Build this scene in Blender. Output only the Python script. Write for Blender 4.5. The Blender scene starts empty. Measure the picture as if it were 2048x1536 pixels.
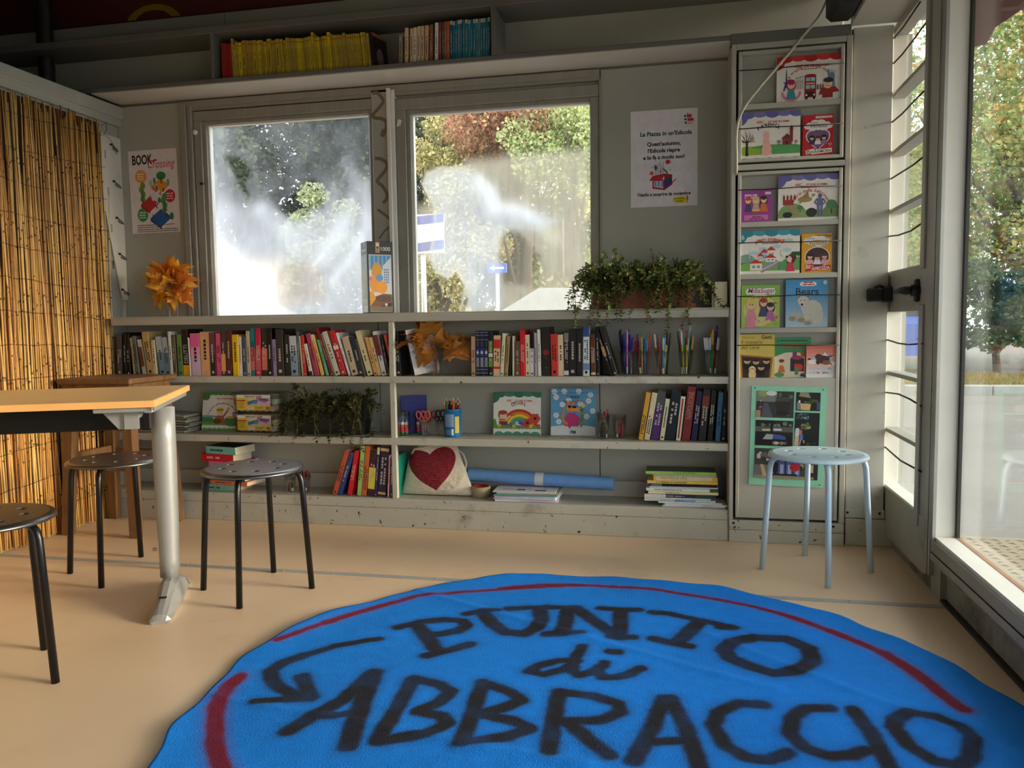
import bpy, bmesh, math, random, json
import numpy as np
from mathutils import Vector, Matrix
from math import sin, cos, pi, radians, sqrt, atan2
random.seed(7); RNG = np.random.default_rng(7)
SC = bpy.context.scene; COL = SC.collection

CAMR = [[0.97869, 0.20489, -0.013652], [0.002434, -0.078053, -0.996946], [-0.20533, 0.975668, -0.076889]]
# ---------------------------------------------------------------- camera, world, sun, exposure
cd = bpy.data.cameras.new('camera'); cam = bpy.data.objects.new('camera', cd); COL.objects.link(cam); SC.camera = cam
cd.sensor_width = 36.0; cd.sensor_fit = 'HORIZONTAL'; cd.lens = 28.125; cd.clip_start = 0.02; cd.clip_end = 300
_r, _d, _f = CAMR
cam.matrix_world = Matrix(((_r[0], -_d[0], -_f[0], 0.0), (_r[1], -_d[1], -_f[1], 0.0), (_r[2], -_d[2], -_f[2], 0.99), (0, 0, 0, 1)))
W = bpy.data.worlds.new('sky'); SC.world = W; W.use_nodes = True
bg = W.node_tree.nodes['Background']; bg.inputs[0].default_value = (0.93, 0.97, 1.0, 1); bg.inputs[1].default_value = 3.3
sl = bpy.data.lights.new('sun', 'SUN'); sun = bpy.data.objects.new('sun', sl); COL.objects.link(sun)
sl.energy = 4.2; sl.color = (1.0, 0.83, 0.60); sl.angle = radians(14)
sun.rotation_euler = Vector((-1.0, 0.07, -0.19)).to_track_quat('-Z', 'Y').to_euler(); sun.location = (12, 1, 4)
VS = SC.view_settings; SC.display_settings.display_device = 'sRGB'
VS.view_transform = 'Standard'; VS.look = 'None'; VS.gamma = 1.0; VS.use_curve_mapping = False; VS.exposure = 0.46

# ---------------------------------------------------------------- measured positions (metres)
DATA = {}
DATA['A0'] = [
    [-2.8915, -2.8619, 0.0295, 0.2134, 0.0291, [70, 68, 60], None],
    [-2.8514, -2.8346, 0.0155, 0.2259, 0.0209, [15, 15, 15], None],
    [-2.8325, -2.8094, 0.023, 0.2202, 0.01, [12, 12, 14], None],
    [-2.7968, -2.7842, 0.0136, 0.1983, -0.0643, [170, 150, 100], None],
    [-2.778, -2.7571, 0.0218, 0.2076, -0.0793, [90, 90, 85], None],
    [-2.7383, -2.7175, 0.021, 0.1882, -0.1351, [170, 165, 150], [[0.25, 0.8, [110, 65, 35]]]],
    [-2.7072, -2.6761, 0.0346, 0.228, -0.1163, [165, 140, 90], None],
    [-2.6802, -2.6554, 0.0268, 0.1859, -0.0345, [180, 165, 135], None],
    [-2.6368, -2.606, 0.0332, 0.2028, -0.0909, [95, 120, 140], [[0.6, 1, [150, 158, 165]]]],
    [-2.6018, -2.5752, 0.028, 0.1985, -0.0786, [95, 118, 132], [[0.6, 1, [150, 158, 160]]]],
    [-2.5772, -2.5608, 0.0194, 0.2286, -0.0327, [185, 185, 175], None],
    [-2.5588, -2.5404, 0.0214, 0.212, -0.0203, [75, 72, 62], None],
    [-2.5302, -2.5037, 0.0264, 0.2135, -0.0155, [85, 115, 60], None],
    [-2.5017, -2.4652, 0.0375, 0.2386, -0.0302, [22, 20, 18], [[0, 0.23, [215, 145, 25]], ['T', 'DELITTI', 0.27, 0.66, [190, 195, 200]]]],
    [-2.4631, -2.455, 0.0081, 0.1965, -0.0221, [190, 180, 185], None],
    [-2.451, -2.4005, 0.0514, 0.2173, -0.0111, [175, 150, 170], [[0.45, 0.68, [205, 130, 165]], [0.68, 1, [205, 85, 135]]]],
    [-2.3965, -2.3483, 0.0517, 0.2247, -0.0037, [190, 145, 105], None],
    [-2.3443, -2.3123, 0.0309, 0.2204, -0.0026, [35, 28, 32], [[0.5, 1, [95, 50, 70]]]],
    [-2.3103, -2.2864, 0.0258, 0.2172, 0.0007, [215, 70, 110], None],
    [-2.2824, -2.2586, 0.0244, 0.2234, 0.0077, [60, 50, 40], [[0.1, 0.5, [190, 140, 85]]]],
    [-2.2566, -2.2249, 0.0326, 0.2284, 0.0149, [80, 35, 35], None],
    [-2.217, -2.1874, 0.0321, 0.2084, -0.0, [215, 160, 10], None],
    [-2.1835, -2.1677, 0.0163, 0.1981, 0.0012, [195, 180, 170], None],
    [-2.1638, -2.1442, 0.021, 0.1979, -0.0032, [50, 65, 80], None],
    [-2.1402, -2.1206, 0.0186, 0.2254, -0.0048, [170, 155, 130], None],
]
DATA['A1'] = [
    [-2.1228, -2.0965, 0.0272, 0.2389, 0.0129, [20, 115, 125], [[0.12, 0.6, [190, 95, 100]]]],
    [-2.0904, -2.0634, 0.0279, 0.2385, 0.0173, [175, 25, 55], [[0.12, 0.55, [160, 80, 90]]]],
    [-2.0582, -2.028, 0.0304, 0.2381, 0.0174, [38, 44, 42], [[0.12, 0.58, [195, 100, 95]]]],
    [-2.026, -2.0, 0.025, 0.2359, 0.0108, [10, 10, 12], None],
    [-1.998, -1.978, 0.0203, 0.1827, -0.006, [130, 110, 145], None],
    [-1.976, -1.9362, 0.0393, 0.2335, -0.0101, [45, 38, 36], None],
    [-1.9323, -1.9045, 0.0277, 0.2057, -0.0001, [30, 30, 28], None],
    [-1.9005, -1.861, 0.0384, 0.199, -0.0268, [115, 132, 148], [[0.62, 1, [168, 172, 176]]]],
    [-1.8603, -1.8492, 0.0104, 0.2196, -0.0229, [70, 80, 85], None],
    [-1.8445, -1.8335, 0.0108, 0.1973, -0.0578, [200, 185, 140], None],
    [-1.8327, -1.8178, 0.0149, 0.2032, -0.0446, [165, 40, 40], None],
    [-1.806, -1.7767, 0.0231, 0.16, -0.1733, [190, 180, 165], [[0, 0.14, [35, 45, 85]]]],
    [-1.7708, -1.7474, 0.0239, 0.2128, -0.2098, [150, 55, 80], None],
    [-1.7415, -1.724, 0.018, 0.2082, -0.2346, [215, 150, 85], [[0.86, 1, [195, 180, 150]]]],
    [-1.7124, -1.6969, 0.0132, 0.1824, -0.2458, [85, 160, 120], None],
    [-1.6872, -1.6756, 0.012, 0.2478, -0.3045, [130, 25, 30], None],
    [-1.6729, -1.6644, 0.0087, 0.2173, -0.3028, [130, 120, 110], None],
    [-1.6613, -1.6351, 0.0249, 0.2244, -0.2987, [178, 172, 155], None],
    [-1.6293, -1.6043, 0.026, 0.2275, -0.2677, [170, 35, 40], [[0.58, 0.67, [210, 205, 205]]]],
    [-1.5947, -1.5832, 0.0105, 0.219, -0.2859, [205, 205, 205], None],
    [-1.5755, -1.545, 0.0328, 0.1946, -0.2545, [175, 160, 135], None],
    [-1.5393, -1.5164, 0.0251, 0.1962, -0.2196, [35, 42, 55], None],
    [-1.5134, -1.502, 0.0096, 0.1851, -0.2231, [95, 90, 85], None],
    [-1.4936, -1.4671, 0.0265, 0.2247, -0.2656, [195, 185, 140], None],
    [-1.4603, -1.4429, 0.0176, 0.1921, -0.2419, [215, 145, 90], None],
    [-1.4407, -1.4233, 0.0176, 0.1906, -0.2378, [205, 175, 120], None],
]
DATA['A2'] = [
    [-1.418, -1.3955, 0.023, 0.2193, -0.21, [205, 200, 198], [[0.45, 0.92, [110, 40, 55]]]],
    [-1.3943, -1.3816, 0.0134, 0.2028, -0.1473, [30, 28, 30], None],
    [-1.3617, -1.3516, 0.0117, 0.2037, -0.2236, [240, 80, 60], None],
    [-1.3468, -1.3207, 0.0256, 0.2163, -0.067, [25, 25, 28], None],
]
DATA['AR'] = [
    [-0.9725, -0.9514, 0.0201, 0.1878, 0.0089, [165, 135, 110], None],
    [-0.9495, -0.9293, 0.0196, 0.2134, 0.0113, [30, 33, 50], ['P']],
    [-0.9289, -0.9091, 0.0198, 0.2132, 0.0135, [24, 27, 55], ['P']],
    [-0.9087, -0.8882, 0.0207, 0.2129, 0.014, [24, 27, 50], ['P']],
    [-0.8859, -0.8658, 0.0197, 0.2127, 0.0055, [22, 22, 22], [[0.42, 0.5, [215, 215, 215]], [0.2, 0.4, [90, 120, 50]], [0.52, 0.78, [90, 120, 50]]]],
    [-0.862, -0.8318, 0.032, 0.1905, 0.0214, [190, 160, 125], [[0.68, 0.9, [190, 40, 40]], [0.17, 0.23, [190, 40, 40]]]],
    [-0.8292, -0.8141, 0.0163, 0.2003, 0.0665, [205, 190, 160], None],
    [-0.8103, -0.7942, 0.0166, 0.1867, 0.0818, [140, 115, 70], None],
    [-0.7908, -0.7788, 0.0088, 0.1771, 0.0512, [30, 25, 25], None],
    [-0.7765, -0.7623, 0.0146, 0.1878, 0.0119, [205, 190, 165], None],
    [-0.7585, -0.7361, 0.0224, 0.1639, 0.0066, [90, 70, 50], None],
    [-0.7331, -0.7107, 0.0223, 0.2157, -0.0009, [180, 25, 35], None],
    [-0.7081, -0.6877, 0.021, 0.1926, -0.0059, [200, 180, 150], None],
    [-0.6858, -0.6684, 0.0183, 0.2087, 0.004, [212, 210, 205], [[0.62, 1, [20, 20, 22]]]],
    [-0.6643, -0.6525, 0.012, 0.2012, -0.0077, [150, 140, 155], None],
    [-0.6488, -0.6351, 0.0149, 0.2163, -0.0118, [205, 195, 180], None],
    [-0.6285, -0.5872, 0.0393, 0.2279, -0.0136, [34, 32, 30], [['D', 0.48, [150, 40, 45]], [0.18, 0.36, [34, 32, 30]]]],
    [-0.585, -0.5542, 0.0315, 0.195, -0.0203, [175, 50, 45], None],
    [-0.5528, -0.5275, 0.0259, 0.191, -0.0157, [200, 175, 140], None],
    [-0.5257, -0.5046, 0.0215, 0.2033, 0.0031, [38, 34, 34], [[0.78, 0.98, [120, 115, 112]], [0.02, 0.12, [185, 185, 185]]]],
    [-0.5031, -0.4683, 0.035, 0.2156, 0.0037, [32, 28, 34], None],
    [-0.4668, -0.4386, 0.0289, 0.217, 0.0039, [26, 26, 30], None],
    [-0.4368, -0.409, 0.0286, 0.2256, 0.0073, [185, 192, 205], [[0.8, 1, [50, 75, 125]], [0.12, 0.26, [95, 120, 160]]]],
    [-0.4007, -0.3781, 0.0215, 0.1931, -0.0183, [85, 45, 28], [[0.03, 0.08, [200, 185, 150]]]],
    [-0.3766, -0.3612, 0.0152, 0.2267, -0.0174, [18, 18, 20], None],
    [-0.3184, -0.2988, 0.0203, 0.2255, -0.317, [26, 25, 24], [[0.42, 0.62, [170, 125, 70]]]],
    [-0.297, -0.2774, 0.0187, 0.2326, -0.2904, [35, 30, 28], None],
]
DATA['B'] = [
    [-0.187, -0.1657, 0.0216, 0.2217, 0.1661, [195, 145, 50], [['L', 0.1, 0.5]]],
    [-0.1617, -0.1365, 0.0248, 0.2205, 0.1689, [208, 182, 152], [['L', 0.1, 0.5]]],
    [-0.1325, -0.0955, 0.0364, 0.2255, 0.152, [72, 42, 95], [[0.65, 1, [75, 75, 78]]]],
    [-0.0921, -0.0705, 0.0204, 0.1915, 0.1414, [200, 188, 152], None],
    [-0.0686, -0.0232, 0.0429, 0.2239, 0.1359, [22, 32, 42], None],
    [-0.0206, 0.0029, 0.023, 0.2033, 0.1118, [208, 195, 165], [['V', [180, 45, 45]]]],
    [0.0074, 0.0446, 0.0371, 0.2491, 0.1157, [112, 38, 40], [['T', 'NAPOLEONE', 0.4, 0.9, [190, 150, 110]]]],
    [0.0459, 0.0757, 0.0257, 0.2238, 0.1118, [30, 30, 64], [['L', 0.35, 0.7]]],
    [0.0796, 0.1145, 0.032, 0.2341, 0.0944, [38, 32, 30], [[0.64, 0.88, [110, 50, 40]]]],
    [0.1222, 0.1453, 0.023, 0.2299, 0.0727, [18, 17, 18], None],
    [0.1569, 0.1787, 0.0217, 0.2219, 0.063, [50, 98, 130], None],
    [0.1817, 0.2017, 0.0195, 0.2272, 0.0512, [18, 20, 26], None],
]
DATA['C'] = [
    [-1.6991, -1.6761, 0.0226, 0.2325, 0.3266, [170, 75, 50], None],
    [-1.6761, -1.6524, 0.0228, 0.2178, 0.344, [42, 62, 105], None],
    [-1.6221, -1.5984, 0.0236, 0.2241, 0.2094, [190, 25, 40], None],
    [-1.5683, -1.5468, 0.0225, 0.2495, 0.1124, [150, 178, 102], [['L', 0.3, 0.7]]],
    [-1.5431, -1.5193, 0.0244, 0.2494, 0.1182, [190, 95, 58], [['L', 0.1, 0.6]]],
    [-1.5152, -1.4783, 0.0355, 0.23, 0.106, [58, 28, 38], [[0.15, 0.62, [200, 180, 70]]]],
    [-1.4767, -1.4636, 0.0146, 0.2501, 0.1031, [55, 42, 80], [[0.84, 0.98, [200, 190, 130]]]],
    [-1.4616, -1.4176, 0.043, 0.2505, 0.1061, [42, 34, 62], [[0.9, 0.96, [215, 165, 110]], [0.03, 0.08, [215, 150, 110]], ['L', 0.18, 0.75]]],
    [-1.4164, -1.4018, 0.0129, 0.2058, 0.0664, [220, 140, 150], [['L', 0.3, 0.9]]],
    [-1.3994, -1.3803, 0.0176, 0.1923, 0.0445, [60, 50, 60], None],
    [-1.3682, -1.3561, 0.0135, 0.2049, 0.0722, [20, 112, 92], None],
]
DATA['U'] = [
    [-2.2131, -2.2015, 0.0116, 0.1772, 0.0, [120, 35, 30]],
    [-2.2007, -2.1868, 0.0139, 0.1742, 0.0, [120, 35, 30]],
    [-2.186, -2.1717, 0.0143, 0.1709, 0.0, [110, 30, 25]],
    [-2.1707, -2.161, 0.0097, 0.1717, 0.0, [125, 35, 25]],
    [-2.1565, -2.1464, 0.0101, 0.1952, -0.02, None],
    [-2.1464, -2.1362, 0.0101, 0.1647, -0.02, None],
    [-2.1352, -2.1219, 0.0133, 0.1759, -0.02, None],
    [-2.1197, -2.1014, 0.0183, 0.173, -0.02, None],
    [-2.0987, -2.0781, 0.0206, 0.1802, -0.02, None],
    [-2.0759, -2.0622, 0.0137, 0.1783, -0.02, None],
    [-2.0606, -2.0483, 0.0123, 0.1762, -0.0214, None],
    [-2.0467, -2.0412, 0.0055, 0.1759, -0.0229, None],
    [-2.0401, -2.0206, 0.0195, 0.1762, -0.0236, None],
    [-2.019, -2.0135, 0.0054, 0.1716, -0.0259, None],
    [-2.0124, -1.9997, 0.0127, 0.1747, -0.0266, None],
    [-1.9985, -1.9858, 0.0127, 0.1736, -0.0281, None],
    [-1.9836, -1.9678, 0.0158, 0.1647, -0.0298, None],
    [-1.9646, -1.9421, 0.0225, 0.1773, -0.0318, None],
    [-1.9397, -1.9239, 0.0157, 0.168, -0.0345, None],
    [-1.9197, -1.8964, 0.0233, 0.172, -0.0367, None],
    [-1.8936, -1.8802, 0.0134, 0.1706, -0.0395, None],
    [-1.8756, -1.8631, 0.0125, 0.1639, -0.0415, None],
    [-1.8615, -1.8526, 0.0089, 0.1744, -0.043, None],
    [-1.8511, -1.8399, 0.0111, 0.1719, -0.0442, None],
    [-1.8384, -1.8277, 0.0107, 0.1701, -0.0456, None],
    [-1.8261, -1.8173, 0.0089, 0.1691, -0.0469, None],
    [-1.8153, -1.8051, 0.0102, 0.1674, -0.0481, None],
    [-1.8035, -1.7929, 0.0106, 0.1664, -0.0494, None],
    [-1.7914, -1.7825, 0.0089, 0.1646, -0.0508, None],
    [-1.7809, -1.7721, 0.0089, 0.1646, -0.0519, None],
    [-1.771, -1.7643, 0.0066, 0.1646, -0.053, None],
    [-1.7628, -1.753, 0.0097, 0.1667, -0.0539, None],
    [-1.7514, -1.7417, 0.0097, 0.1685, -0.0552, None],
    [-1.7401, -1.7295, 0.0106, 0.17, -0.0564, None],
    [-1.7272, -1.7154, 0.0119, 0.1888, -0.0577, None],
    [-1.7123, -1.7013, 0.011, 0.1665, -0.0595, None],
    [-1.6989, -1.6879, 0.011, 0.1642, -0.061, None],
    [-1.6864, -1.679, 0.0075, 0.1616, -0.0624, None],
    [-1.6755, -1.6611, 0.0144, 0.1662, -0.0636, None],
    [-1.6598, -1.6454, 0.0144, 0.1665, -0.0654, None],
    [-1.6432, -1.6293, 0.014, 0.1817, -0.0672, None],
    [-1.6272, -1.6142, 0.0131, 0.167, -0.069, None],
    [-1.613, -1.603, 0.01, 0.1666, -0.0706, None],
    [-1.6019, -1.591, 0.0109, 0.1664, -0.0719, None],
    [-1.5881, -1.5764, 0.0117, 0.1661, -0.0734, None],
    [-1.5749, -1.5662, 0.0087, 0.1642, -0.0749, None],
    [-1.5649, -1.5497, 0.0151, 0.172, -0.076, None],
    [-1.5466, -1.5366, 0.0099, 0.1634, -0.0781, None],
    [-1.5355, -1.5247, 0.0108, 0.1641, -0.0794, None],
    [-1.5232, -1.5124, 0.0108, 0.1638, -0.0808, None],
    [-1.5108, -1.4992, 0.0116, 0.1644, -0.0822, None],
    [-1.4976, -1.4894, 0.0082, 0.1641, -0.0837, None],
    [-1.4884, -1.4764, 0.012, 0.1633, -0.0847, None],
    [-1.4716, -1.4618, 0.0099, 0.1674, -0.0866, None],
    [-1.4602, -1.4465, 0.0137, 0.1664, -0.0879, None],
    [-1.4442, -1.4327, 0.0115, 0.1612, -0.0898, None],
]
DATA['UT'] = [
    [-1.2965, -1.2703, 0.0262, 0.1373, 0.05, [120, 115, 105]],
    [-1.2672, -1.2434, 0.0238, 0.1679, 0.05, [175, 150, 120]],
    [-1.2412, -1.2271, 0.0141, 0.1636, 0.05, [165, 145, 120]],
    [-1.2255, -1.2077, 0.0178, 0.1657, 0.05, [175, 165, 150]],
    [-1.2061, -1.1913, 0.0148, 0.1695, 0.05, [170, 150, 125]],
    [-1.189, -1.1706, 0.0185, 0.1694, 0.05, [165, 140, 110]],
    [-1.1683, -1.1484, 0.0199, 0.1703, 0.05, [165, 135, 105]],
    [-1.1468, -1.1233, 0.0235, 0.1726, 0.05, [110, 75, 50]],
    [-1.1209, -1.1011, 0.0198, 0.1785, 0.05, [195, 190, 185]],
    [-1.0996, -1.0893, 0.0102, 0.1787, 0.05, [130, 40, 35]],
    [-1.0843, -1.074, 0.0102, 0.1777, 0.03, [70, 70, 60]],
    [-1.0725, -1.0623, 0.0102, 0.1787, 0.03, [120, 80, 55]],
    [-1.0608, -1.0492, 0.0117, 0.179, 0.03, [150, 75, 40]],
    [-1.0469, -1.0331, 0.0138, 0.1812, 0.03, [20, 75, 95]],
    [-1.0317, -1.023, 0.0087, 0.1765, 0.03, [40, 85, 95]],
    [-1.0214, -1.0113, 0.0102, 0.1797, 0.03, [25, 90, 110]],
    [-1.0098, -0.9982, 0.0116, 0.1814, 0.03, [40, 105, 120]],
    [-0.9967, -0.988, 0.0087, 0.1816, 0.03, [25, 85, 105]],
    [-0.9858, -0.975, 0.0108, 0.1806, 0.03, [45, 95, 105]],
    [-0.9735, -0.9619, 0.0116, 0.1809, 0.03, [30, 95, 115]],
    [-0.9591, -0.949, 0.0101, 0.1769, 0.03, [60, 110, 115]],
    [-0.9475, -0.9374, 0.0101, 0.1786, 0.03, [20, 85, 105]],
    [-0.936, -0.9245, 0.0115, 0.1789, 0.03, [30, 100, 120]],
    [-0.923, -0.9129, 0.0101, 0.1791, 0.03, [50, 110, 120]],
    [-0.9115, -0.9015, 0.01, 0.1781, 0.03, [90, 110, 105]],
    [-0.9, -0.89, 0.01, 0.1784, 0.03, [25, 90, 110]],
    [-0.8885, -0.8785, 0.01, 0.1788, 0.03, [40, 100, 115]],
    [-0.8771, -0.8671, 0.01, 0.1791, 0.03, [30, 95, 115]],
    [-0.8663, -0.8563, 0.01, 0.1808, 0.03, [20, 85, 105]],
]
DATA['SL'] = [
    [-2.3976, -2.2017, 0.3426, 0.3813, [110, 175, 165]],
    [-2.4282, -2.2246, 0.2988, 0.342, [185, 25, 45]],
    [-2.3897, -2.1866, 0.2617, 0.2971, [190, 110, 150]],
    [-2.4279, -2.1654, 0.1988, 0.2594, [30, 85, 135]],
    [-2.3822, -2.1462, 0.1759, 0.1984, [225, 110, 60]],
    [-2.4366, -2.2297, 0.1282, 0.1718, [110, 165, 150]],
]
DATA['SR'] = [
    [-0.1513, 0.1603, 0.289, 0.3038, [150, 190, 85]],
    [-0.1197, 0.1603, 0.2822, 0.2892, [175, 170, 165]],
    [-0.117, 0.1668, 0.2641, 0.2807, [205, 195, 150]],
    [-0.1447, 0.1682, 0.2462, 0.2578, [235, 185, 70]],
    [-0.1381, 0.1657, 0.2342, 0.2449, [25, 22, 25]],
    [-0.1355, 0.1696, 0.2267, 0.2337, [190, 200, 205]],
    [-0.1501, 0.1338, 0.2125, 0.2254, [225, 222, 215]],
    [-0.1408, 0.171, 0.1987, 0.2108, [215, 215, 160]],
    [-0.158, 0.1609, 0.1831, 0.1977, [40, 40, 85]],
    [-0.158, 0.1379, 0.1747, 0.182, [220, 210, 205]],
    [-0.158, 0.1584, 0.1647, 0.1745, [190, 215, 225]],
    [-0.0946, 0.1879, 0.1571, 0.1657, [215, 212, 212]],
    [-0.067, 0.2134, 0.1494, 0.1575, [225, 224, 222]],
    [-0.0775, 0.202, 0.1372, 0.1485, [232, 230, 228]],
]
DATA['D'] = {
    'citta': [0.3987, 0.6545, 1.9021, 2.091],
    'pasqua': [0.2497, 0.4968, 1.6695, 1.8693],
    'innamora': [0.5065, 0.6288, 1.6654, 1.8442],
    'purple': [0.2523, 0.3859, 1.4088, 1.5419],
    'giorni': [0.4104, 0.6529, 1.4088, 1.5977],
    'comune': [0.2516, 0.5012, 1.184, 1.369],
    'amicizia': [0.5091, 0.6306, 1.1828, 1.3491],
    'milla': [0.2618, 0.4219, 0.9517, 1.1362],
    'bears': [0.4463, 0.6181, 0.9558, 1.1555],
    'cane': [0.2487, 0.4036, 0.7368, 0.9232],
    'green': [0.4038, 0.5543, 0.7369, 0.9086],
    'mammut': [0.534, 0.66, 0.7369, 0.8751],
    'photos': [0.2999, 0.6054, 0.2695, 0.692],
    'colori': [-0.8982, -0.6607, 0.4477, 0.6479],
    'luigina': [-0.6144, -0.3949, 0.4494, 0.6685],
    'magnolia': [-2.4851, -2.2787, 0.4464, 0.6456],
    'poster1': [-2.8914, -2.6012, 1.4899, 1.9336],
    'poster2': [-0.2296, 0.0784, 1.5179, 1.9636],
}
DATA['INK'] = [
    [0.045, [-0.893, 2.399], [-0.831, 2.46], [-0.765, 2.491], [-0.704, 2.49], [-0.677, 2.451], [-0.695, 2.403], [-0.749, 2.364], [-0.786, 2.354]],
    [0.055, [-0.84, 2.429], [-0.773, 2.33], [-0.71, 2.239]],
    [0.045, [-0.733, 2.203], [-0.68, 2.252], [-0.629, 2.305]],
    [0.04, [-0.706, 2.554], [-0.667, 2.579], [-0.615, 2.603]],
    [0.055, [-0.652, 2.567], [-0.597, 2.481], [-0.54, 2.419], [-0.482, 2.416], [-0.447, 2.478], [-0.445, 2.546], [-0.473, 2.644]],
    [0.04, [-0.576, 2.627], [-0.512, 2.647], [-0.449, 2.666]],
    [0.04, [-0.46, 2.661], [-0.398, 2.667], [-0.346, 2.676]],
    [0.055, [-0.373, 2.646], [-0.366, 2.536], [-0.361, 2.443]],
    [0.04, [-0.41, 2.424], [-0.356, 2.435], [-0.308, 2.452]],
    [0.055, [-0.348, 2.665], [-0.262, 2.543], [-0.184, 2.438]],
    [0.055, [-0.195, 2.672], [-0.187, 2.534], [-0.184, 2.442]],
    [0.04, [-0.263, 2.68], [-0.197, 2.676], [-0.137, 2.687]],
    [0.04, [-0.207, 2.438], [-0.172, 2.438], [-0.141, 2.446]],
    [0.04, [-0.089, 2.671], [-0.034, 2.666], [0.033, 2.635], [0.097, 2.61], [0.152, 2.583]],
    [0.05, [0.132, 2.578], [0.164, 2.581]],
    [0.055, [0.061, 2.599], [0.023, 2.505], [-0.004, 2.435]],
    [0.045, [-0.078, 2.446], [-0.023, 2.426], [0.029, 2.409]],
    [0.055, [0.232, 2.511], [0.323, 2.513], [0.378, 2.451], [0.376, 2.36], [0.325, 2.282], [0.258, 2.257], [0.199, 2.29], [0.146, 2.342], [0.129, 2.4], [0.165, 2.469], [0.232, 2.511]],
    [0.036, [-0.291, 2.242], [-0.345, 2.228], [-0.395, 2.188], [-0.415, 2.147], [-0.371, 2.136], [-0.322, 2.172], [-0.29, 2.238]],
    [0.036, [-0.287, 2.346], [-0.298, 2.237], [-0.295, 2.168], [-0.272, 2.146], [-0.239, 2.17], [-0.212, 2.226]],
    [0.036, [-0.209, 2.238], [-0.225, 2.181], [-0.208, 2.146], [-0.173, 2.149], [-0.133, 2.181], [-0.106, 2.224]],
    [0.036, [-0.203, 2.319], [-0.177, 2.32]],
    [0.05, [-0.849, 2.068], [-0.861, 1.905], [-0.893, 1.814], [-0.931, 1.719]],
    [0.055, [-0.845, 2.066], [-0.802, 1.866], [-0.757, 1.679]],
    [0.04, [-0.886, 1.799], [-0.838, 1.811], [-0.796, 1.838]],
    [0.045, [-0.721, 2.046], [-0.707, 1.883], [-0.697, 1.712]],
    [0.042, [-0.718, 2.046], [-0.637, 2.022], [-0.598, 1.99], [-0.608, 1.925], [-0.649, 1.868]],
    [0.042, [-0.649, 1.868], [-0.582, 1.859], [-0.557, 1.825], [-0.596, 1.761], [-0.691, 1.711]],
    [0.045, [-0.526, 2.056], [-0.512, 1.907], [-0.499, 1.736]],
    [0.042, [-0.522, 2.054], [-0.44, 2.012], [-0.402, 1.972], [-0.443, 1.919], [-0.495, 1.885]],
    [0.042, [-0.495, 1.885], [-0.397, 1.865], [-0.354, 1.837], [-0.402, 1.786], [-0.497, 1.737]],
    [0.045, [-0.312, 2.031], [-0.303, 1.875], [-0.292, 1.734]],
    [0.04, [-0.311, 2.036], [-0.217, 2.029], [-0.154, 2.0], [-0.145, 1.956], [-0.185, 1.911], [-0.284, 1.884]],
    [0.045, [-0.267, 1.881], [-0.21, 1.815], [-0.156, 1.753]],
    [0.045, [-0.039, 2.051], [-0.061, 1.906], [-0.1, 1.735]],
    [0.045, [-0.023, 2.054], [0.013, 1.919], [0.05, 1.713]],
    [0.035, [-0.064, 1.827], [-0.02, 1.838], [0.027, 1.849]],
    [0.042, [0.211, 2.061], [0.148, 2.057], [0.098, 2.002], [0.081, 1.932], [0.105, 1.843], [0.152, 1.796], [0.197, 1.797], [0.242, 1.837]],
    [0.042, [0.373, 2.07], [0.314, 2.06], [0.274, 2.005], [0.258, 1.927], [0.282, 1.864], [0.333, 1.838], [0.381, 1.849], [0.417, 1.878]],
    [0.042, [0.427, 2.073], [0.446, 1.962], [0.452, 1.788]],
    [0.042, [0.519, 2.043], [0.56, 2.077], [0.616, 2.067], [0.661, 2.028], [0.672, 1.979], [0.638, 1.889], [0.604, 1.846], [0.555, 1.856], [0.518, 1.914], [0.505, 1.997], [0.519, 2.043]],
    [0.032, [-0.92, 2.292], [-0.968, 2.266], [-1.029, 2.224], [-1.096, 2.139]],
    [0.045, [-1.096, 2.139], [-1.135, 2.077], [-1.141, 2.024], [-1.116, 1.978], [-1.065, 1.933], [-1.007, 1.901], [-0.953, 1.893]],
    [0.045, [-1.037, 2.006], [-0.993, 1.946], [-0.953, 1.894]],
    [0.036, [-0.953, 1.893], [-1.025, 1.869], [-1.086, 1.844]],
]
DATA['RED'] = [
    [0.022, [-1.229, 2.224], [-1.183, 2.313], [-1.143, 2.39]],
    [0.03, [-1.143, 2.39], [-1.088, 2.48], [-1.038, 2.552], [-0.983, 2.624], [-0.939, 2.686]],
    [0.02, [-0.929, 2.695], [-0.757, 2.772], [-0.565, 2.843], [-0.409, 2.897], [-0.296, 2.921]],
    [0.02, [-0.651, 2.826], [-0.516, 2.884], [-0.395, 2.913], [-0.233, 2.919], [-0.093, 2.911]],
    [0.022, [-0.093, 2.911], [0.132, 2.837], [0.256, 2.779], [0.334, 2.726]],
    [0.032, [0.334, 2.726], [0.405, 2.663], [0.471, 2.596], [0.532, 2.523], [0.587, 2.447]],
    [0.042, [0.587, 2.447], [0.631, 2.35], [0.658, 2.258], [0.674, 2.187], [0.696, 2.121]],
    [0.045, [-1.208, 1.973], [-1.208, 1.907], [-1.178, 1.81], [-1.137, 1.736], [-1.083, 1.649], [-1.039, 1.589], [-0.991, 1.533]],
]
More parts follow.
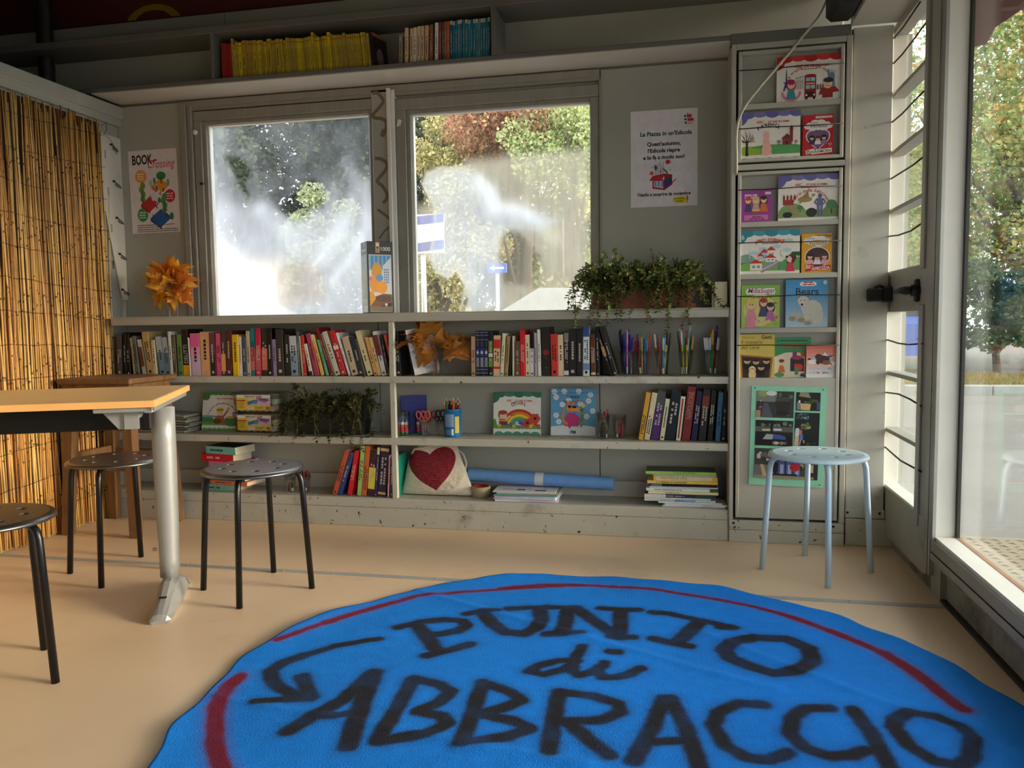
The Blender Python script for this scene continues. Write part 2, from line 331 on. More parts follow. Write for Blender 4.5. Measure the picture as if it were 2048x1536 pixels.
WIRES = [
    [[0.864, 3.738, 2.142], [0.864, 3.517, 2.136], [0.864, 3.296, 2.147]],
    [[0.864, 3.75, 2.042], [0.864, 3.534, 2.033], [0.864, 3.333, 2.039], [0.864, 3.194, 2.046]],
    [[0.864, 3.738, 1.802], [0.864, 3.514, 1.797], [0.864, 3.313, 1.804], [0.864, 3.186, 1.806]],
    [[0.864, 3.748, 1.569], [0.864, 3.52, 1.566], [0.864, 3.34, 1.564], [0.864, 3.179, 1.57]],
    [[0.864, 3.734, 1.335], [0.864, 3.526, 1.32], [0.864, 3.343, 1.318], [0.864, 3.176, 1.333]],
    [[0.864, 3.723, 0.897], [0.864, 3.484, 0.884], [0.864, 3.342, 0.883], [0.864, 3.164, 0.892]],
    [[0.864, 3.703, 0.667], [0.864, 3.466, 0.68], [0.864, 3.297, 0.675], [0.864, 3.152, 0.664]],
    [[0.864, 3.682, 0.435], [0.864, 3.55, 0.426], [0.864, 3.414, 0.418], [0.864, 3.136, 0.425]],
]
# ---------------------------------------------------------------- helpers
def lin(c):
    out = []
    for v in c[:3]:
        v = min(max(v / 255.0, 0), 1)
        out.append(v / 12.92 if v <= 0.04045 else ((v + 0.055) / 1.055) ** 2.4)
    return (out[0], out[1], out[2], 1.0)

def newmat(name):
    m = bpy.data.materials.new(name); m.use_nodes = True
    nt = m.node_tree; return m, nt, nt.nodes, nt.links, nt.nodes['Principled BSDF']

def mat(name, rgb, rough=0.6, metal=0.0, var=0.10, scale=8.0, bump=0.0, bscale=60.0, stretch=None, stain=None, chips=None, spec=0.5):
    """procedural principled material: base colour varied by noise, optional stains, chips and fine bump"""
    m, nt, N, L, b = newmat(name)
    c = lin(rgb)
    tc = N.new('ShaderNodeTexCoord'); mp = N.new('ShaderNodeMapping'); L.new(tc.outputs['Object'], mp.inputs[0])
    if stretch: mp.inputs['Scale'].default_value = stretch
    nz = N.new('ShaderNodeTexNoise'); nz.inputs['Scale'].default_value = scale; nz.inputs['Detail'].default_value = 5; L.new(mp.outputs[0], nz.inputs['Vector'])
    rp = N.new('ShaderNodeValToRGB'); L.new(nz.outputs[0], rp.inputs[0])
    rp.color_ramp.elements[0].position = 0.3; rp.color_ramp.elements[1].position = 0.7
    rp.color_ramp.elements[0].color = [max(0, v * (1 - var)) for v in c[:3]] + [1]
    rp.color_ramp.elements[1].color = [min(1, v * (1 + var)) for v in c[:3]] + [1]
    last = rp.outputs[0]
    for spec_ in (stain, chips):
        if not spec_: continue
        col, sc, lo, hi = spec_
        n2 = N.new('ShaderNodeTexNoise'); n2.inputs['Scale'].default_value = sc; n2.inputs['Detail'].default_value = 8; n2.inputs['Roughness'].default_value = 0.7
        L.new(tc.outputs['Object'], n2.inputs['Vector'])
        mr = N.new('ShaderNodeMapRange'); mr.inputs[1].default_value = lo; mr.inputs[2].default_value = hi; L.new(n2.outputs[0], mr.inputs[0])
        mx = N.new('ShaderNodeMix'); mx.data_type = 'RGBA'; L.new(mr.outputs[0], mx.inputs[0]); L.new(last, mx.inputs[6]); mx.inputs[7].default_value = lin(col)
        last = mx.outputs[2]
    L.new(last, b.inputs['Base Color'])
    b.inputs['Roughness'].default_value = rough; b.inputs['Metallic'].default_value = metal; b.inputs['Specular IOR Level'].default_value = spec
    if bump:
        n3 = N.new('ShaderNodeTexNoise'); n3.inputs['Scale'].default_value = bscale; n3.inputs['Detail'].default_value = 4; L.new(mp.outputs[0], n3.inputs['Vector'])
        bp = N.new('ShaderNodeBump'); bp.inputs['Strength'].default_value = bump; bp.inputs['Distance'].default_value = 0.01
        L.new(n3.outputs[0], bp.inputs['Height']); L.new(bp.outputs[0], b.inputs['Normal'])
    return m

def colmat(name, rough=0.5, var=0.08, scale=30, spec=0.4, bump=0.0, transl=0.0):
    """procedural material whose colour is the mesh's own Col attribute, lightly mottled"""
    m, nt, N, L, b = newmat(name)
    a = N.new('ShaderNodeAttribute'); a.attribute_name = 'Col'
    tc = N.new('ShaderNodeTexCoord'); nz = N.new('ShaderNodeTexNoise'); nz.inputs['Scale'].default_value = scale; nz.inputs['Detail'].default_value = 4
    L.new(tc.outputs['Object'], nz.inputs['Vector'])
    mr = N.new('ShaderNodeMapRange'); mr.inputs[1].default_value = 0.3; mr.inputs[2].default_value = 0.7; mr.inputs[3].default_value = 1 - var; mr.inputs[4].default_value = 1 + var
    L.new(nz.outputs[0], mr.inputs[0])
    vm = N.new('ShaderNodeVectorMath'); vm.operation = 'SCALE'; L.new(a.outputs['Color'], vm.inputs[0]); L.new(mr.outputs[0], vm.inputs['Scale'])
    L.new(vm.outputs[0], b.inputs['Base Color'])
    b.inputs['Roughness'].default_value = rough; b.inputs['Specular IOR Level'].default_value = spec
    if bump:
        bp = N.new('ShaderNodeBump'); bp.inputs['Strength'].default_value = bump; bp.inputs['Distance'].default_value = 0.01
        L.new(nz.outputs[0], bp.inputs['Height']); L.new(bp.outputs[0], b.inputs['Normal'])
    if transl:
        t = N.new('ShaderNodeBsdfTranslucent'); L.new(vm.outputs[0], t.inputs[0])
        ms = N.new('ShaderNodeMixShader'); ms.inputs[0].default_value = transl
        L.new(b.outputs[0], ms.inputs[1]); L.new(t.outputs[0], ms.inputs[2]); L.new(ms.outputs[0], N['Material Output'].inputs[0])
    return m

def glassmat(name, tint=(1, 1, 1), gloss=0.10, rough=0.03, dust=False, base=0.0):
    """thin clear pane: transparent + glossy reflection; with dust=True a film of grime (Dust attribute) on it"""
    m, nt, N, L, b = newmat(name); N.remove(b)
    out = N['Material Output']
    tr = N.new('ShaderNodeBsdfTransparent'); tr.inputs[0].default_value = (*tint, 1)
    gl = N.new('ShaderNodeBsdfGlossy'); gl.inputs['Roughness'].default_value = rough
    lw = N.new('ShaderNodeLayerWeight'); lw.inputs[0].default_value = 0.25
    mr = N.new('ShaderNodeMapRange'); mr.inputs[3].default_value = gloss * 0.3; mr.inputs[4].default_value = min(1, gloss * 4)
    L.new(lw.outputs['Fresnel'], mr.inputs[0])
    mx = N.new('ShaderNodeMixShader'); L.new(mr.outputs[0], mx.inputs[0]); L.new(tr.outputs[0], mx.inputs[1]); L.new(gl.outputs[0], mx.inputs[2])
    last = mx.outputs[0]
    if dust:
        a = N.new('ShaderNodeAttribute'); a.attribute_name = 'Dust'
        ac = N.new('ShaderNodeAttribute'); ac.attribute_name = 'Col'
        tc = N.new('ShaderNodeTexCoord'); mp = N.new('ShaderNodeMapping'); mp.inputs['Rotation'].default_value = (0, 0.5, 0); mp.inputs['Scale'].default_value = (7, 1, 2.6); L.new(tc.outputs['Object'], mp.inputs[0])
        nz = N.new('ShaderNodeTexNoise'); nz.inputs['Scale'].default_value = 2.0; nz.inputs['Detail'].default_value = 7; nz.inputs['Distortion'].default_value = 1.2; L.new(mp.outputs[0], nz.inputs['Vector'])
        r2 = N.new('ShaderNodeMapRange'); r2.inputs[1].default_value = 0.25; r2.inputs[2].default_value = 0.75; r2.inputs[3].default_value = 0.88; r2.inputs[4].default_value = 1.1; L.new(nz.outputs[0], r2.inputs[0])
        n5 = N.new('ShaderNodeTexNoise'); n5.inputs['Scale'].default_value = 420; L.new(tc.outputs['Object'], n5.inputs['Vector'])
        r5 = N.new('ShaderNodeMapRange'); r5.inputs[1].default_value = 0.66; r5.inputs[2].default_value = 0.75; r5.inputs[3].default_value = 0.0; r5.inputs[4].default_value = 0.35; L.new(n5.outputs[0], r5.inputs[0])
        mu = N.new('ShaderNodeMath'); mu.operation = 'MULTIPLY'; L.new(a.outputs['Fac'], mu.inputs[0]); L.new(r2.outputs[0], mu.inputs[1])
        sp = N.new('ShaderNodeMath'); sp.operation = 'MULTIPLY'; L.new(r5.outputs[0], sp.inputs[0]); L.new(a.outputs['Fac'], sp.inputs[1])
        ad = N.new('ShaderNodeMath'); ad.operation = 'ADD'; ad.use_clamp = True; L.new(mu.outputs[0], ad.inputs[0]); L.new(sp.outputs[0], ad.inputs[1])
        t = N.new('ShaderNodeBsdfTranslucent'); L.new(ac.outputs['Color'], t.inputs[0])
        d = N.new('ShaderNodeBsdfDiffuse'); L.new(ac.outputs['Color'], d.inputs[0])
        m1 = N.new('ShaderNodeMixShader'); m1.inputs[0].default_value = 0.22; L.new(t.outputs[0], m1.inputs[1]); L.new(d.outputs[0], m1.inputs[2])
        m2 = N.new('ShaderNodeMixShader'); L.new(ad.outputs[0], m2.inputs[0]); L.new(last, m2.inputs[1]); L.new(m1.outputs[0], m2.inputs[2])
        last = m2.outputs[0]
    L.new(last, out.inputs[0])
    return m

class MB:
    """collects geometry; faces carry an sRGB colour for the Col attribute"""
    def __init__(s): s.v = []; s.f = []; s.c = []; s.sm = []
    def add(s, vs, fs, col=(200, 200, 200), smooth=False):
        o = len(s.v); s.v += [tuple(p) for p in vs]
        for f in fs: s.f.append(tuple(i + o for i in f)); s.c.append(col); s.sm.append(smooth)
        return s
    def box(s, x0, x1, y0, y1, z0, z1, col=(200, 200, 200), ch=0.0):
        if ch <= 0:
            v = [(x, y, z) for z in (z0, z1) for y in (y0, y1) for x in (x0, x1)]
            return s.add(v, [(0, 2, 3, 1), (4, 5, 7, 6), (0, 1, 5, 4), (2, 6, 7, 3), (0, 4, 6, 2), (1, 3, 7, 5)], col)
        a = ch
        def ring(z, i): return [(x0 + i, y0, z), (x1 - i, y0, z), (x1, y0 + i, z), (x1, y1 - i, z), (x1 - i, y1, z), (x0 + i, y1, z), (x0, y1 - i, z), (x0, y0 + i, z)]
        def inr(z): return [(x0 + a, y0 + a, z)] * 0 + [(x0 + a, y0 + a * .999, z), (x1 - a, y0 + a * .999, z), (x1 - a * .999, y0 + a, z), (x1 - a * .999, y1 - a, z), (x1 - a, y1 - a * .999, z), (x0 + a, y1 - a * .999, z), (x0 + a * .999, y1 - a, z), (x0 + a * .999, y0 + a, z)]
        v = inr(z0) + ring(z0 + a, a) + ring(z1 - a, a) + inr(z1)
        fs = [tuple(range(7, -1, -1)), tuple(range(24, 32))]
        for k in range(3):
            for i in range(8):
                j = (i + 1) % 8; fs.append((k * 8 + i, k * 8 + j, (k + 1) * 8 + j, (k + 1) * 8 + i))
        return s.add(v, fs, col)
    def tube(s, pts, r, n=8, col=(200, 200, 200), caps=True):
        pts = [Vector(p) for p in pts]; rs = r if isinstance(r, (list, tuple)) else [r] * len(pts)
        vs = []; up = None
        for i, p in enumerate(pts):
            d = (pts[min(i + 1, len(pts) - 1)] - pts[max(i - 1, 0)]).normalized()
            if up is None: up = Vector((0, 0, 1)) if abs(d.z) < 0.9 else Vector((1, 0, 0))
            a = d.cross(up).normalized(); b = a.cross(d).normalized(); up = b
            for k in range(n):
                t = 2 * pi * k / n; q = p + (a * cos(t) + b * sin(t)) * rs[i]; vs.append(q)
        fs = []
        for i in range(len(pts) - 1):
            for k in range(n):
                j = (k + 1) % n; fs.append((i * n + k, i * n + j, (i + 1) * n + j, (i + 1) * n + k))
        s.add(vs, fs, col, True)
        if caps:
            o = len(s.v) - len(vs); m_ = len(pts) - 1
            s.f.append(tuple(o + k for k in range(n - 1, -1, -1))); s.c.append(col); s.sm.append(False)
            s.f.append(tuple(o + m_ * n + k for k in range(n))); s.c.append(col); s.sm.append(False)
        return s
    def lathe(s, prof, n=24, cx=0, cy=0, col=(200, 200, 200), smooth=True):
        vs = []; fs = []
        for (r, z) in prof:
            for k in range(n): t = 2 * pi * k / n; vs.append((cx + max(r, 1e-5) * cos(t), cy + max(r, 1e-5) * sin(t), z))
        for i in range(len(prof) - 1):
            for k in range(n):
                j = (k + 1) % n; fs.append((i * n + k, i * n + j, (i + 1) * n + j, (i + 1) * n + k))
        return s.add(vs, fs, col, smooth)
    def prism(s, poly, axis, a, b, col=(200, 200, 200)):
        """extrude a 2D polygon along an axis: axis 'x' -> (y,z), 'y' -> (x,z), 'z' -> (x,y)"""
        def P(p, t): return {'x': (t, p[0], p[1]), 'y': (p[0], t, p[1]), 'z': (p[0], p[1], t)}[axis]
        n = len(poly); vs = [P(p, a) for p in poly] + [P(p, b) for p in poly]
        fs = [tuple(range(n)), tuple(range(2 * n - 1, n - 1, -1))] + [(i, i + n, (i + 1) % n + n, (i + 1) % n) for i in range(n)]
        return s.add(vs, fs, col)
    def xf(s, M, start=0):
        for i in range(start, len(s.v)): s.v[i] = tuple(M @ Vector(s.v[i]))
        return s
    def mesh(s, name, m, fix=True):
        me = bpy.data.meshes.new(name); me.from_pydata(s.v, [], s.f)
        at = me.color_attributes.new('Col', 'FLOAT_COLOR', 'CORNER')
        cs = {}; arr = np.empty((len(me.loops), 4), np.float32); k = 0
        for f, c in zip(s.f, s.c):
            c = tuple(c)
            if c not in cs: cs[c] = lin(c)
            n = len(f); arr[k:k + n] = cs[c]; k += n
        at.data.foreach_set('color', arr.ravel())
        me.polygons.foreach_set('use_smooth', s.sm)
        me.materials.append(m)
        if fix:
            bm = bmesh.new(); bm.from_mesh(me); bmesh.ops.recalc_face_normals(bm, faces=bm.faces); bm.to_mesh(me); bm.free()
        me.update(); return me
    def build(s, name, m, parent=None, loc=None, rot=None, fix=True, label=None):
        o = bpy.data.objects.new(name, s.mesh(name, m, fix)); COL.objects.link(o)
        if parent is not None: o.parent = parent
        if loc is not None: o.location = loc
        if rot is not None: o.rotation_euler = rot
        if label: o['label'] = label
        return o

def tag(o, label, cat, group=None):
    o['label'] = label; o['category'] = cat
    if group: o['group'] = group
    return o
def thing(name, label, cat, loc=(0, 0, 0), rotz=0.0, group=None):
    o = bpy.data.objects.new(name, None); o.empty_display_size = 0.05; COL.objects.link(o)
    o.location = loc; o.rotation_euler = (0, 0, rotz); return tag(o, label, cat, group)
def struct(o): o['kind'] = 'structure'; return o
def box(name, m, x0, x1, y0, y1, z0, z1, parent=None, ch=0.0, label=None): return MB().box(x0, x1, y0, y1, z0, z1, ch=ch).build(name, m, parent, label=label)

ORD = 'first second third fourth fifth sixth seventh eighth ninth tenth eleventh twelfth thirteenth fourteenth fifteenth sixteenth seventeenth eighteenth nineteenth twentieth'.split()
TENS = {2: 'twenty', 3: 'thirty', 4: 'forty', 5: 'fifty', 6: 'sixty'}
def ordinal(n):
    if n <= 20: return ORD[n - 1]
    t, u = divmod(n, 10)
    return TENS[t] + '-' + ORD[u - 1] if u else TENS[t][:-1] + 'ieth'
def cname(c):
    r, g, b = c; mx, mn = max(c), min(c); v = mx; s = 0 if mx == 0 else (mx - mn) / mx
    if v < 48: return 'black'
    if s < 0.13: return 'white' if v > 185 else 'pale grey' if v > 140 else 'grey' if v > 90 else 'dark grey'
    import colorsys
    h = colorsys.rgb_to_hsv(r / 255, g / 255, b / 255)[0] * 360
    if (h < 14 or h >= 340): return ('dark red' if v < 130 else 'red') if s > 0.55 else ('maroon' if v < 110 else 'pink')
    if h < 45:
        if v < 95: return 'dark brown'
        if v < 145: return 'brown' if s > .3 else 'taupe'
        return 'orange' if s > 0.55 else ('tan' if s > 0.28 else 'cream')
    if h < 70: return ('yellow' if s > 0.55 else 'cream' if v > 160 else 'olive')
    if h < 160: return 'green' if v > 70 else 'dark green'
    if h < 200: return 'teal' if s > 0.4 else 'blue-grey'
    if h < 255: return ('navy' if v < 110 else 'blue') if s > 0.3 else ('pale blue' if v > 120 else 'slate')
    return ('dark purple' if v < 110 else 'lavender' if s < .35 else 'purple') if h < 300 else ('magenta' if v < 190 else 'pink')

# ---------------------------------------------------------------- flat print (covers, posters, lettering)
_TX = {}
def text_mesh(txt, bold=0.0, shear=0.0):
    k = (txt, bold, shear)
    if k in _TX: return _TX[k]
    cu = bpy.data.curves.new('t', 'FONT'); cu.body = txt; cu.size = 1.0; cu.offset = bold; cu.shear = shear; cu.fill_mode = 'FRONT'; cu.resolution_u = 3
    ob = bpy.data.objects.new('t', cu); COL.objects.link(ob)
    dg = bpy.context.evaluated_depsgraph_get(); me = ob.evaluated_get(dg).to_mesh()
    v = np.array([q.co[:2] for q in me.vertices]) if len(me.vertices) else np.zeros((1, 2)); f = [tuple(p.vertices) for p in me.polygons]
    ob.evaluated_get(dg).to_mesh_clear(); bpy.data.objects.remove(ob); bpy.data.curves.remove(cu)
    x0, x1 = v[:, 0].min(), v[:, 0].max(); v = v - np.array([x0, 0]); _TX[k] = (v, f, x1 - x0); return _TX[k]

class Art:
    """2D drawing with stacked layers, in units where the sheet is 100 wide and H high"""
    def __init__(s, w, h): s.w = w; s.h = h; s.H = 100.0 * h / w; s.k = w / 100.0; s.mb = MB(); s.n = 0
    def put(s, pts, fs, col):
        s.n += 1; off = -0.00025 - 0.00003 * s.n
        if any(x < 0 or x > 100 or y < 0 or y > s.H for x, y in pts):      # trim the drawing to the sheet
            np_, nf = [], []
            for f in fs:
                q = [pts[i] for i in f]
                for ax, lim, sg in ((0, 0.0, 1), (0, 100.0, -1), (1, 0.0, 1), (1, s.H, -1)):
                    r = []
                    for a, b in zip(q, q[1:] + q[:1]):
                        da, db = (a[ax] - lim) * sg, (b[ax] - lim) * sg
                        if da >= 0: r.append(a)
                        if (da >= 0) != (db >= 0): t = da / (da - db); r.append((a[0] + (b[0] - a[0]) * t, a[1] + (b[1] - a[1]) * t))
                    q = r
                    if not q: break
                if len(q) > 2: o = len(np_); np_ += q; nf.append(tuple(range(o, o + len(q))))
            pts, fs = np_, nf
        s.mb.add([(x * s.k, off, y * s.k) for x, y in pts], fs, col); return s
    def poly(s, pts, col): return s.put(pts, [tuple(range(len(pts)))], col)
    def rect(s, x0, y0, x1, y1, col): return s.poly([(x0, y0), (x1, y0), (x1, y1), (x0, y1)], col)
    def ell(s, cx, cy, rx, ry, col, n=18, a0=0, a1=360):
        p = [(cx + rx * cos(radians(a0 + (a1 - a0) * i / n)), cy + ry * sin(radians(a0 + (a1 - a0) * i / n))) for i in range(n + (0 if a1 - a0 == 360 else 1))]
        return s.poly(p, col)
    def band(s, cx, cy, r0, r1, col, a0=0, a1=180, n=18, ky=1.0):
        p = []
        for i in range(n + 1):
            t = radians(a0 + (a1 - a0) * i / n); p += [(cx + r0 * cos(t), cy + ky * r0 * sin(t)), (cx + r1 * cos(t), cy + ky * r1 * sin(t))]
        return s.put(p, [(2 * i, 2 * i + 1, 2 * i + 3, 2 * i + 2) for i in range(n)], col)
    def line(s, pts, w, col):
        vs = []; fs = []
        for i, (x, y) in enumerate(pts):
            a = pts[max(i - 1, 0)]; b = pts[min(i + 1, len(pts) - 1)]; dx, dy = b[0] - a[0], b[1] - a[1]; l = math.hypot(dx, dy) or 1
            vs += [(x - dy / l * w / 2, y + dx / l * w / 2), (x + dy / l * w / 2, y - dx / l * w / 2)]
            if i: fs.append((2 * i - 2, 2 * i - 1, 2 * i + 1, 2 * i))
        return s.put(vs, fs, col)
    def text(s, txt, x, y, h, col, al='c', rot=0.0, bold=0.0, shear=0.0, maxw=None, arc=None):
        """cap height h; arc=(cx,cy,r): letters run along a circle, centred at its top"""
        size = h / 0.72
        if arc:
            cx, cy, r = arc; ws = [text_mesh(ch, bold, shear)[2] * size + 0.09 * size if ch != ' ' else 0.28 * size for ch in txt]
            tot = sum(ws); a = pi / 2 + tot / r / 2; pts = []; fs = []
            for ch, w_ in zip(txt, ws):
                am = a - w_ / r / 2; a -= w_ / r
                if ch == ' ': continue
                v, f, tw = text_mesh(ch, bold, shear); R = Matrix.Rotation(am - pi / 2, 2); o = len(pts)
                for q in v:
                    d = R @ Vector(((q[0] - tw / 2) * size, q[1] * size)); pts.append((cx + r * cos(am) + d.x, cy + r * sin(am) + d.y))
                fs += [tuple(i + o for i in t) for t in f]
            return s.put(pts, fs, col)
        v, f, tw = text_mesh(txt, bold, shear); kx = size
        if maxw and tw * size > maxw: kx = maxw / tw
        ox = {'l': 0, 'c': -tw * kx / 2, 'r': -tw * kx}[al]; R = Matrix.Rotation(rot, 2); pts = []
        for q in v:
            d = R @ Vector((q[0] * kx + ox, q[1] * size)); pts.append((x + d.x, y + d.y))
        return s.put(pts, f, col)
    def lines(s, x0, x1, y, n, dy, h, col, ragged=0.25, seed=1):
        """unreadably small print: rows of short dashes"""
        rr = random.Random(seed); pts = []; fs = []
        for i in range(n):
            x = x0; xe = x1 - (x1 - x0) * ragged * rr.random()
            while x < xe:
                w_ = rr.uniform(1.2, 4.0) * h; w_ = min(w_, xe - x); o = len(pts)
                pts += [(x, y - i * dy), (x + w_, y - i * dy), (x + w_, y - i * dy + h), (x, y - i * dy + h)]; fs.append((o, o + 1, o + 2, o + 3)); x += w_ + 0.5 * h
        return s.put(pts, fs, col)
    def build(s, name, parent, m=None, loc=(0, 0, 0), rot=None):
        return s.mb.build(name, m or M['print'], parent, loc, rot, fix=False)
# ---------------------------------------------------------------- materials
M = {}
M['paint'] = mat('worn_grey_paint', (182, 179, 167), 0.45, var=0.06, scale=3, stain=((140, 130, 110), 6, 0.62, 0.85), chips=((45, 35, 28), 40, 0.672, 0.69), bump=0.04, bscale=25)
M['paint_clean'] = mat('grey_panel_paint', (168, 168, 157), 0.38, var=0.05, scale=2.5, stain=((150, 146, 130), 3, 0.55, 0.9), bump=0.02, bscale=12)
M['paint_worn'] = mat('chipped_grey_paint', (192, 189, 175), 0.5, var=0.07, scale=4, stain=((120, 112, 95), 5, 0.56, 0.8), chips=((40, 28, 22), 26, 0.615, 0.635), bump=0.08, bscale=30)
M['enamel'] = mat('glossy_white_enamel', (205, 200, 190), 0.22, var=0.03, scale=2, spec=0.9)
M['upper'] = mat('shaded_shelf_paint', (112, 111, 106), 0.45, var=0.06, scale=3, chips=((50, 42, 36), 30, 0.72, 0.735))  # same grey paint as below, with the shade up there mixed into its colour
M['alu'] = mat('dull_aluminium', (170, 170, 165), 0.42, 0.6, var=0.06, scale=5, stain=((110, 105, 98), 9, 0.6, 0.85))
M['frame'] = mat('dirty_window_frame', (150, 147, 137), 0.42, 0.1, var=0.07, scale=6, stretch=(6, 6, 1), stain=((110, 100, 84), 9, 0.6, 0.85), chips=((50, 42, 36), 45, 0.72, 0.74))
M['door'] = mat('grey_metal_door', (165, 164, 155), 0.45, 0.1, var=0.06, scale=4, stain=((110, 104, 94), 5, 0.6, 0.85))
M['white_reveal'] = mat('white_reveal_paint', (228, 225, 216), 0.5, var=0.03)
M['dark_gap'] = mat('dark_gap', (18, 16, 14), 0.9, var=0.2)
M['rust'] = mat('rusted_panel', (140, 138, 130), 0.6, 0.1, var=0.1, scale=5, stain=((70, 55, 42), 4, 0.45, 0.7), chips=((120, 62, 26), 7, 0.60, 0.72), bump=0.1, bscale=30)
M['rubber'] = mat('black_rubber', (24, 23, 22), 0.55, var=0.2)
M['lino'] = mat('beige_linoleum', (234, 203, 167), 0.36, var=0.05, scale=1.7, stain=((190, 158, 124), 2.2, 0.55, 0.95), chips=((150, 118, 86), 60, 0.715, 0.75), bump=0.02, bscale=90)
M['ceiling'] = mat('dark_ceiling', (48, 46, 43), 0.7, var=0.1)
M['banner'] = mat('dark_red_banner', (78, 26, 22), 0.7, var=0.12, scale=3)
M['print'] = colmat('printed_ink', 0.38, 0.04, 40, 0.35)
M['paper'] = colmat('coloured_paper', 0.6, 0.06, 25, 0.3)
M['cover'] = colmat('book_cover', 0.42, 0.10, 18, 0.4)
M['plastic'] = colmat('coloured_plastic', 0.30, 0.05, 20, 0.5)
M['leaf'] = colmat('plant_leaf', 0.42, 0.22, 25, 0.4, transl=0.25)
M['maple'] = colmat('dry_maple_leaf', 0.55, 0.16, 14, 0.3, transl=0.40)
M['crown'] = colmat('tree_leaf', 0.6, 0.25, 1.2, 0.25, transl=0.35)
M['bark'] = mat('bark', (82, 72, 62), 0.9, var=0.25, scale=6, stretch=(3, 3, 0.6), bump=0.3, bscale=10)
M['glass'] = glassmat('clear_glass', (0.96, 0.98, 0.97))
M['dusty'] = glassmat('dusty_glass', (0.95, 0.97, 0.97), dust=True)
M['clear_plastic'] = glassmat('clear_plastic', (0.97, 0.975, 0.97), gloss=0.16, rough=0.12)
M['reed'] = colmat('dried_reed', 0.5, 0.20, 9, 0.4)
M['wire'] = mat('dark_wire', (52, 44, 38), 0.5, 0.5, var=0.2)
M['wood_dark'] = mat('old_varnished_wood', (118, 84, 54), 0.5, var=0.25, scale=5, stretch=(7, 7, 0.7), stain=((84, 56, 34), 6, 0.55, 0.8), bump=0.06, bscale=40)
M['wood_top'] = mat('beech_laminate', (232, 188, 130), 0.30, var=0.10, scale=4, stretch=(1, 9, 1))
M['wood_edge'] = mat('beech_edge', (232, 172, 104), 0.4, var=0.08, scale=4)
M['silver'] = mat('silver_lacquer', (156, 155, 153), 0.42, 0.35, var=0.05, scale=8, stain=((140, 138, 134), 9, 0.6, 0.8))
M['black_metal'] = mat('black_powder_coat', (13, 12, 12), 0.30, var=0.15, spec=0.4)
M['black_seat'] = mat('black_seat_coat', (26, 24, 24), 0.36, var=0.10, spec=0.75)
M['blue_metal'] = mat('pale_blue_coat', (190, 216, 234), 0.30, var=0.04, spec=0.55)
M['blue_seat'] = mat('pale_blue_seat', (206, 228, 240), 0.35, var=0.04)
M['terracotta'] = mat('terracotta_plastic', (150, 78, 55), 0.55, var=0.12, scale=6)
M['black_pot'] = mat('black_pot', (30, 29, 30), 0.45, var=0.15)
M['soil'] = mat('soil', (54, 42, 33), 0.95, var=0.3, scale=40, bump=0.3)
M['asphalt'] = mat('asphalt', (118, 113, 106), 0.9, var=0.14, scale=55, stain=((102, 97, 91), 0.8, 0.45, 0.7), bump=0.3, bscale=120)
M['kerb'] = mat('stone_kerb', (150, 148, 142), 0.85, var=0.12, scale=6, bump=0.2)
M['turf'] = mat('verge_soil', (112, 108, 66), 0.95, var=0.35, scale=5, stain=((150, 112, 70), 3, 0.5, 0.75), bump=0.4)
M['plate'] = mat('steel_tread_plate', (140, 124, 102), 0.5, 0.3, var=0.12, scale=10)
M['awning'] = mat('brown_awning_cloth', (138, 104, 100), 0.85, var=0.12, scale=4)
M['cable'] = mat('white_cable_sheath', (188, 184, 172), 0.45, var=0.05)
M['white_board'] = mat('white_board', (214, 208, 196), 0.5, var=0.04, stain=((185, 176, 160), 7, 0.6, 0.85))

b_ = M['black_seat'].node_tree.nodes['Principled BSDF']; b_.inputs['Coat Weight'].default_value = 1.0; b_.inputs['Coat Roughness'].default_value = 0.32; b_.inputs['Coat IOR'].default_value = 1.8

# ---------------------------------------------------------------- the setting
X_L, X_R, Y_B = -2.955, 0.87, 3.86
struct(box('floor', M['lino'], -5.0, 0.91, -2.2, 3.95, -0.15, 0.0))
t1 = struct(box('trim_1', mat('grey_floor_strip', (176, 174, 168), .5, .1, var=.06), -2.95, 0.885, 2.894, 2.924, 0.0, 0.0025))
for i in range(18):
    MB().lathe([(0.0045, 0.0025), (0.004, 0.0042), (0, 0.0046)], 8, -2.86 + i * 0.215, 2.909).build('screw', M['silver'], t1)
struct(box('ceiling', M['ceiling'], -5.0, 1.0, -2.2, 4.0, 2.86, 2.92))
struct(box('wall_left', M['paint_clean'], -3.0, X_L, -2.2, Y_B, 0.0, 2.10))
struct(MB().box(-3.0, -2.915, -2.2, 3.86, 2.098, 2.160, ch=0.004).box(-3.0, -2.93, -2.2, 3.86, 2.06, 2.098).build('trim_2', M['paint_clean']))
struct(box('wall_west', M['ceiling'], -5.0, -4.9, -2.2, 4.0, 0, 2.86))
struct(MB().box(-5.0, 0.95, -2.3, -2.2, 0, 2.92).build('wall_front', M['paint_clean']))
wb = struct(MB().box(-5.0, 0.21, 3.885, 3.92, 0.0, 1.035).box(-5.0, -2.51, 3.885, 3.92, 1.035, 2.86).box(-0.385, 0.21, 3.885, 3.92, 1.035, 2.86)
            .box(-2.51, -0.385, 3.885, 3.92, 2.095, 2.86).box(0.21, 0.95, 3.72, 3.92, 0, 2.17).box(0.21, 0.95, 3.885, 3.92, 2.17, 2.86).build('wall_back', M['paint_clean']))
for (x0, x1, z0, z1) in [(-2.954, -1.507, 0.0, 1.0), (-1.503, -0.382, 0.0, 1.0), (-0.378, 0.212, 0.0, 1.0), (-2.954, -2.57, 1.04, 2.165), (-0.368, 0.212, 1.04, 2.165), (-4.85, -2.3, 2.2, 2.62), (-2.297, -0.83, 2.2, 2.62), (-0.827, 0.7, 2.2, 2.62)]:
    box('panel', M['paint_clean'], x0, x1, Y_B, 3.884, z0, z1, wb, ch=0.0015)
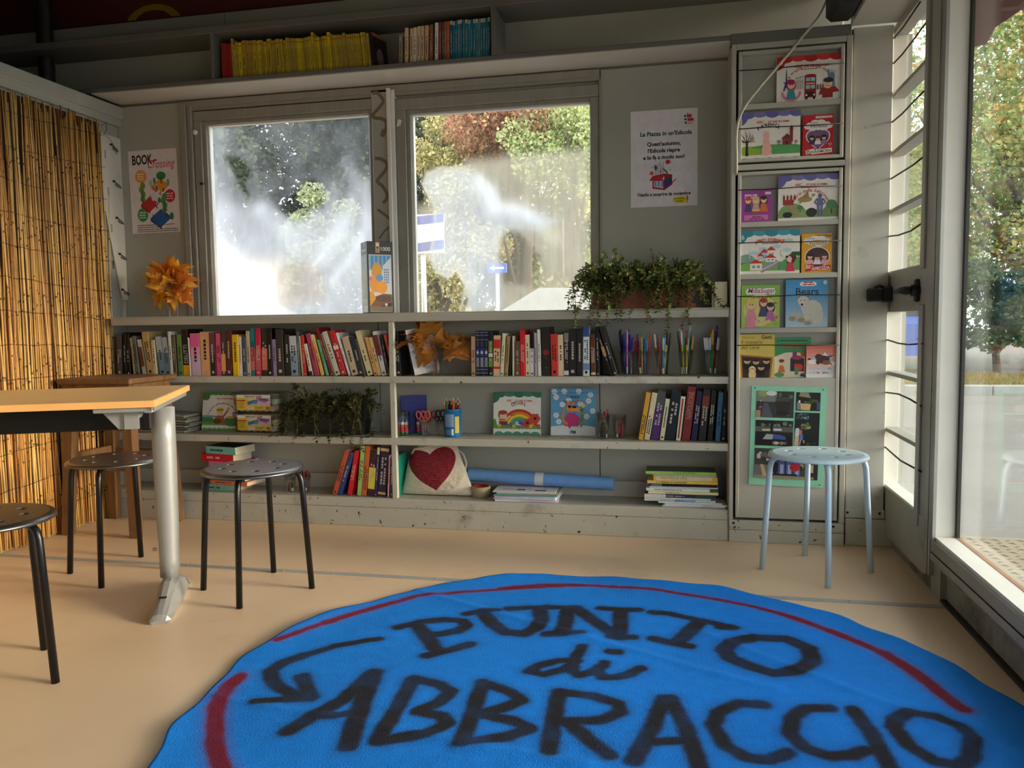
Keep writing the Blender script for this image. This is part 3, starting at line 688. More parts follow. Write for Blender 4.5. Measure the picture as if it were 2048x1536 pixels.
MB().box(-2.57, -0.372, Y_B, 3.884, 2.118, 2.168, ch=0.002).box(-2.57, -0.372, 3.852, 3.884, 2.135, 2.168, ch=0.002).build('lintel_strip', M['frame'], wb)

# --- windows in the back wall
def dust_pane(name, parent, x0, x1, z0, z1, fn, nx=150, nz=150, y=3.902):
    xs = np.linspace(x0, x1, nx); zs = np.linspace(z0, z1, nz); XX, ZZ = np.meshgrid(xs, zs)
    d, c = fn((XX - x0) / (x1 - x0), (z1 - ZZ) / (z1 - z0))
    v = np.stack([XX.ravel(), np.full(XX.size, y), ZZ.ravel()], 1); i = np.arange(nx * nz).reshape(nz, nx)
    f = np.stack([i[:-1, :-1].ravel(), i[:-1, 1:].ravel(), i[1:, 1:].ravel(), i[1:, :-1].ravel()], 1)
    me = bpy.data.meshes.new(name); me.from_pydata(v.tolist(), [], f.tolist())
    a = me.attributes.new('Dust', 'FLOAT', 'POINT'); a.data.foreach_set('value', d.ravel().astype(np.float32))
    b = me.color_attributes.new('Col', 'FLOAT_COLOR', 'POINT'); cc = np.ones((nx * nz, 4), np.float32); cc[:, :3] = c.reshape(-1, 3); b.data.foreach_set('color', cc.ravel())
    me.materials.append(M['dusty']); o = bpy.data.objects.new(name, me); COL.objects.link(o); o.parent = parent; return o
def sm(a, b, x): t = np.clip((x - a) / (b - a), 0, 1); return t * t * (3 - 2 * t)
def sdist(P, S, T):
    """signed distance of grid points to polygon (negative inside)"""
    P = np.array(P, float); d = np.full(S.shape, 9e9); ins = np.zeros(S.shape, bool)
    for (ax, ay), (bx, by) in zip(P, np.roll(P, -1, 0)):
        ex, ey = bx - ax, by - ay; t = np.clip(((S - ax) * ex + (T - ay) * ey) / (ex * ex + ey * ey + 1e-12), 0, 1)
        d = np.minimum(d, np.hypot(S - ax - t * ex, T - ay - t * ey))
        cr = ((ay > T) != (by > T)) & (S < (bx - ax) * (T - ay) / (by - ay + 1e-12) + ax); ins ^= cr
    return np.where(ins, -d, d)
def seg(P, S, T):
    d = np.full(S.shape, 9e9)
    for (ax, ay), (bx, by) in zip(P[:-1], P[1:]):
        ex, ey = bx - ax, by - ay; t = np.clip(((S - ax) * ex + (T - ay) * ey) / (ex * ex + ey * ey + 1e-12), 0, 1)
        d = np.minimum(d, np.hypot(S - ax - t * ex, T - ay - t * ey))
    return d
def fbm(S, T, sc, seed, oct_=4):
    rr = np.random.default_rng(seed); out = np.zeros(S.shape); amp = 0.5
    for o in range(oct_):
        n = int(sc * 2 ** o) + 2; g = rr.random((n + 2, n + 2)); x = np.clip(S, 0, 0.999) * n; y = np.clip(T, 0, 0.999) * n
        i = x.astype(int); j = y.astype(int); fx = x - i; fy = y - j; fx = fx * fx * (3 - 2 * fx); fy = fy * fy * (3 - 2 * fy)
        out += amp * ((g[j, i] * (1 - fx) + g[j, i + 1] * fx) * (1 - fy) + (g[j + 1, i] * (1 - fx) + g[j + 1, i + 1] * fx) * fy); amp *= 0.5
    return out / (1 - 0.5 ** oct_)
def dust_glow1(S, T):
    n = fbm(S, T, 3, 3); n4 = fbm(S, T, 9, 13); n2 = fbm(np.clip(S * .6 + T * .4, 0, 1), np.clip(T * .3 + .2, 0, 1), 14, 9)
    d = 0.13 + 0.52 * sm(0.12 + 0.26 * n, 0.50 + 0.26 * n, T) + 0.26 * (n - .5) + 0.16 * (n4 - .5)
    d += 0.30 * np.exp(-((S - 0.02) / 0.10) ** 2)                       # streak along the left edge
    d -= 0.34 * sm(0.04, -0.03, sdist([(.09, .16), (.15, .24), (.215, .36), (.19, .30), (.24, .26), (.20, .18)], S, T))
    d -= 0.40 * sm(0.08, -0.02, sdist([(.38, .40), (.60, .34), (.66, .42), (.56, .47), (.46, .48)], S, T))
    for P, w_, a in [([(.28, .43), (.42, .40), (.57, .33)], .035, .20), ([(.84, .22), (.90, .33), (.86, .45), (.74, .62), (.62, .74)], .045, .17), ([(.96, .34), (.95, .55), (.86, .70), (.74, .82)], .03, .24),
                     ([(.40, .46), (.48, .52)], .02, .2), ([(.62, .74), (.68, .69)], .008, .4), ([(.06, .42), (.20, .45), (.36, .47), (.46, .58)], .06, .18), ([(.76, .36), (.72, .45), (.64, .47)], .04, .16)]:
        d += a * np.exp(-(seg(P, S, T) / w_) ** 2)
    d += 0.55 * sm(0.12, -0.10, sdist([(.0, .72), (.12, .70), (.24, .78), (.38, .77), (.36, .90), (.30, 1.0), (.0, 1.0)], S, T))
    d += 0.14 * (n2 - .5) * sm(.3, .6, T)
    w_ = sm(0.15, -0.08, sdist([(.0, .70), (.24, .76), (.40, .75), (.38, .92), (.0, 1.0)], S, T))[..., None]  # bright lower-left glow painted in as denser, warm white dust
    c = np.array([0.64, 0.67, 0.73]) * (1 - w_) + np.array([1.0, 0.94, 0.82]) * w_
    br = sm(0.10, 0.0, sdist([(.42, .78), (.60, .76), (.64, .88), (.44, .90)], S, T))[..., None] * .6
    return np.clip(d, 0.03, 0.97), c * (1 - br) + np.array([.62, .50, .44]) * br
def dust2(S, T):
    f = lambda P: [((x - 757) / 1133.0, (y - 110) / 1340.0) for x, y in P]
    n = fbm(S, T, 5, 21); ns = fbm(S, np.clip(T * .12, 0, 1), 40, 5); d = np.full(S.shape, 0.04)
    film = sm(0.03, -0.05, sdist(f([(1090, 410), (1300, 400), (1890, 380), (1900, 1500), (700, 1500), (760, 700), (900, 700)]), S, T) + 0.03 * (n - .5))
    d += film * (0.52 + 0.12 * (n - .5) + 0.18 * (ns - .5))
    smear = f([(800, 560), (828, 485), (915, 452), (1090, 455), (1205, 525), (1290, 600), (1335, 705), (1440, 720), (1600, 800), (1690, 850), (1560, 930), (1400, 900), (1320, 960), (1300, 1150), (1330, 1420), (1080, 1460), (1075, 1280), (1015, 1165), (960, 1215), (880, 1160), (838, 1080), (870, 960), (880, 740)])
    sd = sdist(smear, S, T); d = np.maximum(d, sm(0.012, -0.012, sd) * (0.62 + 0.25 * (n - .5)))
    d += 0.30 * np.exp(-(seg(f([(1190, 560), (1250, 640), (1290, 740), (1420, 760), (1560, 840), (1640, 960)]), S, T) / 0.045) ** 2)
    d += 0.30 * np.exp(-(seg(f([(800, 560), (850, 680), (885, 740), (880, 900), (838, 1080), (880, 1160), (960, 1215), (1015, 1165), (1075, 1260)]), S, T) / 0.009) ** 2)
    clear = np.minimum(sdist(f([(770, 1050), (838, 1080), (880, 1165), (960, 1220), (1015, 1170), (1070, 1260), (1030, 1450), (770, 1450)]), S, T), sdist(f([(1085, 1330), (1100, 1340), (1060, 1450), (1040, 1450)]), S, T))
    d *= 1 - 0.80 * sm(0.01, -0.012, clear)
    d *= 1 - 0.6 * sm(0.03, -0.02, sdist(f([(1350, 910), (1440, 930), (1560, 1080), (1540, 1280), (1340, 1250), (1310, 1050)]), S, T))
    d += 0.10 * (fbm(S, np.clip(T * .05, 0, 1), 60, 8) - .5) * sm(.5, .8, T)
    d += 0.35 * np.exp(-((S - .845) / .003) ** 2) * sm(.53, .56, T) * sm(.85, .8, T)
    bl = sm(0.04, -0.06, sd)[..., None]
    c = np.array([0.56, 0.52, 0.41]) * (1 - bl) + np.array([0.66, 0.69, 0.72]) * bl
    return np.clip(d, 0.02, 0.95), c
def sash(name, x0, x1, z0, z1, gx0, gx1, gz1, fn):
    """a sliding metal sash with stepped profile; the glass lies in the middle of it"""
    w = struct(MB().box(x0, x1, 3.856, 3.91, gz1 + 0.028, z1, ch=0.003).box(x0, gx0 - 0.03, 3.856, 3.91, 1.04, gz1 + 0.028, ch=0.003).box(gx1 + 0.012, x1, 3.862, 3.91, 1.04, gz1 + 0.028, ch=0.003).build(name, M['frame']))
    MB().box(gx0 - 0.03, gx1 + 0.012, 3.866, 3.905, gz1 + 0.006, gz1 + 0.028, ch=0.002).box(gx0 - 0.03, gx0 - 0.008, 3.866, 3.905, 1.04, gz1 + 0.006, ch=0.002).build('inner_frame', M['frame'], w)
    MB().box(gx0 - 0.008, gx1 + 0.012, 3.880, 3.908, gz1, gz1 + 0.006).box(gx0 - 0.008, gx0 + 0.002, 3.880, 3.908, 1.04, gz1).build('glazing_bead', M['white_reveal'], w)
    MB().box(gx0 - 0.008, gx1 + 0.012, 3.88, 3.908, 1.03, 1.043).build('bottom_track', M['frame'], w)
    dust_pane('pane', w, gx0, gx1 + 0.012, 1.043, gz1, fn); return w
w1 = sash('window_1', -2.50, -1.508, 1.04, 2.112, -2.425, -1.54, 2.035, dust_glow1)
MB().box(-2.475, -2.452, 3.850, 3.858, 1.735, 1.742).lathe([(0.005, 1.73), (0.005, 1.747)], 8, -2.463, 3.852).build('latch', M['wire'], w1)
MB().lathe([(0.0, -0.012), (0.012, -0.008), (0.014, 0), (0.012, 0.006), (0, 0.006)], 12).xf(Matrix.Translation((-2.488, 3.850, 2.005)) @ Matrix.Rotation(pi / 2, 4, 'X')).build('roller', M['white_reveal'], w1)
w2 = sash('window_2', -1.384, -0.375, 1.04, 2.10, -1.302, -0.432, 2.018, dust2)
MB().prism([(-1.376, 1.965), (-1.358, 1.972), (-1.352, 1.995), (-1.368, 2.0)], 'y', 3.848, 3.856).build('clip', M['white_reveal'], w2)
t5 = struct(MB().box(-1.507, -1.424, 3.852, 3.905, 1.04, 2.150, ch=0.002).build('trim_5', M['paint_clean']))
A = Art(0.083, 1.11); zz = lambda y: (2.150 - (y - 20) / 1450.0 * 1.11 - 1.04) / 0.083 * 100
sc_ = lambda P: [((x - 470) / 115.0 * 100, zz(y)) for x, y in P]
for P, w_ in [([(480, 42), (510, 38), (545, 70), (556, 100), (520, 140), (482, 175), (490, 195), (540, 205), (572, 225), (575, 265), (545, 320)], 18), ([(545, 320), (550, 300), (560, 275)], 26), ([(485, 455), (530, 462), (570, 490), (565, 530), (515, 580), (500, 605), (540, 640), (568, 690), (560, 725), (535, 745)], 18), ([(495, 785), (540, 815), (590, 855)], 14), ([(500, 975), (540, 930), (580, 900)], 9)]:
    Q = sc_(P); R_ = []
    for i in range(len(Q) - 1):
        p0, p1, p2, p3 = [Vector(Q[max(0, min(len(Q) - 1, i + d))]) for d in (-1, 0, 1, 2)]
        R_ += [tuple(.5 * ((2 * p1) + (p2 - p0) * t + (2 * p0 - 5 * p1 + 4 * p2 - p3) * t * t + (3 * p1 - p0 - 3 * p2 + p3) * t ** 3)) for t in (0, .25, .5, .75)]
    A.line(R_ + [Q[-1]], w_ * 1.15, (118, 108, 92))
A.build('paint_scrawl', t5, loc=(-1.507, 3.852, 1.04))
t6 = struct(MB().box(-1.423, -1.404, 3.835, 3.905, 1.04, 2.150, ch=0.002).box(-1.404, -1.386, 3.848, 3.905, 1.04, 2.145, ch=0.002).build('trim_6', M['white_reveal']))
t7 = struct(MB().box(-2.568, -2.535, 3.838, 3.90, 1.04, 2.150, ch=0.002).box(-2.533, -2.518, 3.850, 3.90, 1.04, 2.146, ch=0.002).box(-2.517, -2.503, 3.845, 3.90, 1.04, 2.146, ch=0.002).build('trim_7', M['frame']))
struct(box('trim_8', M['frame'], -0.374, -0.366, 3.852, 3.9, 1.04, 2.12))

# --- right side: soffit, pillar, door, big window
struct(box('trim_3', M['paint'], 0.69, 0.99, -2.2, 3.64, 2.195, 2.86))
p4 = struct(MB().box(0.706, 0.862, 3.655, 3.72, 0.135, 2.195, ch=0.003).build('trim_4', M['paint']))
MB().box(0.706, 0.90, 3.648, 3.70, 0.0, 0.118, ch=0.003).box(0.706, 0.866, 3.652, 3.70, 0.121, 0.16, ch=0.002).build('plinth_board', M['paint_worn'], p4)
box('gap', M['dark_gap'], 0.6995, 0.7058, 3.668, 3.70, 0.0, 2.19, p4)
for x in (0.715, 0.845): MB().lathe([(0.006, 0), (0.005, -0.004), (0, -0.005)], 8).xf(Matrix.Translation((x, 3.652, 0.145)) @ Matrix.Rotation(-pi / 2, 4, 'X')).build('screw', M['wire'], p4)
D1 = struct(MB().box(0.87, 0.93, 3.085, 3.212, 0.06, 2.19, ch=0.002).build('door_1', M['door']))
MB().box(0.87, 0.93, 3.212, 3.73, 1.118, 1.182, ch=0.0).box(0.872, 0.93, 3.212, 3.73, 1.035, 1.118).box(0.87, 0.93, 3.212, 3.73, 1.012, 1.040).build('middle_rail', M['door'], D1)
MB().box(0.866, 0.93, 3.712, 3.74, 0.06, 2.19).build('reveal', M['white_reveal'], D1)
box('bottom_panel', M['door'], 0.868, 0.93, 3.10, 3.72, 0.055, 0.262, D1, ch=0.002)
box('kick_plate', M['rust'], 0.895, 0.93, 3.05, 3.74, 0.0, 0.06, D1)
box('top_rail', M['door'], 0.87, 0.93, 3.212, 3.73, 2.165, 2.195, D1)
MB().box(0.860, 0.872, 3.165, 3.205, 1.165, 2.19, ch=0.003).build('cover_strip', M['alu'], D1)
MB().box(0.860, 0.872, 3.165, 3.205, 0.215, 1.035, ch=0.003).build('cover_strip', M['alu'], D1)
for z in (1.914, 1.676, 1.435, 0.752, 0.508): box('crossbar', M['door'], 0.87, 0.925, 3.21, 3.715, z - 0.008, z + 0.008, D1)
MB().box(0.87, 0.93, 3.21, 3.72, 0.262, 0.270).build('sill', M['white_reveal'], D1)
box('pane', M['glass'], 0.926, 0.929, 3.21, 3.72, 0.27, 1.014, D1); box('pane', M['glass'], 0.926, 0.929, 3.21, 3.72, 1.18, 2.17, D1)
for P in WIRES: MB().tube(P, 0.0035, 6).build('guard_wire', M['wire'], D1)
hm = MB().box(0.856, 0.872, 3.232, 3.262, 1.045, 1.130, ch=0.004); hm.tube([(0.85, 3.247, 1.088), (0.828, 3.26, 1.088), (0.822, 3.30, 1.090), (0.824, 3.38, 1.087)], [0.016, 0.017, 0.013, 0.011], 10); hm.tube([(0.872, 3.247, 1.088), (0.845, 3.247, 1.088)], 0.022, 12)
hm.build('handle', M['rubber'], D1, label='black lever handle')
MB().box(0.832, 0.872, 3.62, 3.70, 1.052, 1.118, ch=0.006).box(0.775, 0.835, 3.618, 3.66, 1.056, 1.112, ch=0.006).tube([(0.80, 3.63, 1.112), (0.82, 3.63, 1.124), (0.845, 3.64, 1.112)], 0.006, 8).build('lock_box', M['rubber'], D1, label='black rim lock box')
MB().tube([(0.866, 3.665, 1.155), (0.866, 3.665, 1.012)], 0.004, 6).build('lock_rod', M['silver'], D1)
# glazed front: sill, posts, panes, header
W3 = struct(MB().box(0.872, 0.945, -2.2, 3.030, 0.128, 0.205, ch=0.003).box(0.866, 0.945, 3.03, 3.078, 0.07, 2.195, ch=0.003).build('window_3', M['alu']))
box('groove', M['dark_gap'], 0.870, 0.873, -2.2, 3.02, 0.158, 0.162, W3)
box('sill', M['white_reveal'], 0.880, 0.945, -2.2, 3.025, 0.205, 0.217, W3)
box('seal', M['rubber'], 0.8655, 0.869, 3.040, 3.046, 0.07, 2.195, W3); box('seal', M['rubber'], 0.9455, 0.957, 3.00, 3.02, 0.20, 2.195, W3)
box('jamb', M['white_reveal'], 0.878, 0.945, 3.015, 3.031, 0.215, 2.195, W3); box('jamb', M['alu'], 0.868, 0.8785, 2.998, 3.031, 0.205, 2.195, W3)
MB().box(0.945, 0.962, -2.2, 3.02, 0.190, 0.218).build('timber_bead', mat('worn_timber_bead', (150, 105, 70), 0.7, var=0.2, scale=8), W3)
for y in (1.45, -0.1): box('post', M['alu'], 0.872, 0.95, y - 0.03, y + 0.03, 0.2, 2.195, W3)
for y0, y1 in ((1.48, 3.018), (-0.07, 1.42), (-2.2, -0.13)): box('pane', M['glass'], 0.947, 0.951, y0, y1, 0.217, 2.195, W3)
WR = struct(MB().box(0.905, 0.945, -2.2, 3.05, 0.0, 0.13).build('wall_right', M['rust']))
box('stile', M['alu'], 0.885, 0.91, 2.955, 3.06, -0.0, 0.128, WR); box('ledge', M['rust'], 0.884, 0.91, -2.2, 2.955, 0.112, 0.128, WR)
box('bottom_strip', M['rubber'], 0.888, 0.906, -2.2, 2.955, 0, 0.012, WR)
# ---------------------------------------------------------------- built-in shelving
YF = 3.64
bc = thing('bookcase', 'low built-in grey metal bookcase under the windows with three long shelves', 'bookcase', (-1.33, YF, 0))
def bpart(n, m, x0, x1, y0, y1, z0, z1, ch=0.0025): return MB().box(x0 + 1.33, x1 + 1.33, y0 - YF, y1 - YF, z0, z1, ch=ch).build(n, m, bc)
sl_ = MB().box(-1.555, 1.541, 0.0, 0.215, 1.0, 1.036, ch=0.003); sl_.box(-1.555, 1.541, 0.012, 0.25, 1.036, 1.0435); sl_.build('top_board', M['paint'], bc)
bpart('shelf_board', M['paint_worn'], -2.952, 0.211, YF, 3.86, 0.706, 0.738)
bpart('shelf_board', M['paint_worn'], -2.952, 0.211, YF, 3.86, 0.405, 0.44)
bpart('bottom_board', M['paint'], -2.952, 0.211, YF + .001, 3.86, 0.112, 0.142)
bpart('plinth', M['paint_worn'], -2.952, 0.211, YF, 3.66, 0.0, 0.094); bpart('plinth_rail', M['paint_worn'], -2.952, 0.211, YF - .001, 3.66, 0.095, 0.138)
bpart('post', M['paint_worn'], -1.369, -1.343, YF + .001, 3.667, 0.142, 1.0, 0.002)
bpart('back_ledge', M['paint'], -2.952, 0.10, 3.838, 3.859, 0.142, 0.218, 0.003)
bpart('end_panel', M['paint'], 0.2115, 0.2145, YF + .002, 3.86, 0.0, 1.04, 0.0)

us = thing('wall_shelf', 'long shade-tinted grey shelf unit above the windows holding yellow and teal paperbacks', 'shelf', (-1.3, YF, 2.176))
def upart(n, m, x0, x1, y0, y1, z0, z1, ch=0.002): return MB().box(x0 + 1.3, x1 + 1.3, y0 - YF, y1 - YF, z0 - 2.176, z1 - 2.176, ch=ch).build(n, m, us)
upart('shelf_board', M['upper'], -4.4, 0.69, YF, 3.86, 2.178, 2.200); upart('underside', M['enamel'], -2.93, 0.21, YF + .004, 3.856, 2.174, 2.1785, 0.0)
upart('shelf_board', M['upper'], -4.4, 0.69, YF, 3.86, 2.416, 2.450)
upart('divider', M['upper'], -2.252, -2.236, YF + .001, 3.86, 2.200, 2.416); upart('divider', M['upper'], -0.842, -0.822, YF + .001, 3.86, 2.200, 2.416)
upart('divider', M['upper'], -3.92, -3.90, YF + .001, 3.86, 2.200, 2.416)
upart('front_lip', M['upper'], 0.21, 0.694, YF - .006, YF + .004, 2.158, 2.203)

# ---------------------------------------------------------------- books
def book_mesh(t, h, d, col, side, pages=(222, 208, 178), hard=0.0015):
    """cover shell: spine facing -Y, boards along +Y; side: x from 0..t or -t..0"""
    o = 0 if side > 0 else -t
    w = min(hard, t * 0.2); e = min(0.0014, t * .2)
    out = [(0, d), (0, e), (e, 0), (t - e, 0), (t, e), (t, d), (t - w, d), (t - w, w), (w, w), (w, d)]
    m = MB(); n = len(out); vs = [(x + o, y, 0) for x, y in out] + [(x + o, y, h) for x, y in out]
    fs = [(i, (i + 1) % n, (i + 1) % n + n, i + n) for i in range(n)]
    for z in (0, n): fs += [(z + 0, z + 1, z + 8, z + 9), (z + 1, z + 2, z + 8), (z + 2, z + 3, z + 7, z + 8), (z + 3, z + 4, z + 7), (z + 4, z + 5, z + 6, z + 7)]
    m.add(vs, fs, col); p = MB().box(w + o, t - w + o, w, d - 0.002, 0.0012, h - 0.0012, pages); return m, p
def spine_art(t, h, col, ex, rr):
    A = Art(t, h); H = A.H; lum = sum(col) / 3.0; ink = (35, 30, 30) if lum > 105 else (205, 195, 180)
    seen = False
    for e in (ex or []):
        if e == 'P':
            seen = True
            for zf in (.06, .14, .80, .90, .96): A.rect(4, H * zf, 96, H * zf + 8, (190, 196, 215))
            for i in range(6): z = H * (.20 + .035 * i); A.line([(15, z), (85, z + H * .035)], 9, (196, 200, 216)); A.line([(85, z), (15, z + H * .035)], 9, (196, 200, 216))
            A.rect(8, H * .44, 92, H * .60, (60, 66, 130)); A.ell(50, H * .52, 26, 40, (210, 214, 226)); A.line([(50, H * .66), (50, H * .76)], 14, (120, 116, 90))
        elif e[0] == 'T': seen = True; A.text(e[1], 50 + 36 * .9, H * e[2], 62, e[4], 'l', rot=pi / 2, maxw=H * (e[3] - e[2]), bold=0.005)
        elif e[0] == 'L': seen = True; _dash(A, rr, e[1], e[2], ink, 2)
        elif e[0] == 'V': A.rect(32, H * .05, 66, H * .95, e[1]); seen = True
        elif e[0] == 'D': A.ell(50, H * e[1], 36, 36, e[2]); seen = True; [A.ell(50, H * (.18 + .045 * i), 7, 9, (170, 165, 150), 8) for i in range(5)]
        else:
            if e[1] - e[0] > .05: A.rect(0.5, H * e[0], 99.5, H * e[1], e[2])
            else: A.rect(3, H * e[0], 97, H * e[1], e[2])
    if t > 0.009 and not seen:
        _dash(A, rr, .30, rr.uniform(.62, .8), ink, 1 if t < .02 else rr.choice((1, 2)))
        if rr.random() < .7: A.ell(50, 60, 22, 26, ink, 6) if rr.random() < .5 else A.rect(30, 40, 70, 80, ink)
    return A if A.n else None
def _dash(A, rr, f0, f1, ink, rows):
    H = A.H; pts = []; fs = []
    for r in range(rows):
        x = 50 if rows == 1 else 32 + 36 * r; hw = 13 if rows == 1 else 10; z = H * f0 + rr.uniform(0, 40); end = H * f1
        while z < end:
            L_ = rr.uniform(18, 34); o = len(pts)
            if rr.random() < .82: pts += [(x - hw, z), (x + hw, z), (x + hw, z + L_), (x - hw, z + L_)]; fs.append((o, o + 1, o + 2, o + 3))
            z += L_ + 9
    if fs: A.put(pts, fs, ink)
def gain(c, g): return tuple(int(min(238, 255 * ((((v / 255.0) ** 2.2) * g) ** (1 / 2.2)))) for v in c)
def place_book(x0, x1, t, h, lean, y, z, col, ex, label, group, depth=0.14, name='book', g=1.55, spine=True):
    rr = random.Random(hash((round(x0, 3), round(h, 3))) & 0xffff)
    cc = gain(col, g); side = 1 if lean <= 0 else -1
    m, p = book_mesh(t, h, depth, cc, side)
    b = m.build(name, M['cover'], None, (x0 if side > 0 else x1, y, z + 0.0004), (0, lean, 0)); tag(b, label, 'book', group)
    p.build('page_block', M['paper'], b)
    if spine:
        ex2 = [e if e == 'P' else ([e[0], e[1], gain(e[2], g)] if not isinstance(e[0], str) else e) for e in (ex or [])]
        a = spine_art(t, h, cc, ex2, rr)
        if a: a.build('spine_print', b, loc=(0 if side > 0 else -t, 0, 0))
    return b
def fit_row(rows, fix=0.0006):
    """keep neighbours from running into one another: compare their spines at the foot and at the head"""
    out = []; pf = ph = -9e9; phh = 0
    for (x0, x1, t, h, lean, col, ex) in rows:
        out.append([x0, x1, t, h, lean, col, ex])
    for a, b in zip(out[:-1], out[1:]):
        for q in (0.0, 1.0):
            hm = min(a[3] * cos(a[4]), b[3] * cos(b[4])) * q
            ra = (a[0] + a[2] / cos(a[4]) if a[4] <= 0 else a[1]) + hm * math.tan(a[4])
            lb = (b[0] if b[4] <= 0 else b[1] - b[2] / cos(b[4])) + hm * math.tan(b[4])
            if lb < ra + fix:
                s = ra + fix - lb; k = min(s, 0.006)
                if b[2] - k > 0.005: b[2] -= k; b[0] += k
                else: b[0] += s; b[1] += s
    return out
SPECIAL = {'A0:13': 'black spine with an orange foot lettered DELITTI on the middle shelf', 'A0:15': 'thick pink spine fading to lilac, beside a tan book on the middle shelf', 'A0:18': 'narrow hot pink paperback on the left of the middle shelf',
    'A0:21': 'bright yellow spine between maroon and white books on the middle shelf', 'A1:0': 'teal and pink spine, left of a matching red and a matching black one', 'A1:1': 'red and pink spine between matching teal and black ones', 'A1:2': 'black and pink spine right of matching red and teal ones',
    'A1:18': 'slanting red spine with a white band near the right of the left row', 'A2:2': 'thin coral red paperback leaning behind the shelf post', 'AR:1': 'navy spine with white lattice, left of three alike', 'AR:2': 'navy spine with white lattice, middle of three alike', 'AR:3': 'navy spine with white lattice, right of three alike',
    'AR:4': 'black spine with a white dot and green lettering', 'AR:5': 'tan spine with red label blocks right of a black spine', 'AR:16': 'thick black spine with a red disc, between white and red books', 'AR:22': 'white and blue spine near the right end of the pen shelf row', 'AR:25': 'black paperback leaning right with a tan picture, near the pens',
    'B:0': 'mustard yellow spine leaning right, leftmost of the row by the cabinet', 'B:6': 'tall dark red spine lettered NAPOLEONE between cream and navy books', 'B:5': 'cream spine with a long red stripe leaning right', 'B:10': 'slim blue spine, rightmost coloured book beside the cabinet', 'C:3': 'pale green spine on the bottom shelf left of an orange one', 'C:5': 'maroon spine with a yellow title block on the bottom shelf'}
def row(keys, where, y, z, group, depth=0.14, start=1, g=1.55, jit=True):
    allr = []
    for k in keys: allr += [(k, i, r) for i, r in enumerate(DATA[k])]
    fitted = fit_row([r for _, _, r in allr])
    for n, ((k, i, _), r) in enumerate(zip(allr, fitted)):
        x0, x1, t, h, lean, col, ex = r
        tone = cname(tuple(col)); kind = 'thick book' if t > .026 else 'thin book' if t < .013 else 'paperback'
        lab = SPECIAL.get('%s:%d' % (k, i)) or '%s %s%s, %s from left %s' % (tone, kind, ' leaning left' if lean < -.09 else ' leaning right' if lean > .05 else '', ordinal(n + start), where)
        jy = random.Random(n * 7 + len(k)).uniform(0, .006) if jit else 0
        place_book(x0, x1, t, min(h, .249), lean, y + jy, z, tuple(col), ex, lab, group, depth, g=g)
row(['A0', 'A1', 'A2'], 'in the row before the post', 3.672, .738, 'books on the middle shelf left of the post')
row(['AR'], 'in the row beside the pens', 3.674, .738, 'books on the middle shelf right of the post')
row(['B'], 'in the lower row beside the cabinet', 3.70, .44, 'books on the lower shelf beside the cabinet', .13)
row(['C'], 'in the row beside the heart bag', 3.672, .142, 'books on the bottom shelf by the post', .13)
# big black paperback turned to show its cover, behind the dry leaves
b = place_book(0, .022, .022, .222, 0, 0, 0, (26, 26, 30), None, 'black-spined paperback with a grey cover leaning beside the dry leaves', None, .135, spine=False)
A = Art(.022, .222); A.ell(50, A.H * .95, 20, 20, (200, 200, 200)); A.text('FEDERICO', 40, A.H * .88, 34, (205, 205, 205), 'l', rot=-pi / 2, maxw=A.H * .32); A.text('MOCCIA', 12, A.H * .84, 34, (205, 205, 205), 'l', rot=-pi / 2, maxw=A.H * .26); A.text('Tre metri', 34, A.H * .48, 40, (225, 225, 225), 'l', rot=-pi / 2, maxw=A.H * .38, shear=.3); A.build('spine_print', b)
A = Art(.135, .222); A.rect(0, 0, 100, A.H, (188, 180, 178)); A.rect(0, A.H * .80, 100, A.H * .81, (120, 90, 90)); A.ell(20, 128, 8, 9, (25, 25, 28), 7); A.text('FEDERICO', 62, 128, 8, (30, 30, 32)); A.text('MOCCIA', 66, 114, 8, (30, 30, 32)); A.text('A3', 20, 56, 12, (25, 25, 28), shear=.3); A.line([(45, 36), (58, 40), (66, 34), (80, 46), (84, 34)], 5, (165, 45, 35)); A.lines(40, 85, 22, 2, 5, 2, (90, 90, 95)); A.build('cover_print', b, loc=(.0222, 0, 0), rot=(0, 0, pi / 2))
b.matrix_world = Matrix.Translation((-1.262, 3.684, .7385)) @ Matrix.Rotation(-.20, 4, 'Y') @ Matrix.Rotation(radians(-52), 4, 'Z')

# high shelf rows
YE = [(204, 178, 46), (192, 164, 58), (222, 200, 40), (180, 152, 60), (198, 180, 62), (184, 158, 70)]
rr = random.Random(5); px_ = -9
for n, (x0, x1, t, h, lean, col) in enumerate(DATA['U']):
    c = tuple(gain(col, 2.0)) if col else YE[rr.randrange(6)]
    if x0 < px_ + .0008: x0 = px_ + .0008
    t = max(.007, min(t, x1 - x0 if x1 > x0 else .008)); px_ = x0 + t
    lab = '%s paperback, %s from left in the yellow row on the high shelf' % ('dark red' if col else 'yellow', ordinal(n + 1))
    m, p = book_mesh(t, max(h, .10), .11, c, 1); b = m.build('book', M['cover'], None, (x0, 3.674 + rr.uniform(0, .004), 2.2005), (0, lean, 0)); tag(b, lab, 'book', 'yellow paperbacks on the high shelf'); p.build('page_block', M['paper'], b)
    if not col:
        A = Art(t, h); z = A.H - 100 * .019 / t; A.rect(0.5, z, 99.5, z + 100 * .0028 / t, (150, 36, 26)); _dash(A, rr, .2, .7, (90, 74, 40), 1); A.build('spine_print', b)
x_end = px_
m, p = book_mesh(.016, .165, .115, (40, 36, 40), 1, hard=.003); b = m.build('book', M['cover'], None, (x_end + .004, 3.678, 2.2005), (0, -.09, radians(-14)))
tag(b, 'dark covered book with orange edge closing the yellow row', 'book'); p.build('page_block', M['paper'], b)
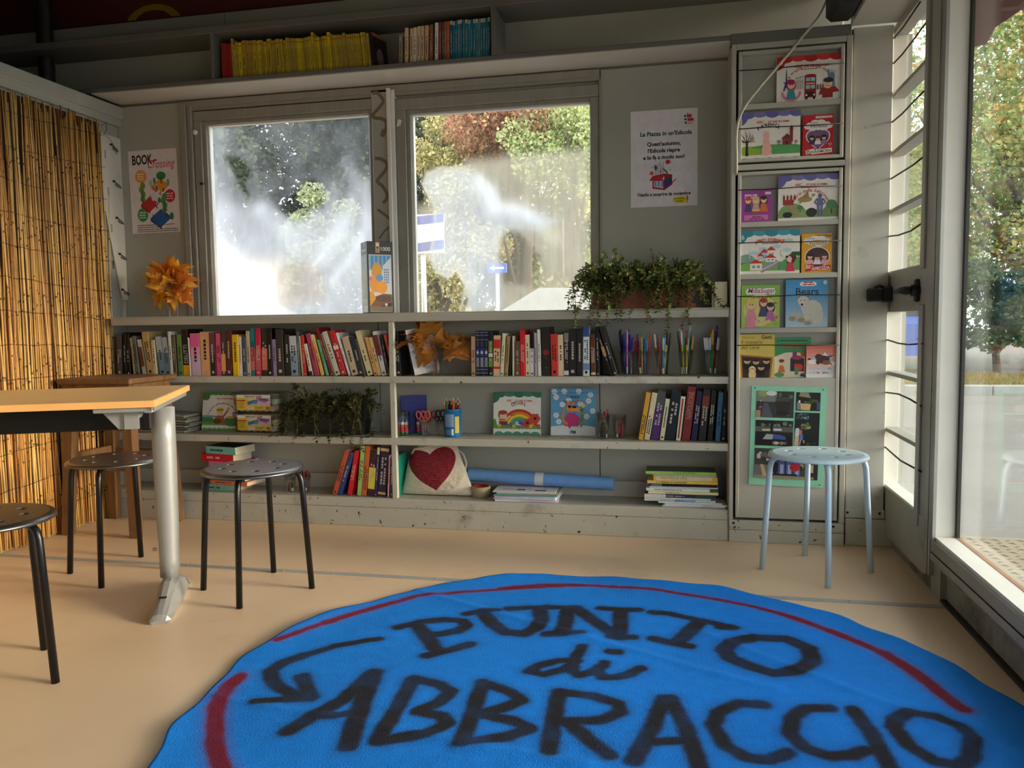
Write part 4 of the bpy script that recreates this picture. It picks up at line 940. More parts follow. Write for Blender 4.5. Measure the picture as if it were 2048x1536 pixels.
A = Art(.115, .165); A.rect(0, 0, 100, A.H, (44, 40, 44)); A.rect(0, A.H - 14, 100, A.H, (176, 110, 46)); A.ell(45, 50, 24, 36, (120, 104, 100)); A.build('cover_print', b, loc=(.0162, 0, 0), rot=(0, 0, pi / 2))
px_ = -9
for n, (x0, x1, t, h, lean, col) in enumerate(DATA['UT']):
    if x0 < px_ + .0008: x0 = px_ + .0008
    t = max(.006, min(t, .016)); px_ = x0 + t; c = gain(col, 2.0)
    m, p = book_mesh(t, h, .115, c, -1); b = m.build('book', M['cover'], None, (x0 + t, 3.674 + rr.uniform(0, .003), 2.2005), (0, lean * .6, 0))
    tag(b, '%s paperback, %s from left in the teal row on the high shelf' % (cname(c), ordinal(n + 1)), 'book', 'small paperbacks on the high shelf'); p.build('page_block', M['paper'], b)
    A = Art(t, h)
    if n > 12 and n % 3 != 0: A.rect(1, A.H - 100 * .018 / t, 99, A.H - 4, (205, 198, 180))
    _dash(A, rr, .2, .75, (60, 50, 45) if sum(c) > 380 else (190, 190, 180), 1); A.build('spine_print', b, loc=(-t, 0, 0))

def flat_book(x0, x1, z0, z1, y, depth, col, lab, group, yaw=0.0, title=None, top=None, flip=False, ends=None):
    w = x1 - x0; t = z1 - z0
    m, p = book_mesh(t, w, depth, col, 1)
    b = m.build('book', M['cover'], None); p.build('page_block', M['paper'], b); tag(b, lab, 'book', group)
    A = Art(t, w)
    if ends:
        for f0, f1, c in ends: A.rect(0.5, A.H * f0, 99.5, A.H * f1, c)
    if title and flip: A.text(title[0], 22, A.H * (title[1] + title[2]), 58, title[3], 'l', rot=-pi / 2, maxw=A.H * title[2])
    elif title: A.text(title[0], 80, A.H * title[1], 58, title[3], 'l', rot=pi / 2, maxw=A.H * title[2])
    elif t > .008: _dash(A, rr, .12, .55, (40, 36, 36) if sum(col) > 330 else (215, 205, 190), 1)
    if A.n: A.build('spine_print', b)
    if top: MB().box(-.0004, -.00005, .001, depth - .001, .0008, w - .0008, top).build('cover_print', M['print'], b)
    # local z (height) -> world x ; local x (thickness) -> world -z .. keep the spine towards -y
    b.matrix_world = Matrix.Translation((x0, y, z1 - 0.0003)) @ Matrix.Rotation(yaw, 4, 'Z') @ Matrix(((0, 0, 1, 0), (0, 1, 0, 0), (-1, 0, 0, 0), (0, 0, 0, 1)))
    return b
SLN = [('shiny turquoise-edged black book on top of the pile behind the black stool'), ('thick red book second in the pile behind the black stool'), ('pink book in the middle of the pile behind the black stool'), ('blue book in the pile behind the black stool'), ('thin orange book low in the pile behind the black stool'), ('pale teal book at the bottom of the pile behind the black stool')]
SLZ = [.142, .176, .198, .258, .296, .336, .376]
sl = DATA['SL']
for i, (x0, x1, z0, z1, c) in enumerate(sl):
    k = 5 - i; flat_book(x0, x1, SLZ[k] + .0006, SLZ[k + 1] - .0003, 3.685 + .004 * (i % 3), .145, gain(c, 1.4), SLN[i], 'books piled flat on the bottom shelf', yaw=radians((-12, -9, -4, -6, -10, -8)[i]), top=(24, 24, 26) if i == 0 else None)
zc = .1425
SRT = {0: ('Riscopriamo la favola', .25, .45, (60, 80, 40)), 2: ('Sogni di cioccolato', .08, .45, (110, 90, 50)), 4: ('LEONARDO', .02, .17, (235, 232, 225)), 7: ('FATTA PER TE', .10, .35, (60, 56, 40)), 12: ('IL SANTO GRAAL', .5, .28, (60, 56, 56)), 13: ('I VIAGGI DI GULLIVER', .42, .36, (50, 46, 46))}
SRN = ['pale green-spined picture book on top of the right pile', 'thin grey-white book second from the top of the right pile', 'cream book with yellow ends near the top of the right pile', 'yellow-spined book in the right pile', 'thin black book lettered LEONARDO in the right pile', 'pale blue-white thin book under the black one in the right pile', 'white thin book in the middle of the right pile', 'lime cream book in the middle of the right pile', 'white and navy book jutting left in the right pile', 'white book under the navy one in the right pile', 'white book with sky blue spine patch in the right pile', 'white thin book, third from the bottom of the right pile', 'white book lettered IL SANTO GRAAL, second from the bottom of the pile', 'white book lettered I VIAGGI DI GULLIVER, bottom of the pile']
SR = DATA['SR']; zt = [r[3] for r in SR]; zb = [r[2] for r in SR]
edges = [.1424] + [(zb[i] + zt[i + 1]) / 2 for i in range(12, -1, -1)] + [zt[0]]
for i, (x0, x1, z0, z1, c) in enumerate(SR):
    k = 13 - i; ends = {2: [(0, .04, (235, 190, 60)), (.92, 1, (235, 190, 60))], 8: [(0, .3, (230, 226, 220)), (.72, .96, (60, 80, 70))], 10: [(.43, .72, (120, 180, 215))], 3: [(0, .2, (236, 200, 120))]}.get(i)
    flat_book(x0 + .0, min(x1, .2095), edges[k] + .0004, edges[k + 1] - .0003, 3.668 - (.006 if i > 10 else 0) + .002 * (i % 2), .13 - .01 * (i % 3), gain(c, 1.25), SRN[i], 'picture books piled flat at the right', title=SRT.get(i), flip=True, ends=ends, top=(58, 68, 68) if i == 0 else None)
for k, x1 in zip(range(7), (-2.52, -2.50, -2.515, -2.49, -2.51, -2.50, -2.52)):
    z = .4405 + k * .013
    m = MB(); n = 10; prof = [(x1 - .27 + .27 * i / n, z + (.0 if k == 0 else .004 * (k / 6.0) * sin(pi * i / n) * 2)) for i in range(n + 1)]
    m.prism([(x, q) for x, q in prof] + [(x, q + .011) for x, q in prof[::-1]], 'y', 3.69, 3.845, (120, 116, 104) if k % 2 else (160, 156, 140))
    o = m.build('magazine', M['paper']); tag(o, 'grey magazine, %s from the bottom of the sagging pile behind the table leg' % ordinal(k + 1), 'magazine', 'magazines piled on the lower shelf')
    MB().prism([(x, q + .0004) for x, q in prof] + [(x, q + .0025) for x, q in prof[::-1]], 'y', 3.6896, 3.6902, (60, 60, 52)).build('spine_print', M['print'], o)
# ---------------------------------------------------------------- display cabinet with its two doors
cb = thing('display_cabinet', 'tall grey metal cabinet beside the door with picture books displayed on its front', 'cabinet', (0.456, 3.63, 0))
def cpart(n, m, x0, x1, y0, y1, z0, z1, ch=0.002, parent=None): return MB().box(x0 - .456, x1 - .456, y0 - 3.63, y1 - 3.63, z0, z1, ch=ch).build(n, m, parent or cb)
cpart('side_stile', M['paint'], 0.215, 0.233, 3.632, 3.72, 0.10, 2.158); cpart('side_stile', M['paint'], 0.676, 0.6985, 3.632, 3.72, 0.10, 2.158)
cpart('top_rail', M['paint'], 0.233, 0.676, 3.632, 3.72, 2.134, 2.158); cpart('middle_rail', M['paint'], 0.233, 0.676, 3.632, 3.72, 1.628, 1.652)
cpart('plinth', M['paint_worn'], 0.216, 0.698, 3.63, 3.72, 0.0, 0.055); cpart('plinth', M['paint_worn'], 0.216, 0.698, 3.633, 3.72, 0.056, 0.099)
cpart('back_sheet', M['dark_gap'], 0.233, 0.676, 3.695, 3.71, 0.10, 2.14, 0)
for x in (.236, .655): MB().lathe([(0.006, 0), (0.005, -0.004), (0, -0.005)], 8).xf(Matrix.Translation((x - .456, .003, .085)) @ Matrix.Rotation(-pi / 2, 4, 'X')).build('screw', M['wire'], cb)
def door(z0, z1, ledges, wires, solid=None):
    d = MB(); X0, X1 = 0.2425 - .456, 0.6675 - .456; e = .014
    d.box(X0, X0 + e, 0, .05, z0, z1, ch=.0015).box(X1 - e, X1, 0, .05, z0, z1, ch=.0015).box(X0 + e, X1 - e, 0, .05, z1 - e, z1, ch=.0015)
    if solid: d.box(X0 + e, X1 - e, .002, .05, z0, solid, ch=.001)
    else: d.box(X0 + e, X1 - e, 0, .05, z0, z0 + e, ch=.0015)
    D = d.build('door', M['paint'], cb)
    MB().box(X0 + .004, X1 - .004, .036, .046, (solid or z0) + .002, z1 - .004).build('back_panel', M['paint_clean'], D)
    for z in ledges: MB().box(X0 + e, X1 - e, .0005, .036, z - .022, z, ch=.0015).build('ledge', M['paint'], D)
    for i, z in enumerate(wires):
        b = .004 * (i % 2); MB().tube([(X0 + .002, -.0012, z), (X0 + .12, -.003, z + b - .003), (X0 + .26, -.003, z - b + .001), (X1 - .002, -.0012, z - .002)], .0022, 6).build('retaining_wire', M['wire'], D)
    return D
door(1.661, 2.125, [1.904], [2.046, 1.802]); door(0.111, 1.620, [1.407, 1.184, 0.951], [1.545, 1.318, 1.089, .876], solid=0.733)

# ---------------------------------------------------------------- picture book covers
WH = (238, 234, 224); RED = (200, 40, 45); BLK = (30, 28, 30); GRN = (88, 160, 90); SKIN = (240, 200, 170)
def abc(A, col, dark):
    """scalloped top edge and series title shared by one set of picture books"""
    A.rect(0, 0, 100, A.H, WH); A.rect(0, A.H - 5, 100, A.H, col)
    for i in range(5): A.ell(14 + i * 20, A.H - 3, 12, 7.5 - (i % 2) * 1.5, col if i % 2 else dark)
    A.poly([(0, A.H), (14, A.H), (13, A.H - 12), (9, A.H - 18), (4, A.H - 21), (0, A.H - 22)], dark)
    A.text('ABC', 34, A.H - 19, 4.6, (215, 90, 80), 'c', bold=.03); A.text('... STORIE IN RIMA', 42, A.H - 19, 3.6, RED, 'l', bold=.03); A.lines(38, 66, A.H - 22.5, 1, 2, 1.3, (120, 60, 60))
def kid(A, x, y, s, hair, dress, long=True):
    if long: A.ell(x, y + 7 * s, 5.4 * s, 7 * s, hair)
    A.poly([(x - 3 * s, y + 3 * s), (x + 3 * s, y + 3 * s), (x + 6 * s, y - 9 * s), (x - 6 * s, y - 9 * s)], dress); A.ell(x, y + 8 * s, 4.1 * s, 4.6 * s, SKIN); A.ell(x, y + 11 * s, 4.5 * s, 2.8 * s, hair)
    A.ell(x - 1.5 * s, y + 8 * s, .6 * s, .7 * s, BLK, 6); A.ell(x + 1.5 * s, y + 8 * s, .6 * s, .7 * s, BLK, 6)
def tree2(A, x, y, s, c, trunk=(90, 60, 40)): A.rect(x - .6 * s, y, x + .6 * s, y + 6 * s, trunk); A.ell(x, y + 8 * s, 4.4 * s, 4 * s, c)
def flower(A, x, y, r, c, m=(60, 40, 40)):
    for k in range(6): t = k * pi / 3; A.ell(x + r * .6 * cos(t), y + r * .6 * sin(t), r * .5, r * .5, c, 10)
    A.ell(x, y, r * .35, r * .35, m, 10)
def c_citta(A):
    abc(A, (214, 60, 60), (190, 40, 50)); A.rect(3, A.H - 12, 9, A.H - 8, WH)
    A.text('Le grandi città del mondo', 0, 0, 5.2, (205, 60, 50), bold=.02, arc=(52, 16, 38))
    A.poly([(10, 18), (22, 18), (17, 32), (16, 52), (15, 52), (14, 32)], (45, 75, 120)); A.rect(11, 30, 20, 32, (45, 75, 120)); A.ell(16, 19, 3, 4, WH)
    for i in range(7): A.rect(63 + i * 4, 17, 66 + i * 4, 24, (120, 105, 95)); A.ell(64.5 + i * 4, 24, 1.5, 1.5, (120, 105, 95), 8)
    A.rect(30, 18, 42, 36, (214, 206, 190)); [A.rect(31 + 3 * i, 20, 32 + 3 * i, 34, (160, 150, 135)) for i in range(4)]; A.line([(29, 37), (43, 39)], 2, (170, 160, 150))
    A.ell(86, 37, 5, 6, (110, 145, 160)); A.poly([(81, 14), (92, 14), (90, 36), (83, 36)], (110, 145, 160)); A.line([(82, 34), (80, 48)], 3, (110, 145, 160)); [A.line([(86, 40), (86 + 7 * cos(radians(a)), 42 + 6 * sin(radians(a)))], .8, (90, 125, 140)) for a in (20, 55, 90, 125)]
    A.rect(44, 5, 62, 40, (165, 30, 38)); A.ell(53, 40, 9, 2.5, (165, 30, 38))
    for y in (19, 31): A.rect(46, y, 52.4, y + 6, (150, 205, 220)); A.rect(53.6, y, 60, y + 6, (150, 205, 220))
    A.rect(46, 26.5, 60, 28.5, (220, 200, 150)); A.rect(47, 6, 59, 14, (60, 40, 40)); A.ell(47, 9, 1.6, 1.6, (240, 230, 190)); A.ell(59, 9, 1.6, 1.6, (240, 230, 190)); A.rect(45, 2, 49, 6, BLK); A.rect(57, 2, 61, 6, BLK)
    A.band(23, 16, 12, 16, (225, 130, 165), 180, 360); kid(A, 23, 16, 1.35, (200, 45, 105), (70, 150, 150)); A.ell(22, 32, 7, 4, (170, 40, 95))
    A.poly([(66, 8), (98, 12), (92, 20), (70, 19)], (160, 45, 45)); A.rect(72, 3, 88, 18, (160, 45, 45)); A.ell(80, 25, 7, 7.5, SKIN); A.ell(81, 31, 8, 4, (60, 52, 52)); A.line([(77, 22), (84, 22)], .8, RED)
def c_pasqua(A):
    abc(A, (130, 125, 185), (110, 108, 175)); A.text('PASQUA', 0, 0, 6, (50, 50, 72), bold=.03, arc=(48, 28, 28))
    A.rect(0, 9, 100, 22, (90, 165, 95)); A.ell(14, 15, 26, 9, (150, 185, 70)); A.rect(0, 5, 100, 9, WH); [A.ell(8 + 21 * i, -1, 9, 5, (90, 88, 150)) for i in range(5)]; A.ell(60, 22, 40, 3.5, (90, 165, 95))
    A.line([(12, 9), (12, 34)], 4, (62, 40, 40)); A.poly([(9, 8), (15, 8), (13, 22), (11, 22)], (62, 40, 40))
    for a, l in [(150, 12), (120, 16), (95, 18), (70, 16), (45, 15), (20, 12), (165, 9)]:
        x, y = 12 + l * cos(radians(a)), 31 + l * sin(radians(a)) * .9; A.line([(12, 30), (x, y)], 1.1, (62, 40, 40)); A.line([((12 + x) / 2, (30 + y) / 2), (x + 3, y - 3)], .7, (62, 40, 40)); A.line([(x, y), (x - 2, y + 4)], .6, (62, 40, 40))
    A.ell(45, 17, 8.5, 10, (240, 180, 165)); A.ell(45, 29, 5.5, 6, (240, 180, 165)); A.ell(43, 40, 2.2, 9, (240, 180, 165)); A.ell(47, 39, 2.2, 9, (240, 180, 165)); A.rect(36, 9, 54, 12, (240, 180, 165))
    A.rect(71, 24, 86, 34, (140, 62, 62)); A.poly([(69, 34), (78.5, 43), (88, 34)], (120, 45, 50)); A.rect(83, 28, 88, 50, (130, 55, 58)); A.poly([(82, 50), (89, 50), (85.5, 57)], (100, 40, 45)); A.rect(76, 24, 80, 30, (90, 40, 42))
    tree2(A, 65, 23, .8, (150, 140, 135)); tree2(A, 93, 23, .7, (165, 150, 145))
def photo3(A, cx, cy, rx, ry, hairs, tops, bgc):
    A.ell(cx, cy, rx, ry, bgc, 28)
    n = len(hairs)
    for i, (h, t) in enumerate(zip(hairs, tops)):
        x = cx + (i - (n - 1) / 2) * rx * .62; y = cy - ry * .05 - (i % 2) * ry * .12; r = rx * .26
        A.ell(x, y, r * 1.35, ry * .46, h); A.poly([(x - r * 1.3, cy - ry * .78), (x + r * 1.3, cy - ry * .78), (x + r * .9, cy - ry * .28), (x - r * .9, cy - ry * .28)], t); A.ell(x, y + ry * .05, r * .8, ry * .24, (225, 180, 150)); A.ell(x, y + ry * .26, r * 1.05, ry * .14, h); A.line([(x - r * .3, y - ry * .05), (x + r * .3, y - ry * .05)], ry * .04, (190, 80, 80))
def c_innamora(A):
    A.rect(0, 0, 100, A.H, (196, 32, 40)); A.rect(42, A.H - 12, 96, A.H - 5, WH); A.text('CONSIGLI DI RAGAZZA', 69, A.H - 10.5, 4, BLK, maxw=50)
    for x, y in [(25, 112), (40, 120), (60, 120), (78, 112), (32, 100), (52, 102), (70, 100), (18, 106), (84, 106)]: A.ell(x, A.H * y / 146.0, 14, 9, WH)
    A.text('Disney', 36, A.H * .80, 7, BLK, shear=.3); A.text('Violetta', 52, A.H * .70, 13, BLK, shear=.25, maxw=60)
    P = []
    for i in range(40): t = 2 * pi * i / 40; P.append((50 + 2.5 * 16 * sin(t) ** 3, A.H * .43 + 2.6 * (13 * cos(t) - 5 * cos(2 * t) - 2 * cos(3 * t) - cos(4 * t))))
    A.poly(P, WH); A.poly([(50 + (x - 50) * .92, A.H * .43 + (y - A.H * .43) * .92) for x, y in P], (120, 90, 125))
    photo3(A, 50, A.H * .45, 32, 27, [(40, 28, 28), (90, 55, 40), (40, 30, 30)], [(50, 60, 95), (230, 225, 225), (140, 120, 150)], (120, 90, 125))
    A.poly([(10, 24), (38, 30), (38, 16), (12, 10)], WH); A.lines(13, 34, 20, 2, 6, 3, BLK); A.poly([(28, 10), (96, 15), (95, 30), (27, 24)], WH); A.text('INNAMORA', 61, 15, 10, (60, 22, 24), rot=.06, maxw=64, bold=.01); A.lines(20, 70, 3, 1, 3, 3, (230, 190, 190))
    A.line([(90, 44), (86, 40), (84, 45), (87, 47), (90, 44), (93, 47), (96, 44), (90, 36), (86, 40)], 1, WH)
def c_amicizia(A):
    A.rect(0, 0, 100, A.H, (232, 168, 36)); A.rect(42, A.H - 12, 98, A.H - 5, (110, 45, 40)); A.text('CONSIGLI DI RAGAZZA', 70, A.H - 10.5, 4, (235, 220, 180), maxw=52)
    for x, y in [(26, .86), (45, .89), (66, .88), (80, .82), (34, .76), (56, .73), (72, .75), (18, .81)]: A.ell(x, A.H * y, 15, 8, WH)
    A.text('Disney', 30, A.H * .86, 7, BLK, shear=.3); A.text('Violetta', 54, A.H * .71, 14, BLK, shear=.2, maxw=58)
    A.ell(52, A.H * .40, 42, 36, WH, 28); photo3(A, 52, A.H * .40, 39, 33, [(50, 34, 30), (80, 48, 36), (95, 55, 40)], [(235, 170, 150), (225, 225, 235), (235, 160, 170)], (70, 50, 48))
    A.poly([(10, 27), (36, 32), (35, 20), (11, 16)], (190, 35, 60)); A.lines(13, 33, 23, 2, 5, 3, WH); A.poly([(30, 6), (97, 10), (97, 26), (30, 21)], (205, 40, 40)); A.text('AMICIZIA', 64, 9.5, 11, WH, rot=.05, maxw=62, bold=.02); A.poly([(12, 12), (32, 14), (32, 6), (12, 4)], (190, 35, 60))
def c_purple(A):
    A.rect(0, 0, 100, A.H, (158, 70, 150)); A.lines(15, 55, A.H - 18, 2, 8, 6, (225, 190, 225)); A.rect(78, A.H - 14, 96, A.H - 6, (225, 215, 225))
    kid(A, 26, 52, 2.1, (190, 80, 60), (70, 70, 120)); kid(A, 50, 53, 2.1, (215, 180, 120), (190, 170, 140)); kid(A, 74, 52, 2.2, (60, 40, 38), (215, 110, 60)); A.ell(50, 33, 13, 8, (170, 90, 70)); A.ell(50, 37, 13, 3, (235, 190, 150))
    A.rect(14, 6, 88, 22, (205, 120, 185)); A.lines(38, 70, 14, 1, 4, 3.5, (120, 40, 100)); A.lines(30, 78, 8, 1, 4, 3.5, (120, 40, 100))
def c_giorni(A):
    abc(A, (128, 122, 178), (108, 104, 168)); A.text('I Giorni della Settimana', 0, 0, 5.6, (196, 42, 48), bold=.02, arc=(54, 18, 31))
    A.ell(24, 10, 24, 20, (128, 160, 100)); A.ell(60, 6, 34, 12, (140, 165, 108)); A.ell(92, 8, 20, 18, (118, 148, 92)); A.rect(0, 0, 100, 4.5, WH)
    A.rect(8, 27, 26, 36, (150, 58, 50)); [A.rect(8 + 6 * i, 36, 11.5 + 6 * i, 42, (135, 48, 42)) for i in range(4)]; [A.poly([(8 + 6 * i, 42), (11.5 + 6 * i, 42), (9.7 + 6 * i, 46)], (165, 70, 60)) for i in range(4)]
    A.line([(18, 26), (26, 20), (24, 15), (36, 10)], 4, (190, 130, 105)); A.ell(16, 10, 8, 5, (40, 44, 40)); A.ell(56, 13, 9, 8, (44, 52, 44)); tree2(A, 37, 14, 1.0, (80, 125, 80)); tree2(A, 89, 10, 2.0, (92, 138, 92))
    A.ell(45, 36, 12, 5, (165, 140, 80)); A.poly([(38, 38), (50, 50), (52, 38)], (150, 122, 66)); A.poly([(55, 38), (62, 46), (60, 41)], (165, 140, 80)); A.ell(59, 43, 3, 2.2, (165, 140, 80)); A.line([(40, 33), (36, 29)], 2, (150, 122, 66))
    A.ell(70, 41, 3.2, 4, (90, 100, 130)); A.rect(65, 24, 75, 37, (105, 112, 145)); A.line([(65, 36), (61, 30), (66, 26)], 2.6, (95, 102, 135)); A.line([(75, 36), (79, 30), (74, 26)], 2.6, (95, 102, 135)); A.rect(65.5, 6, 69, 24, (100, 108, 140)); A.rect(71, 6, 74.5, 24, (100, 108, 140)); A.ell(70, 48, 1.8, 2.8, (225, 150, 120))
def c_comune(A):
    abc(A, (70, 160, 178), (50, 140, 160)); A.text('Il mio comune', 0, 0, 5.6, (196, 42, 48), bold=.02, arc=(50, 24, 34)); A.text('6', 6, A.H - 14, 8, WH)
    for x, y in [(40, 42), (25, 36), (82, 56), (62, 46), (80, 40)]: A.ell(x, y, 7, 3.5, (185, 215, 225))
    A.ell(12, 20, 16, 14, (130, 165, 150)); A.ell(8, 10, 20, 10, (70, 130, 140)); A.ell(45, 10, 50, 12, (120, 175, 90)); A.ell(90, 12, 22, 16, (105, 160, 90)); A.rect(0, 0, 100, 5, WH)
    A.line([(35, 6), (52, 14), (64, 20)], 10, (150, 148, 160)); A.line([(36, 6), (53, 14), (64, 20)], 1, WH)
    for x, y, w_, h_, rf in [(18, 6, 20, 12, 1), (37, 22, 10, 14, 0), (47, 24, 12, 16, 1), (44, 20, 16, 7, 1), (32, 22, 7, 8, 1)]:
        A.rect(x, y, x + w_, y + h_, (240, 225, 200) if rf else (170, 205, 225)); A.poly([(x - 2, y + h_), (x + w_ + 2, y + h_), (x + w_ / 2, y + h_ + 7)], (205, 50, 48)); [A.rect(x + w_ * (.2 + .4 * k), y + h_ * .35, x + w_ * (.42 + .4 * k), y + h_ * .7, (90, 150, 185)) for k in range(2)]
    A.rect(66, 6, 78, 18, (90, 160, 95)); kid(A, 85, 14, 1.2, (95, 35, 45), (215, 50, 90)); A.ell(88, 26, 6, 7, (95, 35, 45)); A.ell(83, 24, 4.5, 5, SKIN); A.ell(79, 28, 2, 2, BLK); A.line([(72, 28), (68, 34), (70, 40)], 2, (170, 200, 190)); [tree2(A, x, 26, .9, (50, 90, 55)) for x in (90, 94, 98)]; A.rect(16, 26, 18, 38, (200, 205, 205)); A.poly([(14, 40), (20, 44), (24, 48), (18, 42)], (190, 195, 195))
def c_milla(A):
    A.rect(0, 0, 100, A.H, (186, 204, 96)); A.rect(0, A.H * .72, 100, A.H, (126, 186, 72)); A.ell(48, 48, 42, 44, (224, 222, 140))
    for i in range(26): x, y = random.Random(i).uniform(3, 97), random.Random(i + 99).uniform(4, A.H - 5); A.ell(x, y, 2.2, 1.4, (110, 165, 70), 8)
    for x in range(18, 90, 8): A.ell(x, A.H - 17, 6.5, 9, WH)
    A.text('MillaSugar', 53, A.H - 21, 13, (170, 60, 140), shear=.2, maxw=72, bold=.012); A.lines(24, 82, A.H * .69, 1, 3, 3.5, (180, 150, 70))
    kid(A, 26, 42, 2.6, (226, 200, 110), (236, 150, 165)); kid(A, 58, 50, 2.2, (176, 60, 50), (70, 80, 110)); kid(A, 76, 38, 2.2, (52, 36, 50), (200, 110, 170)); A.line([(28, 22), (50, 12), (76, 20)], 5, SKIN); A.poly([(10, 0), (40, 0), (34, 22), (18, 22)], (236, 150, 165)); A.ell(86, 66, 5, 2.5, (120, 110, 110)); A.ell(90, 10, 6, 6, (150, 195, 80)); flower(A, 92, 28, 4, (230, 120, 150))
def c_bears(A):
    n = 14
    for i in range(n): f = i / (n - 1.0); c = tuple(int(a * (1 - f) + b * f) for a, b in zip((206, 226, 238), (66, 150, 205))); A.rect(0, A.H * max(0, (i - .5)) / n, 100, A.H * (i + 1) / n, c)
    for x in (42, 50, 58, 64): A.ell(x, A.H - 11, 9, 5.5, WH)
    A.lines(42, 66, A.H - 9, 1, 3, 3, (205, 60, 60), 0); A.lines(40, 68, A.H - 14, 1, 3, 3, (205, 60, 60), 0); A.ell(93, A.H - 8, 4, 4.6, WH); A.rect(92, A.H - 10, 94, A.H - 6, (170, 40, 50))
    A.text('Bears', 51, A.H - 38, 18, (28, 66, 100), bold=.012)
    F = (226, 222, 208); F2 = (206, 200, 184); F3 = (170, 160, 146)
    A.ell(64, 38, 24, 30, F, 26); A.ell(76, 28, 14, 20, F); A.ell(50, 50, 14, 16, F); A.ell(42, 66, 13.5, 12, F, 22); A.ell(30, 76, 3.4, 4.2, F2); A.ell(54, 77, 3.6, 4.2, F2); A.ell(30.4, 75.6, 1.8, 2.4, (90, 82, 76)); A.ell(53.6, 76.6, 1.8, 2.4, (90, 82, 76))
    A.ell(39, 59, 6.5, 6, (235, 231, 220)); A.ell(39, 57, 3.1, 2.8, (28, 26, 26)); A.line([(39, 55), (39, 52)], .8, (60, 55, 50)); A.ell(36, 67, 1.2, 1.3, BLK, 8); A.ell(45.5, 67.5, 1.2, 1.3, BLK, 8)
    A.ell(24, 28, 14, 9, F2); A.ell(16, 22, 8, 6, F3); A.ell(40, 24, 12, 8, F2); A.ell(38, 18, 9, 6, F3); A.ell(58, 13, 12, 7, F2); A.ell(53, 10, 9, 5, F3); A.ell(76, 14, 12, 6, F); A.line([(52, 46), (50, 28), (52, 18)], 12, F)
    [A.line([(p, q), (p + 2, q - 5)], .5, F2) for p, q in ((58, 46), (64, 52), (70, 40), (78, 34), (60, 34), (68, 28), (48, 40))]
def c_cane(A):
    A.rect(0, 0, 100, A.H, (212, 190, 92)); A.text('Marco Lodi', 28, A.H - 11, 5, (90, 60, 30), shear=.2); A.text('Gatti', 78, A.H - 13, 10, BLK, bold=.02); A.text('Il mistero', 38, A.H - 27, 11, (110, 60, 30), shear=.15); A.text('del cane', 34, A.H - 42, 11, (110, 60, 30), shear=.15)
    A.poly([(10, 0), (90, 0), (96, 58), (6, 66)], (168, 112, 52)); A.poly([(14, 0), (86, 0), (90, 54), (11, 61)], (66, 42, 32))
    for x, y in ((26, 46), (50, 44), (78, 46), (64, 28)): A.ell(x, y - 12, 11, 14, (24, 20, 22)); A.ell(x, y, 8.5, 7, (206, 172, 128)); A.ell(x, y + 4.5, 9, 4, (40, 28, 24)); A.line([(x - 3, y - 3), (x + 3, y - 3)], .8, BLK)
    A.ell(40, 8, 10, 16, (226, 200, 140)); A.ell(40, 24, 8.5, 9, (232, 208, 150)); A.ell(40, 25, 2, 1.6, BLK); A.ell(33, 23, 3, 6, (206, 176, 116)); A.ell(47, 23, 3, 6, (206, 176, 116))
def c_green(A):
    A.rect(0, 0, 100, A.H, (64, 146, 96)); A.ell(10, A.H - 10, 1.6, 2, BLK, 8); A.ell(90, A.H - 10, 1.6, 2, BLK, 8); A.lines(15, 86, A.H - 11, 1, 3, 3, (22, 60, 40), 0); A.lines(12, 88, A.H - 23, 1, 3, 5, (150, 88, 50), 0); A.lines(26, 78, A.H - 32, 1, 3, 5, (160, 96, 56), 0)
    A.poly([(0, 0), (100, 0), (100, 64), (60, 74), (30, 72), (0, 60)], (228, 214, 186)); A.rect(44, 18, 82, 56, (56, 44, 52)); A.ell(62, 58, 16, 6, (190, 60, 80)); A.rect(50, 58, 62, 74, (130, 60, 110)); A.ell(84, 68, 12, 9, (170, 100, 60)); A.rect(84, 10, 98, 60, (126, 70, 46)); A.ell(70, 30, 9, 10, (226, 70, 50)); A.ell(60, 34, 5, 7, (215, 60, 45)); A.rect(56, 8, 66, 30, (80, 150, 90))
    kid(A, 20, 30, 1.7, (120, 60, 40), (206, 110, 60), False); A.line([(22, 36), (36, 46)], 2.5, SKIN); A.ell(14, 8, 14, 7, (80, 150, 84)); A.poly([(70, 4), (86, 2), (82, 12), (74, 12)], (60, 70, 130))
def c_mammut(A):
    n = 8
    for i in range(n): f = i / (n - 1.0); A.rect(0, A.H * i / n, 100, A.H * (i + 1) / n, tuple(int(a * (1 - f) + b * f) for a, b in zip((236, 232, 230), (226, 118, 100))))
    A.poly([(10, 52), (34, 80), (46, 66), (60, 88), (82, 64), (96, 52)], (150, 200, 224)); A.poly([(54, 78), (60, 88), (67, 78), (60, 74)], WH); A.ell(20, 54, 16, 8, WH); A.ell(76, 48, 18, 7, WH)
    A.ell(54, 62, 22, 14, (74, 46, 40)); A.ell(40, 72, 12, 10, (82, 50, 42)); A.poly([(66, 72), (92, 80), (70, 66)], (60, 38, 36)); A.ell(66, 52, 14, 8, (150, 86, 50)); A.poly([(60, 50), (82, 46), (78, 56)], (170, 100, 56)); A.poly([(30, 58), (44, 54), (42, 46), (34, 46)], (60, 38, 36)); A.ell(10, 64, 6, 3, BLK); A.poly([(80, 50), (86, 44), (78, 44)], (190, 60, 50))
    for t_, y in (("L'ACCADEMIA", 28), ('DEI MAMMUT', 14)): A.text(t_, 51, y, 9.5, (110, 130, 160), maxw=84, bold=.035); A.text(t_, 51, y, 9.5, (240, 244, 248), maxw=84, bold=.005)
